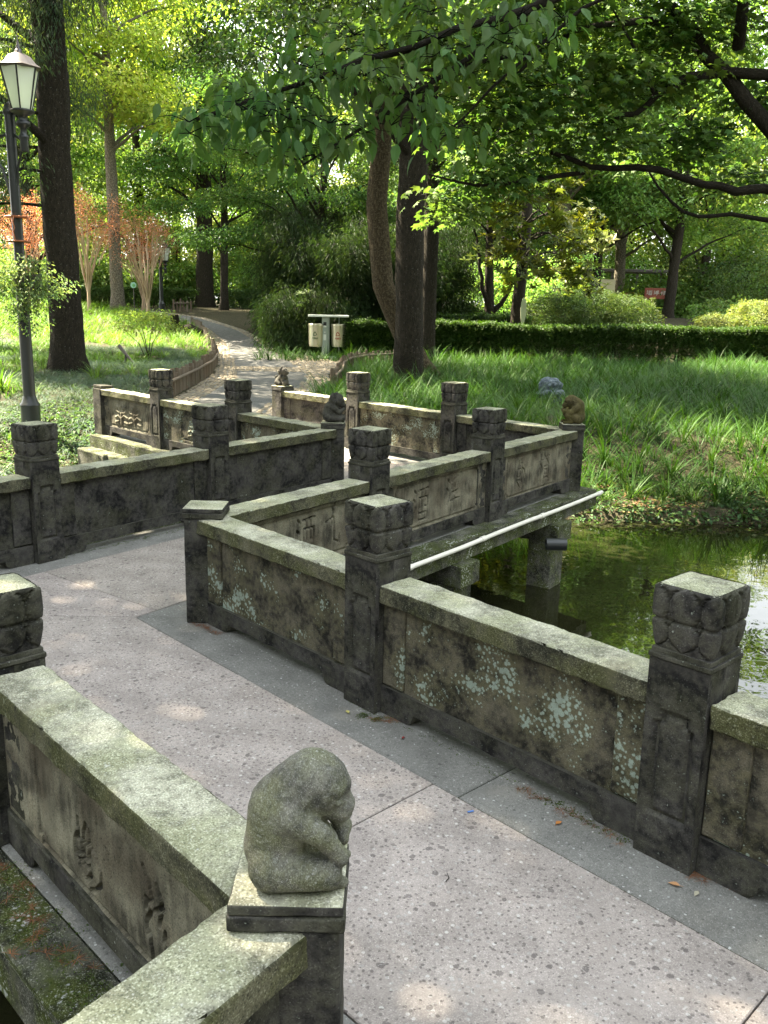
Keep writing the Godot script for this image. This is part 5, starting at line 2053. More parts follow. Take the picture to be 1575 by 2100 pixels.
func near_trees() -> void:
	# the big dark trunk on the left lawn
	var q := pads_round(26, 4.6, 15.0, 2.4, 2.6, Vector3(1.1, 0.55, 1.1), 34, 0.3)
	# open to the right, where the light comes through
	q[1] = q[1].filter(func(pd): return pd[0].x < 0.4 or pd[0].y > 9.0)
	q[0] = q[0].filter(func(l): return l[0][2].x < 0.4 or l[0][2].y > 9.0)
	# lower drooping sprays to its left
	for s in [[-1.6, 6.5, 0.4], [-2.6, 5.3, 0.8], [-1.4, 4.2, 0.9], [-2.7, 3.6, 0.3], [-0.9, 3.2, 1.2], [-1.9, 2.6, 0.9], [0.5, 6.6, 0.4]]:
		q[1].append([Vector3(s[0], s[1], s[2]), Vector3(0.95, 0.6, 0.8), 34])
		q[0].append([[Vector3(0, s[1] + 0.4, 0), Vector3(s[0] * 0.5, s[1] + 0.5, s[2] * 0.5), Vector3(s[0], s[1], s[2])], 0.035, 0.01])
	tree("conifer_tree", "big straight dark trunk on the left lawn with drooping dark sprays", "tree", P(-6.1, 17.1, ground_h(-6.1, 17.1) - 0.05), [Vector3(0, 0, 0), Vector3(-0.02, 2.5, 0), Vector3(0, 9, 0), Vector3(0.05, 16.5, 0)], [0.29, 0.285, 0.26, 0.12], M.bark, q[0], q[1], "cypress", M.leaf_dark, Color(0.035, 0.068, 0.026), "", 1.0, 1.7, 0.3, 0.4)
	# the dark trunk at the centre
	q = pads_round(26, 5.4, 14.5, 3.4, 3.2, Vector3(1.5, 0.55, 1.5), 34, 0.3)
	tree("straight_tree", "straight dark trunk at the centre, behind the far railing", "tree", P(0.42, 18.1, ground_h(0.42, 18.1) - 0.08), [Vector3(0, 0, 0), Vector3(-0.02, 4, 0), Vector3(-0.05, 9, 0), Vector3(0, 16, 0)], [0.28, 0.27, 0.27, 0.12], M.bark, q[0], q[1], "broad", M.leaf_dark, Color(0.040, 0.085, 0.018), "", 0.9, 1.5)
	# the pale leaning trunk behind it
	q = pads_round(18, 6.4, 12.0, 2.6, 3.0, Vector3(1.4, 0.5, 1.4), 30, 0.22, Vector3(-1.3, 0, 0))
	tree("leaning_tree", "pale rough trunk leaning left behind the straight dark one", "tree", P(0.86, 19.9, ground_h(0.86, 19.9) - 0.08), [Vector3(0, 0, 0), Vector3(-0.42, 0.9, 0.1), Vector3(-0.98, 2.1, 0.2), Vector3(-1.16, 3.7, 0.3), Vector3(-1.02, 5.8, 0.3), Vector3(-1.2, 12.5, 0)], [0.28, 0.25, 0.23, 0.215, 0.19, 0.08], M.bark_rough, q[0], q[1], "broad", M.leaf_dark, Color(0.045, 0.09, 0.018), "", 0.9, 1.5)
	q = pads_round(16, 5.0, 12.0, 2.4, 2.8, Vector3(1.4, 0.55, 1.4), 28, 0.2)
	tree("straight_tree", "slimmer dark trunk just right of the central pair, before the hedge", "tree", P(1.05, 24.0, ground_h(1.05, 24.0) - 0.08), [Vector3(0, 0, 0), Vector3(0.02, 4, 0), Vector3(0, 13, 0)], [0.21, 0.19, 0.08], M.bark, q[0], q[1], "broad", M.leaf_dark, Color(0.04, 0.085, 0.018), "", 0.9, 1.5)
	# layered small tree over the bamboo
	var limbs := []
	var pads := []
	for s in [[-1.9, 3.3, 0.6], [-2.7, 4.4, 0.2], [-0.9, 4.9, 0.9], [0.9, 4.3, 0.6], [2.0, 5.0, 0.2], [-1.7, 5.7, -0.2], [0.3, 6.3, 0.4], [1.5, 6.4, -0.5], [-3.5, 5.9, 0.5], [-2.6, 6.9, 0.0], [-0.6, 7.6, 0.2], [1.0, 3.2, 1.0], [-3.4, 3.0, 0.9], [2.6, 3.9, 0.6]]:
		var c := Vector3(s[0], s[1], s[2])
		pads.append([c, Vector3(1.25, 0.26, 1.1), 46])
		limbs.append([[Vector3(0.05, maxf(1.8, s[1] - absf(s[0]) * 0.7 - 0.6), 0), c * Vector3(0.5, 1.0, 0.5) - Vector3(0, 0.25, 0), c], 0.05, 0.012])
	tree("layered_tree", "slender tree with layered green foliage above the bamboo thicket", "tree", P(-2.3, 30.0, ground_h(-2.3, 30.0) - 0.05), [Vector3(0, 0, 0), Vector3(0.05, 3, 0), Vector3(0.15, 5.2, 0), Vector3(0.0, 8.0, 0)], [0.20, 0.17, 0.11, 0.04], M.bark, limbs, pads, "broad", M.leaf, Color(0.05, 0.115, 0.022), "", 0.9, 1.5)
	# another layered tree further left, nearer the path
	limbs = []
	pads = []
	for s in [[-1.6, 4.0, 0.6], [1.2, 4.4, 0.5], [-2.6, 5.6, 0.4], [0.4, 5.8, 0.9], [2.3, 6.1, 0.2], [-1.0, 7.0, 0.3], [1.4, 7.6, 0.0], [-2.9, 7.4, -0.3], [0.0, 8.8, 0.0]]:
		var c := Vector3(s[0], s[1], s[2])
		pads.append([c, Vector3(1.5, 0.34, 1.3), 46])
		limbs.append([[Vector3(0.0, maxf(2.2, s[1] - absf(s[0]) * 0.7 - 0.6), 0), c * Vector3(0.5, 1.0, 0.5) - Vector3(0, 0.25, 0), c], 0.05, 0.012])
	tree("layered_tree", "green layered tree rising behind the bend of the path", "tree", P(-6.9, 38.0, ground_h(-6.9, 38.0) - 0.05), [Vector3(0, 0, 0), Vector3(0.1, 4, 0), Vector3(0.0, 9.5, 0)], [0.17, 0.14, 0.05], M.bark, limbs, pads, "broad", M.leaf, Color(0.055, 0.125, 0.024), "", 1.1, 1.8)

	# tall spreading tree on the left bank, outside the view: its crown shades the bridge
	limbs = []
	pads = []
	for k in 64:
		var a := k * 2.399
		var R := 5.4 * sqrt((k + 0.5) / 64.0)
		var c := Vector3(4.8 + cos(a) * R, 11.6 + rng.randf_range(-1.2, 1.4), 1.9 + sin(a) * R)
		pads.append([c, Vector3(1.6, 1.0, 1.6), 58])
		if k % 3 == 0:
			limbs.append([[Vector3(0.6, 6.5, 0), c * Vector3(0.5, 0.9, 0.5), c], 0.09, 0.015])
	tree("shade_tree", "tall spreading tree on the left bank outside the view, shading the bridge", "tree", P(-12.4, 9.2, ground_h(-12.4, 9.2) - 0.1), [Vector3(0, 0, 0), Vector3(0.2, 5.0, 0), Vector3(1.2, 9.0, 0.4), Vector3(2.5, 12.5, 0.8)], [0.4, 0.34, 0.26, 0.1], M.bark, limbs, pads, "broad", M.leaf_dark, Color(0.045, 0.09, 0.018), "", 1.1, 1.8)
	limbs = []
	pads = []
	for k in 44:
		var a := k * 2.399
		var R := 5.0 * sqrt((k + 0.5) / 44.0)
		var c := Vector3(4.6 + cos(a) * R, 11.4 + rng.randf_range(-1.2, 1.4), 0.2 + sin(a) * R)
		pads.append([c, Vector3(1.6, 0.8, 1.6), 34])
		if k % 3 == 0:
			limbs.append([[Vector3(0.6, 6.5, 0), c * Vector3(0.5, 0.9, 0.5), c], 0.09, 0.015])
	tree("shade_tree", "second tall spreading tree beyond the left lawn outside the view, shading the path", "tree", P(-14.2, 24.0, ground_h(-14.2, 24.0) - 0.1), [Vector3(0, 0, 0), Vector3(0.2, 5.0, 0), Vector3(1.2, 9.0, 0.2), Vector3(2.5, 12.5, 0.2)], [0.4, 0.34, 0.26, 0.1], M.bark, limbs, pads, "broad", M.leaf_dark, Color(0.045, 0.09, 0.018), "", 1.1, 1.8)
	red_trees()

func red_trees() -> void:
	for s in [[-10.9, 33.0, 4.1, "tallest red-leaved tree with pale bare stems, just right of the big left trunk"], [-9.6, 35.5, 3.6, "red-leaved tree with bare pale stems behind the tallest one"], [-8.5, 32.0, 3.2, "thin-leaved pale-stemmed tree nearest the path"], [-13.3, 33.5, 3.9, "red-leaved tree seen left of the big left trunk"]]:
		var h: float = s[2]
		var limbs := []
		var pads := []
		for k in 13:
			var a := k * 2.4 + rng.randf()
			var b := Vector3(cos(a), 0, sin(a))
			var e := b * rng.randf_range(0.35, 1.15) + Vector3(0, h * rng.randf_range(0.68, 1.0), 0)
			limbs.append([[Vector3(0, h * rng.randf_range(0.08, 0.24), 0), b * 0.22 + Vector3(0, h * 0.42, 0), e], 0.032, 0.006])
			for j in 3:
				var f := b.rotated(Vector3.UP, rng.randf_range(-1.0, 1.0))
				var e2 := e * rng.randf_range(0.75, 1.0) + f * 0.4
				limbs.append([[e * 0.6 + b * 0.05, e * 0.8, e2], 0.012, 0.004])
			pads.append([e, Vector3(0.42, 0.40, 0.42), 2 if s[0] > -9.0 else 8])
			if s[0] < -9.0:
				pads.append([e * Vector3(0.8, 0.84, 0.8), Vector3(0.5, 0.35, 0.5), 4])
		tree("red_leaved_tree", s[3], "tree", P(s[0], s[1], ground_h(s[0], s[1]) - 0.04), [Vector3(0, 0, 0), Vector3(0.02, h * 0.25, 0), Vector3(-0.03, h * 0.5, 0)], [0.065, 0.05, 0.03], M.bark_tan, limbs, pads, "red", M.leaf_red, Color(0.40, 0.20, 0.13), "red-leaved trees on the lawn", 0.7, 1.1, 0.35, 1.0)

func bank_tree() -> void:
	# big spreading tree rooted on the right bank outside the view; its limbs cross the top right
	var at := P(6.4, 11.6, ground_h(6.4, 11.6) - 0.1)
	var o := Vector3(-6.4, 0, 11.6)    # plan -> own axes: x - 6.4, -(y - 11.6)
	var L := func(x: float, y: float, h: float) -> Vector3: return Vector3(x - 6.4, h + 0.05, 11.6 - y)
	var limbs := [
		[[L.call(6.4, 11.6, 1.6), L.call(5.2, 11.2, 3.0), L.call(4.33, 11.0, 3.75), L.call(3.85, 11.0, 4.35), L.call(3.31, 11.0, 4.72), L.call(2.6, 10.8, 5.6)], 0.16, 0.05],
		[[L.call(6.4, 11.6, 2.6), L.call(5.2, 11.2, 4.2), L.call(4.26, 11.0, 4.37), L.call(3.7, 10.9, 4.30), L.call(3.26, 10.8, 4.33), L.call(2.9, 10.6, 3.95), L.call(2.62, 10.4, 3.72), L.call(2.35, 10.2, 3.66)], 0.10, 0.022],
		[[L.call(6.4, 11.6, 1.3), L.call(5.2, 11.1, 2.9), L.call(4.5, 10.9, 3.2), L.call(4.15, 10.9, 3.06), L.call(3.90, 10.9, 3.02), L.call(3.4, 10.9, 3.24), L.call(2.8, 10.7, 3.28), L.call(2.15, 10.5, 3.16), L.call(1.7, 10.3, 3.35)], 0.085, 0.025],
		[[L.call(5.2, 11.1, 2.6), L.call(4.46, 11.0, 2.70), L.call(3.95, 10.9, 2.86), L.call(3.5, 10.8, 2.68), L.call(3.2, 10.7, 2.8), L.call(2.9, 10.6, 3.2)], 0.035, 0.012],
		[[L.call(3.31, 11.0, 4.72), L.call(2.5, 10.4, 4.75), L.call(1.8, 10.0, 4.45), L.call(1.36, 9.8, 4.2), L.call(1.25, 9.7, 3.95)], 0.045, 0.015],
		[[L.call(2.15, 10.5, 3.16), L.call(1.5, 10.2, 3.05), L.call(0.9, 9.9, 2.85), L.call(0.4, 9.7, 3.0)], 0.028, 0.01],
		[[L.call(1.36, 9.8, 4.2), L.call(0.6, 9.4, 3.9), L.call(-0.1, 9.0, 3.75), L.call(-0.8, 8.6, 3.9)], 0.025, 0.008],
		[[L.call(2.9, 10.6, 3.95), L.call(2.6, 10.3, 4.4), L.call(2.2, 10.0, 4.7)], 0.022, 0.008],
		[[L.call(3.9, 11.0, 4.6), L.call(3.6, 10.2, 5.4), L.call(2.9, 9.0, 6.0), L.call(1.6, 7.6, 5.9)], 0.07, 0.02],
	]
	var pads := []
	for s in [[3.9, 11.4, 4.9, .8], [3.2, 11.2, 4.9, .9], [2.5, 11.0, 4.9, .9], [1.7, 10.6, 4.8, .9], [1.1, 10.2, 4.5, .8], [2.9, 10.8, 4.3, .7], [2.2, 10.5, 4.1, .8], [1.5, 10.4, 3.9, .8], [0.9, 10.2, 3.6, .7], [2.4, 10.9, 3.55, .6], [1.7, 10.8, 3.35, .6], [1.1, 10.4, 3.1, .55], [0.6, 10.0, 4.2, .7], [0.1, 9.6, 4.3, .7], [3.6, 11.4, 3.7, .5], [4.4, 11.6, 4.2, .6], [4.3, 11.9, 3.3, .5], [3.3, 11.7, 3.5, .6], [0.7, 10.3, 2.75, .4], [2.9, 11.2, 5.7, 1.1], [1.5, 10.0, 5.6, 1.2], [0.2, 9.0, 5.3, 1.1], [4.2, 11.0, 5.7, 1.1], [-0.6, 8.6, 5.5, 1.0], [5.5, 10.5, 7.4, 1.7], [7.6, 10.5, 7.8, 2.0], [6.5, 12.5, 8.2, 2.0], [4.6, 12.0, 7.2, 1.4], [8.2, 12.5, 6.4, 1.8]]:
		pads.append([L.call(s[0], s[1], s[2]), Vector3(s[3], s[3] * 0.34, s[3]), int(36 * s[3] * s[3]) + 7])
	tree("spreading_tree", "spreading tree whose dark limbs and lobed leaves fill the upper right", "tree", at, [Vector3(0, 0, 0), Vector3(0.05, 1.8, 0), Vector3(-0.2, 4.6, 0.1), Vector3(-0.4, 7.5, 0)], [0.34, 0.28, 0.20, 0.08], M.bark, limbs, pads, "star", M.leaf, Color(0.047, 0.102, 0.020), "", 0.85, 1.25)
	# the overhanging bough with large drooping leaves at the top
	limbs = []
	pads = []
	var K := func(x: float, y: float, h: float) -> Vector3: return Vector3(x - 5.6, h + 0.05, 10.4 - y)
	limbs.append([[K.call(5.6, 10.4, 3.0), K.call(4.2, 8.6, 4.6), K.call(2.4, 7.2, 4.7), K.call(1.0, 6.4, 4.1), K.call(0.1, 6.0, 3.65), K.call(-0.7, 5.7, 3.35), K.call(-1.25, 5.5, 3.10)], 0.07, 0.008])
	limbs.append([[K.call(1.0, 6.4, 4.1), K.call(0.4, 6.2, 3.6), K.call(-0.1, 5.9, 3.2), K.call(-0.55, 5.7, 2.92)], 0.022, 0.006])
	limbs.append([[K.call(0.1, 6.0, 3.65), K.call(-0.4, 6.3, 3.6), K.call(-1.0, 6.5, 3.4)], 0.015, 0.005])
	limbs.append([[K.call(2.4, 7.2, 4.7), K.call(1.3, 6.9, 4.2), K.call(0.6, 6.6, 3.55), K.call(0.35, 6.5, 3.2)], 0.02, 0.006])
	for s in [[-1.2, 5.5, 3.06, .20, 4], [-0.95, 5.6, 3.22, .25, 6], [-0.65, 5.7, 3.36, .28, 8], [-0.3, 5.8, 3.45, .30, 9], [0.05, 5.9, 3.55, .34, 9], [0.4, 6.1, 3.7, .36, 9], [0.75, 6.3, 3.85, .36, 8], [-0.6, 5.7, 2.98, .2, 5], [-0.3, 5.8, 3.12, .25, 6], [0.1, 6.0, 3.28, .26, 6], [0.35, 6.4, 3.2, .2, 4], [-0.9, 6.4, 3.5, .28, 7], [-0.4, 6.3, 3.75, .32, 8], [0.2, 6.4, 4.0, .36, 8], [0.9, 6.7, 4.1, .38, 7], [-0.75, 5.5, 3.16, .22, 5]]:
		pads.append([K.call(s[0], s[1], s[2]), Vector3(s[3], s[3] * 0.5, s[3]), s[4]])
	for s in [[1.8, 7.2, 5.6, 1.2], [-0.2, 6.4, 5.4, 1.3], [0.8, 4.8, 5.6, 1.2]]:
		pads.append([K.call(s[0], s[1], s[2]), Vector3(s[3], s[3] * 0.4, s[3]), int(70 * s[3])])
		limbs.append([[K.call(4.2, 8.6, 4.6), K.call((s[0] + 4.2) * 0.5, (s[1] + 8.6) * 0.5, 5.5), K.call(s[0], s[1], s[2])], 0.04, 0.012])
	tree("overhanging_tree", "tree whose bough of large drooping oval leaves hangs into the top of the view", "tree", P(5.6, 10.4, ground_h(5.6, 10.4) - 0.1), [Vector3(0, 0, 0), Vector3(-0.05, 3.0, 0), Vector3(-0.5, 5.6, 0.3)], [0.2, 0.14, 0.05], M.bark, limbs, pads, "hang", M.leaf, Color(0.040, 0.095, 0.020), "", 0.8, 1.1)

func far_trees() -> void:
	# dark trunks behind the hedge on the right
	var q: Array
	q = pads_round(9, 3.2, 8.5, 1.8, 2.4, Vector3(1.3, 0.5, 1.3), 30, 0.16)
	q[0].append([[Vector3(0, 0.9, 0), Vector3(-0.35, 1.5, 0.1), Vector3(-0.45, 2.4, 0.1), Vector3(-0.7, 3.6, 0)], 0.10, 0.03])
	q[0].append([[Vector3(0.02, 1.0, 0), Vector3(0.55, 1.6, 0.1), Vector3(0.75, 2.3, 0.2), Vector3(1.1, 3.2, 0.2)], 0.09, 0.03])
	tree("forked_tree", "crooked forked dark tree behind the low second hedge", "tree", P(3.42, 30.0, ground_h(3.42, 30.0) - 0.05), [Vector3(0, 0, 0), Vector3(-0.1, 1.1, 0), Vector3(-0.2, 3.5, 0), Vector3(0, 8.5, 0)], [0.2, 0.16, 0.12, 0.05], M.bark, q[0], q[1], "broad", M.leaf_dark, Color(0.045, 0.095, 0.02), "", 1.0, 1.6)
	# magnolia: glossy rosettes hanging towards the pond
	var limbs := []
	var pads := []
	for s in [[-0.3, 3.6, 3.5], [0.4, 3.9, 4.5], [1.0, 3.3, 4.2], [0.2, 2.9, 4.0], [-0.4, 2.6, 3.6], [1.5, 2.8, 3.4], [2.0, 3.4, 2.8], [0.9, 2.3, 4.0], [1.9, 2.3, 3.0], [1.2, 4.3, 3.2], [2.4, 2.9, 2.4], [0.3, 2.0, 3.8], [-0.2, 4.4, 2.8], [1.7, 1.95, 2.8], [2.3, 1.8, 2.2]]:
		var c := Vector3(s[0] - 0.75, s[1] + 0.2, s[2])
		pads.append([c, Vector3(0.6, 0.34, 0.6), 12])
		limbs.append([[Vector3(0.05, maxf(2.6, s[1] + 0.3), 0), c * Vector3(0.6, 1.0, 0.5) + Vector3(0, 0.5, 0), c], 0.04, 0.012])
	tree("magnolia_tree", "dark-trunked magnolia with glossy sunlit leaf rosettes hanging above the hedge", "tree", P(3.85, 27.6, ground_h(3.85, 27.6) - 0.05), [Vector3(0, 0, 0), Vector3(0.12, 2.0, 0), Vector3(0.2, 4.5, 0), Vector3(0.2, 7.0, 0)], [0.21, 0.18, 0.15, 0.06], M.bark, limbs, pads, "magnolia", M.leaf_gloss, Color(0.105, 0.15, 0.018), "", 0.9, 1.25, 0.35, 0.9)
	var spec := [
		# x, y, height, radius, crown from, reach, bark, colour, called, label
		[7.0, 38.0, 13.0, 0.36, 4.5, 3.2, "bark_pale", Color(0.075, 0.15, 0.026), "broadleaf_tree", "thick greyish trunk left of the dome shrub"],
		[9.5, 42.0, 12.0, 0.22, 4.2, 3.2, "bark", Color(0.07, 0.145, 0.025), "broadleaf_tree", "dark trunk rising behind the middle of the dome shrub"],
		[12.3, 40.0, 13.0, 0.24, 3.8, 3.6, "bark", Color(0.085, 0.17, 0.03), "broadleaf_tree", "dark trunk right of the dome shrub, by the far road"],
		[11.9, 47.0, 13.0, 0.30, 4.2, 3.6, "bark_pale", Color(0.10, 0.185, 0.03), "broadleaf_tree", "reddish-brown trunk behind the right of the dome shrub"],
		[16.4, 48.0, 13.0, 0.24, 3.0, 4.0, "bark", Color(0.10, 0.19, 0.03), "broadleaf_tree", "slim dark trunk far right beyond the road"],
		[5.6, 46.0, 13.0, 0.22, 3.2, 3.4, "bark", Color(0.08, 0.16, 0.028), "broadleaf_tree", "tree far behind the magnolia"],
		[-8.9, 44.0, 16.0, 0.42, 4.5, 3.4, "bark", Color(0.06, 0.13, 0.028), "broadleaf_tree", "thick trunk beyond the bend of the path"],
		[-10.4, 34.8, 15.0, 0.24, 6.4, 3.6, "bark_pale", Color(0.16, 0.25, 0.034), "broadleaf_tree", "forking sunlit tree behind the red-leaved trees"],
		[-15.5, 40.0, 15.0, 0.30, 3.2, 4.0, "bark", Color(0.085, 0.17, 0.028), "broadleaf_tree", "tree behind the left lawn at the edge of the view"],
		[-12.8, 47.0, 16.0, 0.30, 3.6, 4.0, "bark", Color(0.10, 0.19, 0.03), "broadleaf_tree", "bright tree far behind the red-leaved trees"],
		[-5.2, 50.0, 16.0, 0.30, 3.0, 4.2, "bark", Color(0.085, 0.17, 0.028), "broadleaf_tree", "bright tree far behind the layered trees"],
		[-0.6, 46.0, 15.0, 0.30, 3.0, 4.0, "bark", Color(0.06, 0.125, 0.022), "broadleaf_tree", "tree far behind the bamboo thicket"],
		[13.5, 23.0, 15.0, 0.30, 4.5, 4.0, "bark", Color(0.075, 0.15, 0.024), "broadleaf_tree", "tall tree right of the hedge, outside the view"],
		[3.0, 40.0, 14.0, 0.26, 3.4, 3.6, "bark", Color(0.055, 0.115, 0.022), "broadleaf_tree", "tree behind the forked tree"],
	]
	for s in spec:
		var h: float = s[2]
		q = pads_round(22, s[4], h, s[5], s[5] * 0.75, Vector3(1.6, 0.45, 1.6), 17, s[3])
		tree(s[8], s[9], "tree", P(s[0], s[1], ground_h(s[0], s[1]) - 0.1), [Vector3(0, 0, 0), Vector3(rng.randf_range(-0.2, 0.2), h * 0.35, 0), Vector3(0, h, 0)], [s[3], s[3] * 0.82, 0.06], M[s[6]], q[0], q[1], "far", M.leaf, s[7], "broadleaf trees in the background", 0.9, 1.5)
	# the wood behind everything
	var k := 0
	var wood := [[-27, 52, "far left edge"], [-20, 56, "left"], [-14, 60, "left, second"], [-8, 62, "centre left"], [-2, 58, "centre"], [4, 60, "centre right"], [10, 58, "right"], [16, 62, "right, second"], [22, 57, "far right"], [29, 54, "far right edge"], [-24, 70, "left, last row"], [-12, 74, "centre left, last row"], [0, 72, "centre, last row"], [12, 75, "right, last row"], [25, 70, "far right, last row"], [-36, 60, "outermost left"], [38, 62, "outermost right"]]
	for s in wood:
		var h := rng.randf_range(12.0, 17.0)
		q = pads_round(20, 1.6, h, 4.6, 4.0, Vector3(2.2, 0.8, 2.2), 17, 0.3)
		tree("wood_tree", "tree of the wood closing the view, " + s[2], "tree", P(s[0], s[1], ground_h(s[0], s[1]) - 0.1), [Vector3(0, 0, 0), Vector3(0.1, h * 0.4, 0), Vector3(0, h, 0)], [0.32, 0.26, 0.08], M.bark, q[0], q[1], "far", M.leaf, Color(0.155, 0.23, 0.05) * rng.randf_range(0.8, 1.2), "trees of the wood behind", 1.2, 2.0)
		k += 1
	# the wood goes on round the pond, behind and beside the viewer
	for s in [[-17, -7, "behind the viewer, far left"], [-9, -13, "behind the viewer, left"], [-1, -15, "behind the viewer"], [7, -14, "behind the viewer, right"], [14, -10, "behind the viewer, far right"], [17, -3, "right of the pond, near"], [18.5, 5, "right of the pond"], [17, 13, "right bank"], [-19, 1, "left of the pond"], [-17, 9.5, "left bank"]]:
		var h := rng.randf_range(12.0, 15.0)
		q = pads_round(18, 2.0, h, 4.4, 3.8, Vector3(2.2, 0.9, 2.2), 22, 0.3)
		tree("wood_tree", "tree of the wood round the pond, " + s[2], "tree", P(s[0], s[1], maxf(ground_h(s[0], s[1]), -0.5) - 0.1), [Vector3(0, 0, 0), Vector3(0.1, h * 0.4, 0), Vector3(0, h, 0)], [0.32, 0.26, 0.08], M.bark, q[0], q[1], "far", M.leaf_dark, Color(0.055, 0.11, 0.02), "trees of the wood round the pond", 1.2, 2.0)
	# undergrowth below the trunks
	var under := [[-13.5, 42.5, 2.4, "left, behind the lawn hedge"], [-10.6, 46.0, 2.2, "beyond the bend, left"], [-6.0, 46.0, 2.0, "beyond the bend, right"], [-2.6, 37.0, 3.0, "behind the bamboo"], [1.6, 36.0, 3.2, "behind the bamboo's right end"], [5.2, 34.5, 2.6, "sunlit, left of the dome shrub"], [9.0, 50.0, 2.2, "behind the dome shrub"], [14.0, 45.0, 2.0, "by the far road"], [18.6, 44.0, 3.4, "dark, at the right edge"], [15.2, 36.0, 2.6, "dark, right of the slim trunks"], [21.0, 50.0, 3.2, "far right"], [-17.5, 44.0, 2.8, "left edge"], [-21.0, 50.0, 3.0, "far left"], [12.5, 33.5, 1.2, "low, behind the ball shrubs"], [-26.0, 58.0, 4.2, "last row, far left"], [-16.0, 60.0, 4.0, "last row, left"], [-7.0, 57.0, 3.6, "last row, behind the path"], [0.0, 54.0, 3.8, "last row, centre"], [7.0, 56.0, 3.8, "last row, behind the dome shrub"], [13.0, 57.0, 4.0, "last row, behind the kiosk"], [19.5, 58.0, 4.2, "last row, right"], [27.0, 56.0, 4.4, "last row, far right"]]
	for s in under:
		var r: float = s[2]
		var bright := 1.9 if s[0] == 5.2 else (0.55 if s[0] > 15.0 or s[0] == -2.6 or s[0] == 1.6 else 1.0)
		pads = []
		for j in 6:
			var a := TAU * j / 6.0
			pads.append([Vector3(cos(a) * r * 0.55, r * 0.5 * rng.randf_range(0.7, 1.3), sin(a) * r * 0.55), Vector3(r * 0.55, r * 0.45, r * 0.55), int(14 * r)])
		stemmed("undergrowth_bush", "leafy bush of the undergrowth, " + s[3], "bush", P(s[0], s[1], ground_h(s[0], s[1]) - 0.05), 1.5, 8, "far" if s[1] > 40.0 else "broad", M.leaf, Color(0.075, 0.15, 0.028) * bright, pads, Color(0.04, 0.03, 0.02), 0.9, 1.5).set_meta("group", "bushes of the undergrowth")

# ------------------------------------------------------------------ low palisades
func palisade(label: String, line: Array, h: float, step: float, stop := 300) -> void:
	var t := thing("palisade_fence", label, "fence", Vector3.ZERO, 0.0, "low palisades of rough stakes")
	var kinds := []
	for k in 4:
		var mb := MB.new()
		var v := rng.randf_range(0.7, 1.4)
		tube(mb, [Vector3(0, -0.25, 0), Vector3(rng.randf_range(-0.01, 0.01), h * 0.5, 0), Vector3(rng.randf_range(-0.015, 0.015), h * rng.randf_range(0.86, 1.14), 0)], [0.042, 0.040, 0.034], 8, 0.3, Color(v, v * 0.95, v * 0.88), 0.2)
		kinds.append(mb.mesh(M.wood_grey))
	var rail := []
	var rr := []
	var n := 0
	for i in line.size() - 1:
		var a := Vector2(line[i][0], line[i][1])
		var b := Vector2(line[i + 1][0], line[i + 1][1])
		var e := (b - a).normalized()
		var side := Vector2(e.y, -e.x)
		var d := 0.0
		while d < (b - a).length() and n < stop:
			var q := a + e * d
			var gh := path_h(q.x, q.y)
			fast_part("stake", n, kinds[rng.randi() % 4], t, Transform3D(Basis(Vector3.UP, rng.randf() * TAU) * Basis(Vector3(1, 0, 0), rng.randf_range(-0.05, 0.05)), P(q.x, q.y, gh + rng.randf_range(-0.03, 0.02))))
			n += 1
			d += step * rng.randf_range(0.9, 1.15)
		for k in 4:
			var q2 := a.lerp(b, k / 4.0) + side * 0.06
			rail.append(P(q2.x, q2.y, path_h(q2.x, q2.y) + h * 0.72))
			rr.append(0.026)
	var mb2 := MB.new()
	tube(mb2, rail, rr, 7, 0.3, Color(1.7, 1.5, 1.1), 0.1)
	part("rail", mb2.mesh(M.wood_grey), t)

func build_fences() -> void:
	palisade("low palisade of rough stakes with a pole rail, holding the lawn left of the path", FENCE_L.slice(0, 6), 0.42, 0.135)
	palisade("low palisade by the bend, mostly hidden by the grass beyond the lawn", FENCE_L.slice(6, 9), 0.40, 0.13)
	palisade("curving low palisade right of the path, in front of the bins", FENCE_R, 0.40, 0.13)
	palisade("short reddish palisade far off at the bend of the path", [[-8.6, 36.3], [-7.9, 36.7]], 0.45, 0.14)

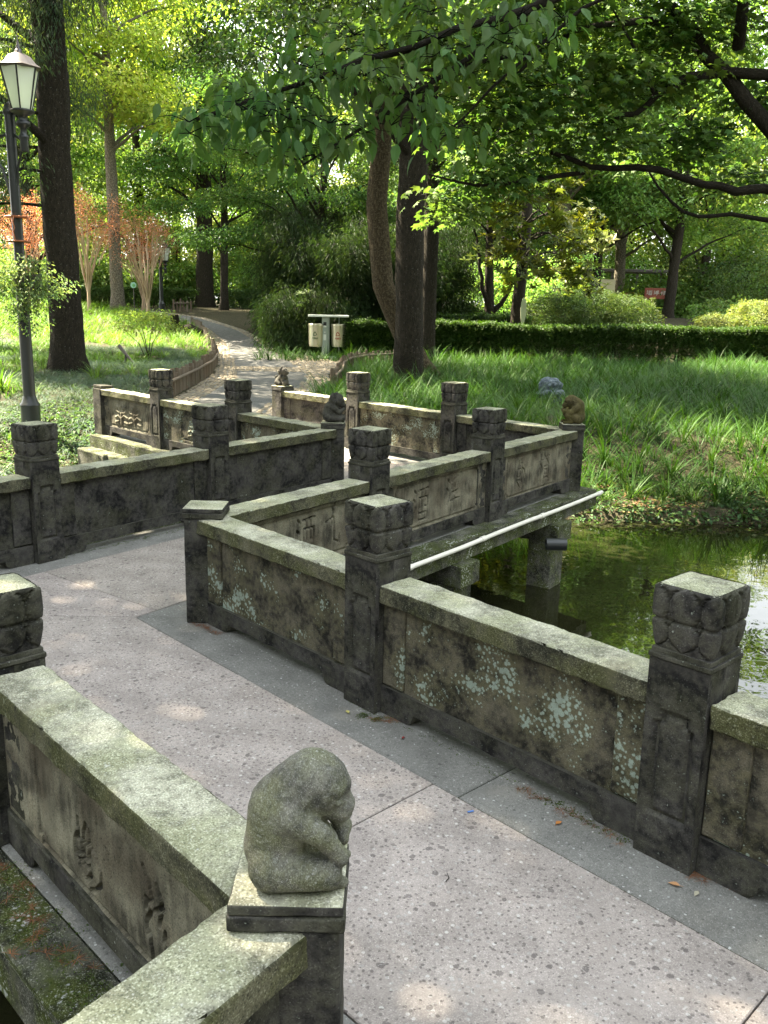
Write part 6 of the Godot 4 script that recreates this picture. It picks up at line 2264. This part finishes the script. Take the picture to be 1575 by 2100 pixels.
# ------------------------------------------------------------------ furniture
func lamp_head(t: Node3D, at: Vector3) -> void:
	# six-sided lantern; at = top of the bracket arm
	var mb := MB.new()
	lathe(mb, [Vector2(0.03, -0.26), Vector2(0.05, -0.25), Vector2(0.05, -0.12), Vector2(0.062, -0.10), Vector2(0.062, -0.07), Vector2(0.04, -0.05), Vector2(0.04, 0.02), Vector2(0.085, 0.05), Vector2(0.085, 0.09), Vector2(0.05, 0.11), Vector2(0.06, 0.16), Vector2(0.14, 0.20), Vector2(0.145, 0.225), Vector2(0.12, 0.235)], 16, at)
	# ribs
	for k in 6:
		var a := TAU * k / 6.0 + 0.3
		var d := Vector3(cos(a), 0, sin(a))
		tube(mb, [at + d * 0.125 + Vector3(0, 0.23, 0), at + d * 0.235 + Vector3(0, 0.70, 0)], [0.010, 0.012], 5, 1.0)
	part("lantern_frame", mb.mesh(M.metal_black), t)
	var gl := MB.new()
	for k in 6:
		var a0 := TAU * k / 6.0 + 0.3
		var a1 := a0 + TAU / 6.0
		var d0 := Vector3(cos(a0), 0, sin(a0))
		var d1 := Vector3(cos(a1), 0, sin(a1))
		var g2 := MB.new()
		var out := (d0 + d1)
		g2.flat_tri(at + d0 * 0.12 + Vector3(0, 0.235, 0), at + d1 * 0.12 + Vector3(0, 0.235, 0), at + d1 * 0.23 + Vector3(0, 0.70, 0), out)
		g2.flat_tri(at + d0 * 0.12 + Vector3(0, 0.235, 0), at + d1 * 0.23 + Vector3(0, 0.70, 0), at + d0 * 0.23 + Vector3(0, 0.70, 0), out)
		part("pane", g2.mesh(M.frosted), t)
	# hexagonal roof and finial
	var rf := MB.new()
	lathe(rf, [Vector2(0.20, 0.69), Vector2(0.265, 0.70), Vector2(0.27, 0.715), Vector2(0.27, 0.715), Vector2(0.21, 0.755), Vector2(0.15, 0.83), Vector2(0.07, 0.87), Vector2(0.05, 0.88), Vector2(0.05, 0.88), Vector2(0.045, 0.91), Vector2(0.02, 0.93), Vector2(0.028, 0.95), Vector2(0.018, 0.97), Vector2(0.008, 1.02), Vector2(0.001, 1.09)], 6, at)
	part("lantern_roof", rf.mesh(M.metal_brown), t)

func lamp_post(label: String, at: Vector3, heads: Array, top: float, full: bool) -> Node3D:
	var t := thing("street_lamp", label, "lamp post", at, 0.0, "black lamp posts")
	var mb := MB.new()
	lathe(mb, [Vector2(0.14, -0.2), Vector2(0.14, 0.02), Vector2(0.14, 0.02), Vector2(0.125, 0.04), Vector2(0.125, 0.30), Vector2(0.13, 0.32), Vector2(0.13, 0.34), Vector2(0.105, 0.37), Vector2(0.085, 0.44), Vector2(0.08, 0.46), Vector2(0.075, top * 0.5), Vector2(0.078, top * 0.5 + 0.02), Vector2(0.066, top * 0.5 + 0.04), Vector2(0.062, top - 0.12), Vector2(0.08, top - 0.10), Vector2(0.08, top - 0.06), Vector2(0.06, top - 0.04), Vector2(0.065, top), Vector2(0.03, top + 0.03), Vector2(0.001, top + 0.05)], 18)
	part("pole", mb.mesh(M.metal_black), t)
	for hd in heads:
		var p: Vector3 = hd
		var ar := MB.new()
		tube(ar, [Vector3(0, p.y - 0.02, 0), Vector3(p.x * 0.5, p.y - 0.08, p.z * 0.5), Vector3(p.x, p.y - 0.13, p.z)], [0.02, 0.018, 0.018], 8, 1.0)
		tube(ar, [Vector3(p.x * 0.15, p.y - 0.75, p.z * 0.15), Vector3(p.x * 0.35, p.y - 0.45, p.z * 0.35), Vector3(p.x * 0.85, p.y - 0.20, p.z * 0.85)], [0.016, 0.016, 0.014], 8, 1.0)
		part("bracket", ar.mesh(M.metal_black), t)
		lamp_head(t, p)
	return t

func ribbon_stroke(mb: MB, line: Array, w: float, xf: Transform3D, col: Color, size: Vector2, bend: float) -> void:
	# a flat printed stroke on a cylinder of radius "bend" (or flat when 0), facing +z
	for k in line.size() - 1:
		var a := Vector2(line[k][0] * size.x, line[k][1] * size.y)
		var b := Vector2(line[k + 1][0] * size.x, line[k + 1][1] * size.y)
		var e := (b - a).normalized()
		var n := Vector2(-e.y, e.x) * w * 0.5
		a -= e * w * 0.3
		b += e * w * 0.3
		var q := []
		for c in [a + n, b + n, b - n, a - n]:
			var z := 0.0
			if bend > 0.0:
				z = sqrt(maxf(0.0, bend * bend - c.x * c.x)) - bend
			q.append(xf * Vector3(c.x, c.y, z))
		mb.flat_tri(q[0], q[1], q[2], xf.basis.z, col)
		mb.flat_tri(q[0], q[2], q[3], xf.basis.z, col)

func waste_bins() -> void:
	var gh := path_h(-1.75, 25.0) + 0.01
	var t := thing("waste_bins", "pair of steel waste bins hung on a grey post under a flat shelf", "waste bin", P(-1.76, 25.1, gh), 0.10)
	var mb := MB.new()
	block(mb, Transform3D(Basis(), Vector3(0.06, 0.02, 0)), Vector3(0.55, 0.04, 0.34), 0.006, 0.3, 0.0)
	part("base_plate", mb.mesh(M.bin_white), t)
	mb = MB.new()
	block(mb, Transform3D(Basis(), Vector3(0, 0.58, 0.05)), Vector3(0.16, 1.08, 0.05), 0.008, 0.3, 0.0)
	block(mb, Transform3D(Basis(), Vector3(0.03, 0.58, -0.03)), Vector3(0.20, 1.08, 0.10), 0.008, 0.3, 0.0)
	part("post", mb.mesh(M.bin_grey), t)
	mb = MB.new()
	block(mb, Transform3D(Basis(), Vector3(0.10, 1.14, 0)), Vector3(1.12, 0.055, 0.36), 0.012, 0.3, 0.0)
	part("shelf", mb.mesh(M.bin_white), t)
	mb = MB.new()
	block(mb, Transform3D(Basis(), Vector3(0.0, 0.925, 0.078)), Vector3(0.085, 0.10, 0.008), 0.002, 0.3, 0.0)
	part("ashtray_slot", mb.mesh(M.metal_black), t)
	mb = MB.new()
	block(mb, Transform3D(Basis(), Vector3(0.0, 0.855, 0.082)), Vector3(0.085, 0.045, 0.02), 0.002, 0.3, 0.0)
	block(mb, Transform3D(Basis(), Vector3(0.0, 0.70, 0.080)), Vector3(0.03, 0.03, 0.012), 0.002, 0.3, 0.0)
	block(mb, Transform3D(Basis(), Vector3(0.0, 0.56, 0.078)), Vector3(0.075, 0.16, 0.006), 0.002, 0.3, 0.0)
	part("ashtray_door", mb.mesh(M.bin_white), t)
	mb = MB.new()
	tube(mb, [Vector3(0.40, 1.12, -0.12), Vector3(0.40, 0.0, -0.12)], [0.018, 0.018], 8, 1.0)
	part("rear_leg", mb.mesh(M.bin_grey), t)
	var tri := [[[0.5, 0.95], [0.72, 0.58]], [[0.72, 0.58], [0.86, 0.6]], [[0.88, 0.42], [0.95, 0.25], [0.6, 0.12]], [[0.5, 0.12], [0.1, 0.12], [0.05, 0.25]], [[0.1, 0.34], [0.3, 0.68]], [[0.3, 0.68], [0.18, 0.7]], [[0.36, 0.78], [0.5, 0.95]]]
	var words := [[[0.02, .9], [.2, .9]], [[.17, .9], [.17, .1]], [[.05, .65], [.12, .65], [.12, .4], [.05, .4], [.05, .65]], [[.28, .9], [.48, .9], [.48, .1], [.28, .1], [.28, .9]], [[.34, .65], [.42, .65], [.42, .38], [.34, .38], [.34, .65]], [[.56, .9], [.56, .2]], [[.62, .95], [.62, .05]], [[.7, .95], [.66, .7], [.78, .75]], [[.76, .75], [.66, .05]], [[.68, .5], [.8, .05]], [[.86, .9], [1.0, .9]], [[.93, .95], [.93, .1]], [[.86, .5], [1.0, .55]]]
	for s in [[-0.245, Color(0.02, 0.10, 0.03), 0.0], [0.385, Color(0.30, 0.03, 0.02), 0.10]]:
		mb = MB.new()
		var c := Vector3(s[0], 0, 0.0)
		lathe(mb, [Vector2(0.001, 0.30), Vector2(0.17, 0.30), Vector2(0.185, 0.31), Vector2(0.185, 0.31), Vector2(0.188, 0.35), Vector2(0.188, 0.35), Vector2(0.195, 0.36), Vector2(0.205, 0.84), Vector2(0.212, 0.85), Vector2(0.212, 0.91), Vector2(0.205, 0.925), Vector2(0.19, 0.925), Vector2(0.19, 0.925), Vector2(0.18, 0.60), Vector2(0.001, 0.58)], 28, c)
		part("bin", mb.mesh(M.bin_steel), t)
		mb = MB.new()
		for line in tri:
			ribbon_stroke(mb, line, 0.016, Transform3D(Basis(Vector3.UP, -0.15), c + Vector3(-0.085, 0.60, 0.2045) + Vector3(0, 0, 0.0)), s[1], Vector2(0.11, 0.12), 0.0)
		part("recycling_mark", mb.mesh(M.plain), t)
		mb = MB.new()
		for line in words:
			ribbon_stroke(mb, line, 0.007, Transform3D(Basis(Vector3.UP, -0.15), c + Vector3(-0.105, 0.51, 0.2035)), s[1], Vector2(0.16, 0.05), 0.0)
		part("lettering", mb.mesh(M.plain), t)

func build_furniture() -> void:
	M.frosted = mat(Color(0.62, 0.65, 0.60), 0.5, 0.4)
	M.frosted.backlight_enabled = true
	M.frosted.backlight = Color(0.8, 0.85, 0.75)
	M.metal_brown = mat(Color(0.05, 0.04, 0.04), 0.35, 0.6)
	M.bin_white = mat(Color(0.62, 0.66, 0.62), 0.4, 0.5)
	M.bin_grey = mat(Color(0.30, 0.35, 0.31), 0.45, 0.5)
	M.bin_steel = mat(Color(0.58, 0.54, 0.40), 0.32, 0.5)
	M.bin_steel.metallic = 0.85
	M.rust = mat(Color(0.32, 0.12, 0.06), 0.6, 0.4)
	M.sign_red = mat(Color(0.22, 0.06, 0.035), 0.6, 0.4)
	M.paddle = mat(Color(0.42, 0.46, 0.30), 0.6, 0.4)
	M.sign_cream = mat(Color(0.62, 0.56, 0.36), 0.6, 0.4)
	# the black lamp on the left, with planter brackets and a climbing plant
	var gh := ground_h(-4.80, 11.9)
	var t := lamp_post("tall black lamp post with a hanging six-sided lantern at the left edge", P(-4.80, 11.9, gh), [Vector3(0.20, 3.62 - gh, 0.10), Vector3(-0.42, 3.62 - gh, -0.10)], 3.92 - gh, true)
	var mb := MB.new()
	for y in [2.58, 2.28]:
		lathe(mb, [Vector2(0.07, y - gh), Vector2(0.15, y - gh), Vector2(0.15, y - gh + 0.02), Vector2(0.07, y - gh + 0.02)], 20)
	for k in 5:
		var a := TAU * k / 5.0 + 0.2
		var d := Vector3(cos(a), 0, sin(a))
		tube(mb, [d * 0.14 + Vector3(0, 2.30 - gh, 0), d * 0.20 + Vector3(0, 2.40 - gh, 0), d * 0.13 + Vector3(0, 2.45 - gh, 0), d * 0.20 + Vector3(0, 2.52 - gh, 0), d * 0.14 + Vector3(0, 2.59 - gh, 0)], [0.008, 0.008, 0.008, 0.008, 0.008], 5, 1.0)
	part("planter_bracket", mb.mesh(M.rust), t)
	var pads := []
	for s in [[0.0, 2.0, 0.14], [0.18, 1.92, 0.1], [-0.22, 1.94, 0.1], [0.08, 1.75, 0.18], [-0.14, 1.7, 0.18], [0.30, 1.76, 0.05], [-0.32, 1.78, 0.1], [0.06, 1.52, 0.18], [-0.10, 1.48, 0.16], [0.18, 1.58, 0.12], [0.03, 1.28, 0.12], [0.42, 1.66, 0.0]]:
		pads.append([Vector3(s[0], s[1] - gh, s[2]), Vector3(0.17, 0.14, 0.17), 8])
	var v := thing("hanging_plant", "leafy planter plant spilling round the black lamp post", "plant", P(-4.72, 11.9, gh), 0.0)
	mb = MB.new()
	lathe(mb, [Vector2(0.10, 1.72 - gh), Vector2(0.16, 1.74 - gh), Vector2(0.19, 1.88 - gh), Vector2(0.18, 1.88 - gh), Vector2(0.10, 1.80 - gh)], 16)
	part("basket", mb.mesh(M.metal_brown), v)
	foliage(v, "foliage", pads, "broad", M.leaf, Color(0.085, 0.15, 0.045), 0.3, 0.36, 0.56)
	# slim lamps further off
	lamp_post("thin dark lamp post far off, right of the red-leaved trees", P(-9.0, 36.0, ground_h(-9.0, 36.0)), [Vector3(0.2, 1.75, 0.05)], 2.0, false)
	lamp_post("distant lamp post with a pale lantern behind the dome shrub", P(7.75, 40.0, ground_h(7.75, 40.0)), [Vector3(0.3, 2.35, 0.05)], 2.7, false)
	waste_bins()
	# a rock in the grass
	mb = MB.new()
	block(mb, Transform3D(Basis(Vector3.UP, 0.5) * Basis(Vector3(1, 0, 0), 0.15), Vector3(0, 0.16, 0)), Vector3(0.36, 0.40, 0.34), 0.11, 0.03, 0.045, 0.5)
	block(mb, Transform3D(Basis(Vector3.UP, 1.2), Vector3(0.06, 0.05, 0.10)), Vector3(0.36, 0.26, 0.34), 0.09, 0.03, 0.04, 0.5)
	var rock := part("rock", mb.mesh(M.rock))
	rock.position = P(2.86, 15.6, ground_h(2.86, 15.6) + 0.12)
	tag(rock, "blue-grey rock lying in the tall grass behind the far railing", "rock")
	# white water pipe along the pond side of the middle railing
	mb = MB.new()
	var pe := dir2(A2)
	var pn := Vector2(pe.y, -pe.x) * 0.236
	var run := []
	var rad := []
	for k in 9:
		var q: Vector2 = C1 + pn + pe * lerpf(0.7, 4.62, k / 8.0)
		run.append(P(q.x, q.y, -0.035 + 0.004 * sin(k * 1.7)))
		rad.append(0.0165)
	tube(mb, run, rad, 12, 1.0)
	var pp := thing("water_pipe", "white plastic pipe along the bridge's edge above the pond", "pipe")
	part("pipe", mb.mesh(M.pipe), pp)
	mb = MB.new()
	for k in [1.5, 2.45, 3.4, 4.55]:
		var q: Vector2 = C1 + pn + pe * k
		tube(mb, [P(q.x - pe.x * 0.03, q.y - pe.y * 0.03, -0.035), P(q.x + pe.x * 0.03, q.y + pe.y * 0.03, -0.035)], [0.0205, 0.0205], 12, 1.0)
	part("coupling", mb.mesh(M.pipe), pp)
	# drain stub on the pier
	mb = MB.new()
	lathe(mb, [Vector2(0.040, 0.0), Vector2(0.048, 0.0), Vector2(0.048, 0.16), Vector2(0.040, 0.16), Vector2(0.040, 0.0)], 18)
	var stub := part("drain_pipe", mb.mesh(M.metal_black))
	stub.transform = Transform3D(Basis(Vector3(0, 0, 1), -PI * 0.5) * Basis(Vector3.UP, 0.4), P(1.28, 6.72, -0.20))
	tag(stub, "short black drain pipe sticking out under the bridge's edge", "pipe")
	far_things()

func board(called: String, label: String, cat: String, at: Vector3, size: Vector3, lift: float, m: Material, col: Color, posts: bool, words := true) -> void:
	var t := thing(called, label, cat, at)
	var mb := MB.new()
	block(mb, Transform3D(Basis(), Vector3(0, lift + size.y * 0.5, 0)), size, 0.012, 0.4, 0.0)
	part("panel", mb.mesh(m), t)
	if posts:
		mb = MB.new()
		for s in [-1.0, 1.0]:
			tube(mb, [Vector3(s * size.x * 0.42, -0.1, -size.z), Vector3(s * size.x * 0.42, lift + size.y * 0.8, -size.z)], [0.04, 0.04], 6, 1.0)
		part("posts", mb.mesh(M.sign_red), t)
	if words:
		mb = MB.new()
		var k := 0
		for g in ["wine", "float", "span"]:
			for line in GLYPHS[g]:
				ribbon_stroke(mb, line, 0.03, Transform3D(Basis(), Vector3(-size.x * 0.42 + k * size.x * 0.3, lift + size.y * 0.35, size.z * 0.5 + 0.004)), col, Vector2(size.x * 0.24, size.y * 0.4), 0.0)
			k += 1
		part("lettering", mb.mesh(M.plain), t)

func far_things() -> void:
	# a road far behind the dome shrub
	var mb := MB.new()
	for j in 41:
		var x := -2.0 + j
		for y in [43.4, 45.0, 46.6]:
			mb.vert(P(x, y + 0.03 * x, ground_h(x, y + 0.03 * x) + 0.03), Vector3.UP, Vector2(x, y) / 1.5)
	for j in 40:
		for i in 2:
			var k := j * 3 + i
			mb.quad(k, k + 1, k + 4, k + 3)
	mb.smooth()
	var rd := part("far_road", mb.mesh(M.deck))
	rd.set_meta("kind", "structure")
	board("notice_board", "red-brown board with white characters far off, right of the dome shrub", "sign", P(12.6, 43.0, ground_h(12.6, 43.0)), Vector3(1.1, 0.5, 0.08), 0.85, M.sign_red, Color(0.5, 0.47, 0.42), true)
	board("cream_board", "cream board on a dark stand far off above the dome shrub", "sign", P(10.55, 44.2, ground_h(10.5, 44.2)), Vector3(0.75, 0.75, 0.06), 1.0, M.sign_cream, Color(0.05, 0.05, 0.05), true, false)
	# red-brown kiosk wall glimpsed between trunks
	var t := thing("kiosk", "low red-brown kiosk with a flat roof, glimpsed far off between the trunks", "kiosk", P(13.2, 52.0, ground_h(13.2, 52.0)))
	mb = MB.new()
	block(mb, Transform3D(Basis(), Vector3(0, 0.6, 0)), Vector3(4.2, 1.4, 1.6), 0.02, 0.8, 0.0)
	part("wall", mb.mesh(M.sign_red), t)
	mb = MB.new()
	block(mb, Transform3D(Basis(), Vector3(0, 2.45, 0)), Vector3(4.8, 0.16, 2.2), 0.02, 0.8, 0.0)
	for s in [-2.0, -0.7, 0.7, 2.0]:
		block(mb, Transform3D(Basis(), Vector3(s, 1.85, 0.6)), Vector3(0.14, 1.1, 0.14), 0.01, 0.8, 0.0)
	part("roof", mb.mesh(M.metal_brown), t)
	# bench slab by the dome shrub
	t = thing("stone_bench", "pale low stone bench at the right foot of the dome shrub", "bench", P(9.35, 29.6, ground_h(9.3, 29.6)))
	mb = MB.new()
	block(mb, Transform3D(Basis(), Vector3(0, 0.48, 0)), Vector3(1.1, 0.10, 0.4), 0.02, 0.3, 0.004)
	part("seat", mb.mesh(M.stone_top), t)
	for s in [-0.38, 0.38]:
		mb = MB.new()
		block(mb, Transform3D(Basis(), Vector3(s, 0.2, 0)), Vector3(0.16, 0.46, 0.3), 0.02, 0.3, 0.004)
		part("leg", mb.mesh(M.stone_pale), t)
	# pot hanging from the distant lamp
	t = thing("hanging_pot", "small brown flower pot hanging by the distant lamp", "flower pot", P(7.9, 39.7, 2.42))
	mb = MB.new()
	lathe(mb, [Vector2(0.001, 0), Vector2(0.12, 0.02), Vector2(0.22, 0.14), Vector2(0.23, 0.22), Vector2(0.20, 0.22), Vector2(0.001, 0.15)], 14)
	part("pot", mb.mesh(M.rust), t)
	mb = MB.new()
	for a in [0.0, 2.1, 4.2]:
		tube(mb, [Vector3(cos(a) * 0.21, 0.21, sin(a) * 0.21), Vector3(-0.05, 1.0, 0.0)], [0.006, 0.006], 4, 1.0)
	part("chains", mb.mesh(M.metal_black), t)
	foliage(t, "flowers", [[Vector3(0, 0.35, 0), Vector3(0.25, 0.16, 0.25), 12]], "broad", M.leaf, Color(0.12, 0.2, 0.08), 0.3, 0.4, 0.6)
	# pale paddle-shaped board on a dark trunk
	mb = MB.new()
	var poly := PackedVector2Array()
	for k in 20:
		var a := TAU * k / 20.0
		poly.append(Vector2(cos(a) * 0.085 * (1.0 - 0.25 * sin(a)), sin(a) * 0.40))
	prism(mb, poly, -0.015, 0.015, 0.004, 1.0)
	var pd := part("paddle_board", mb.mesh(M.paddle))
	pd.transform = Transform3D(Basis(Vector3(1, 0, 0), PI * 0.5), P(4.05, 27.25, 1.45))
	tag(pd, "pale leaf-shaped board leaning on the magnolia's dark trunk", "sign")
	# small round sign on the lawn
	t = thing("round_sign", "small round blue-green sign on a thin stick among the red-leaved trees", "sign", P(-8.75, 31.2, ground_h(-8.75, 31.2)))
	mb = MB.new()
	tube(mb, [Vector3(0, -0.1, 0), Vector3(0, 1.05, 0)], [0.015, 0.015], 6, 1.0, Color(0.1, 0.09, 0.08))
	part("stick", mb.mesh(M.plain), t)
	mb = MB.new()
	tube(mb, [Vector3(0, 1.12, -0.012), Vector3(0, 1.12, 0.012)], [0.10, 0.10], 18, 1.0, Color(0.25, 0.42, 0.36))
	part("disc", mb.mesh(M.plain), t)
	mb = MB.new()
	tube(mb, [Vector3(0.01, 1.11, 0.012), Vector3(0.01, 1.11, 0.016)], [0.05, 0.045], 12, 1.0, Color(0.12, 0.30, 0.12))
	part("emblem", mb.mesh(M.plain), t)
	# broken stick propped on the lawn, and a mossy stump
	t = thing("propped_branch", "dark broken branch propped on the lawn", "branch", P(-5.72, 19.6, ground_h(-5.72, 19.6)))
	mb = MB.new()
	tube(mb, [Vector3(-0.16, 0.42, 0.0), Vector3(0.0, 0.22, 0.0), Vector3(0.22, -0.02, 0.05)], [0.045, 0.035, 0.02], 7, 0.3, Color(0.16, 0.14, 0.13), 0.2)
	tube(mb, [Vector3(0.0, 0.24, 0.0), Vector3(-0.02, -0.03, 0.06)], [0.03, 0.022], 7, 0.3, Color(0.05, 0.045, 0.04), 0.2)
	part("branch", mb.mesh(M.plain), t)
	t = thing("tree_stump", "dark weathered stump at the edge of the lawn by the bend", "stump", P(-6.75, 28.5, ground_h(-6.8, 28.5)))
	mb = MB.new()
	tube(mb, [Vector3(0, -0.1, 0), Vector3(0.02, 0.3, 0), Vector3(0.0, 0.55, 0.02)], [0.22, 0.15, 0.13], 10, 0.3, Color.WHITE, 0.35)
	part("stump", mb.mesh(M.bark), t)
	mb = MB.new()
	tube(mb, [Vector3(0.1, 0.08, 0), Vector3(0.5, 0.14, 0.1), Vector3(1.0, 0.02, 0.1)], [0.10, 0.12, 0.06], 8, 0.3, Color.WHITE, 0.35)
	part("root", mb.mesh(M.bark), t)

# ------------------------------------------------------------------ small things
func fallen_leaf(label: String, at: Vector2, turn: float, size: float, col: Color) -> void:
	var mb := MB.new()
	leaf(mb, Vector3(-size * 0.5, 0.004, 0), Vector3(1, 0.10, 0), Vector3.UP, size, size * 0.55, col, 0.18, true)
	tube(mb, [Vector3(-size * 0.5, 0.004, 0), Vector3(-size * 0.75, 0.003, size * 0.1)], [0.0012, 0.0008], 4, 1.0, col * 0.6)
	var o := part("fallen_leaf", mb.mesh(M.plain))
	o.transform = Transform3D(Basis(Vector3.UP, turn), P(at.x, at.y, 0.002))
	tag(o, label, "leaf")

func clumps(called: String, pts: Array, kind: String, m: Material, col: Color, smin: float, smax: float, flat: float) -> void:
	# pts: [x, y, height, spread x, spread y, how many]
	var meshes: Array = leafmesh[kind]
	var xf := []
	var cols := []
	for q in pts:
		for k in int(q[5]):
			var p := P(q[0] + rng.randfn(0.0, 0.5) * q[3], q[1] + rng.randfn(0.0, 0.5) * q[4], q[2])
			var s := rng.randf_range(smin, smax)
			xf.append(Transform3D((Basis(Vector3.UP, rng.randf() * TAU)).scaled(Vector3(s, s * flat, s)), p))
			cols.append(vary(col, 0.35))
	scatter(called, meshes[0], xf, cols, m)

func along(a: Vector2, b: Vector2, off: float, h: float, from: float, to: float, per: int, spread: float) -> Array:
	var o := []
	var e := (b - a).normalized()
	var n := Vector2(-e.y, e.x)
	var l := (b - a).length()
	var k := from
	while k < to:
		var q := a + e * l * k + n * off
		o.append([q.x, q.y, h, spread, spread, per])
		k += 0.04 / l
	return o

func build_small_things() -> void:
	fallen_leaf("orange-brown fallen leaf on the joint of the near paving", Vector2(0.585, 2.541), 0.7, 0.030, Color(0.42, 0.17, 0.05))
	fallen_leaf("pale orange fallen leaf on the grey border before the large right post", Vector2(0.861, 2.242), 2.6, 0.034, Color(0.44, 0.24, 0.12))
	fallen_leaf("small greyish fallen leaf right of the pale orange one", Vector2(0.912, 2.201), 4.0, 0.026, Color(0.38, 0.35, 0.27))
	fallen_leaf("tiny dark red fallen leaf on the border below the lichen-covered bay", Vector2(0.093, 3.091), 1.2, 0.020, Color(0.20, 0.03, 0.03))
	fallen_leaf("yellow fallen leaf on the far end of the grey border by the mossy post", Vector2(-0.13, 3.30), 1.9, 0.030, Color(0.40, 0.36, 0.12))
	var mb := MB.new()
	tube(mb, [Vector3(-0.018, 0.003, 0), Vector3(0, 0.004, 0.004), Vector3(0.02, 0.003, -0.008)], [0.0016, 0.0014, 0.001], 5, 1.0, Color(0.03, 0.025, 0.02))
	var tw := part("twig", mb.mesh(M.plain))
	tw.transform = Transform3D(Basis(Vector3.UP, 1.2), P(0.208, 2.248, 0.001))
	tag(tw, "thin dark twig on the pink paving in the foreground", "twig")
	mb = MB.new()
	block(mb, Transform3D(Basis(Vector3.UP, 0.4), Vector3(0, 0.0025, 0)), Vector3(0.022, 0.003, 0.006), 0.001, 0.01, 0.0, 1.0, null, Color(0.10, 0.20, 0.50))
	var sc := part("paper_scrap", mb.mesh(M.plain))
	sc.transform = Transform3D(Basis(), P(0.306, 2.597, 0.001))
	tag(sc, "tiny blue scrap lying on the pink paving", "scrap")
	# moss at the foot of the railings and on the outer ledges
	var e1 := dir2(A1)
	var P1 := C1 + e1 * 1.298
	var P2 := C1 + e1 * 2.678
	var ms := along(P1, P2, -0.075, 0.0, 0.70, 0.92, 5, 0.022)
	ms.append_array(along(P1, P2, -0.085, 0.0, -0.02, 0.10, 3, 0.02))
	ms.append_array(along(P1, P2, -0.07, 0.0, 0.1, 0.7, 1, 0.02))
	ms.append_array([[-0.065, 3.276, 0.0, 0.02, 0.02, 14], [-0.01, 3.25, 0.0, 0.02, 0.02, 10]])
	ms.append_array(along(Vector2(-1.134, 2.478), F, -0.14, 0.0, 0.10, 0.62, 8, 0.07))
	ms.append_array(along(C1, C2, -0.13, 0.0, 0.30, 0.95, 2, 0.06))
	ms.append_array(along(W, C4, -0.10, 0.0, 0.35, 0.62, 3, 0.03))
	ms.append_array(along(C5, C4, 0.16, -0.14, 0.05, 0.3, 6, 0.08))
	clumps("moss", ms, "cover", M.grass, Color(0.065, 0.10, 0.018), 0.07, 0.16, 0.7)
	# rusty needle litter
	var nl := along(P1, P2, -0.09, 0.0, 0.60, 0.90, 2, 0.03)
	nl.append_array([[0.961, 2.293, 0.0, 0.05, 0.03, 26], [1.048, 2.258, 0.0, 0.04, 0.03, 14], [0.04, 3.25, 0.0, 0.06, 0.03, 16]])
	nl.append_array(along(Vector2(-1.134, 2.478), F, -0.13, 0.001, 0.12, 0.5, 2, 0.06))
	nl.append_array(along(C1, P1, -0.10, 0.0, 0.02, 0.2, 4, 0.03))
	clumps("needle_litter", nl, "lawn", M.plain, Color(0.16, 0.075, 0.04), 0.06, 0.14, 0.12)
	# leaf litter on the bank by the water
	var lf := []
	for k in 60:
		var x := rng.randf_range(2.2, 8.0)
		lf.append([x, shore(x) + rng.randf_range(0.1, 0.9), 0.0, 0.1, 0.1, 3])
	var xf := []
	var cols := []
	for q in lf:
		for k in 3:
			var px: float = q[0] + rng.randf_range(-0.15, 0.15)
			var py: float = q[1] + rng.randf_range(-0.15, 0.15)
			var s := rng.randf_range(0.5, 1.0)
			xf.append(Transform3D(Basis(Vector3.UP, rng.randf() * TAU).scaled(Vector3(s, s * 0.3, s)), P(px, py, ground_h(px, py) + 0.012)))
			cols.append(vary(Color(0.19, 0.12, 0.06), 0.4))
	scatter("leaf_litter", leafmesh.cover[1], xf, cols, M.plain).set_meta("kind", "stuff")
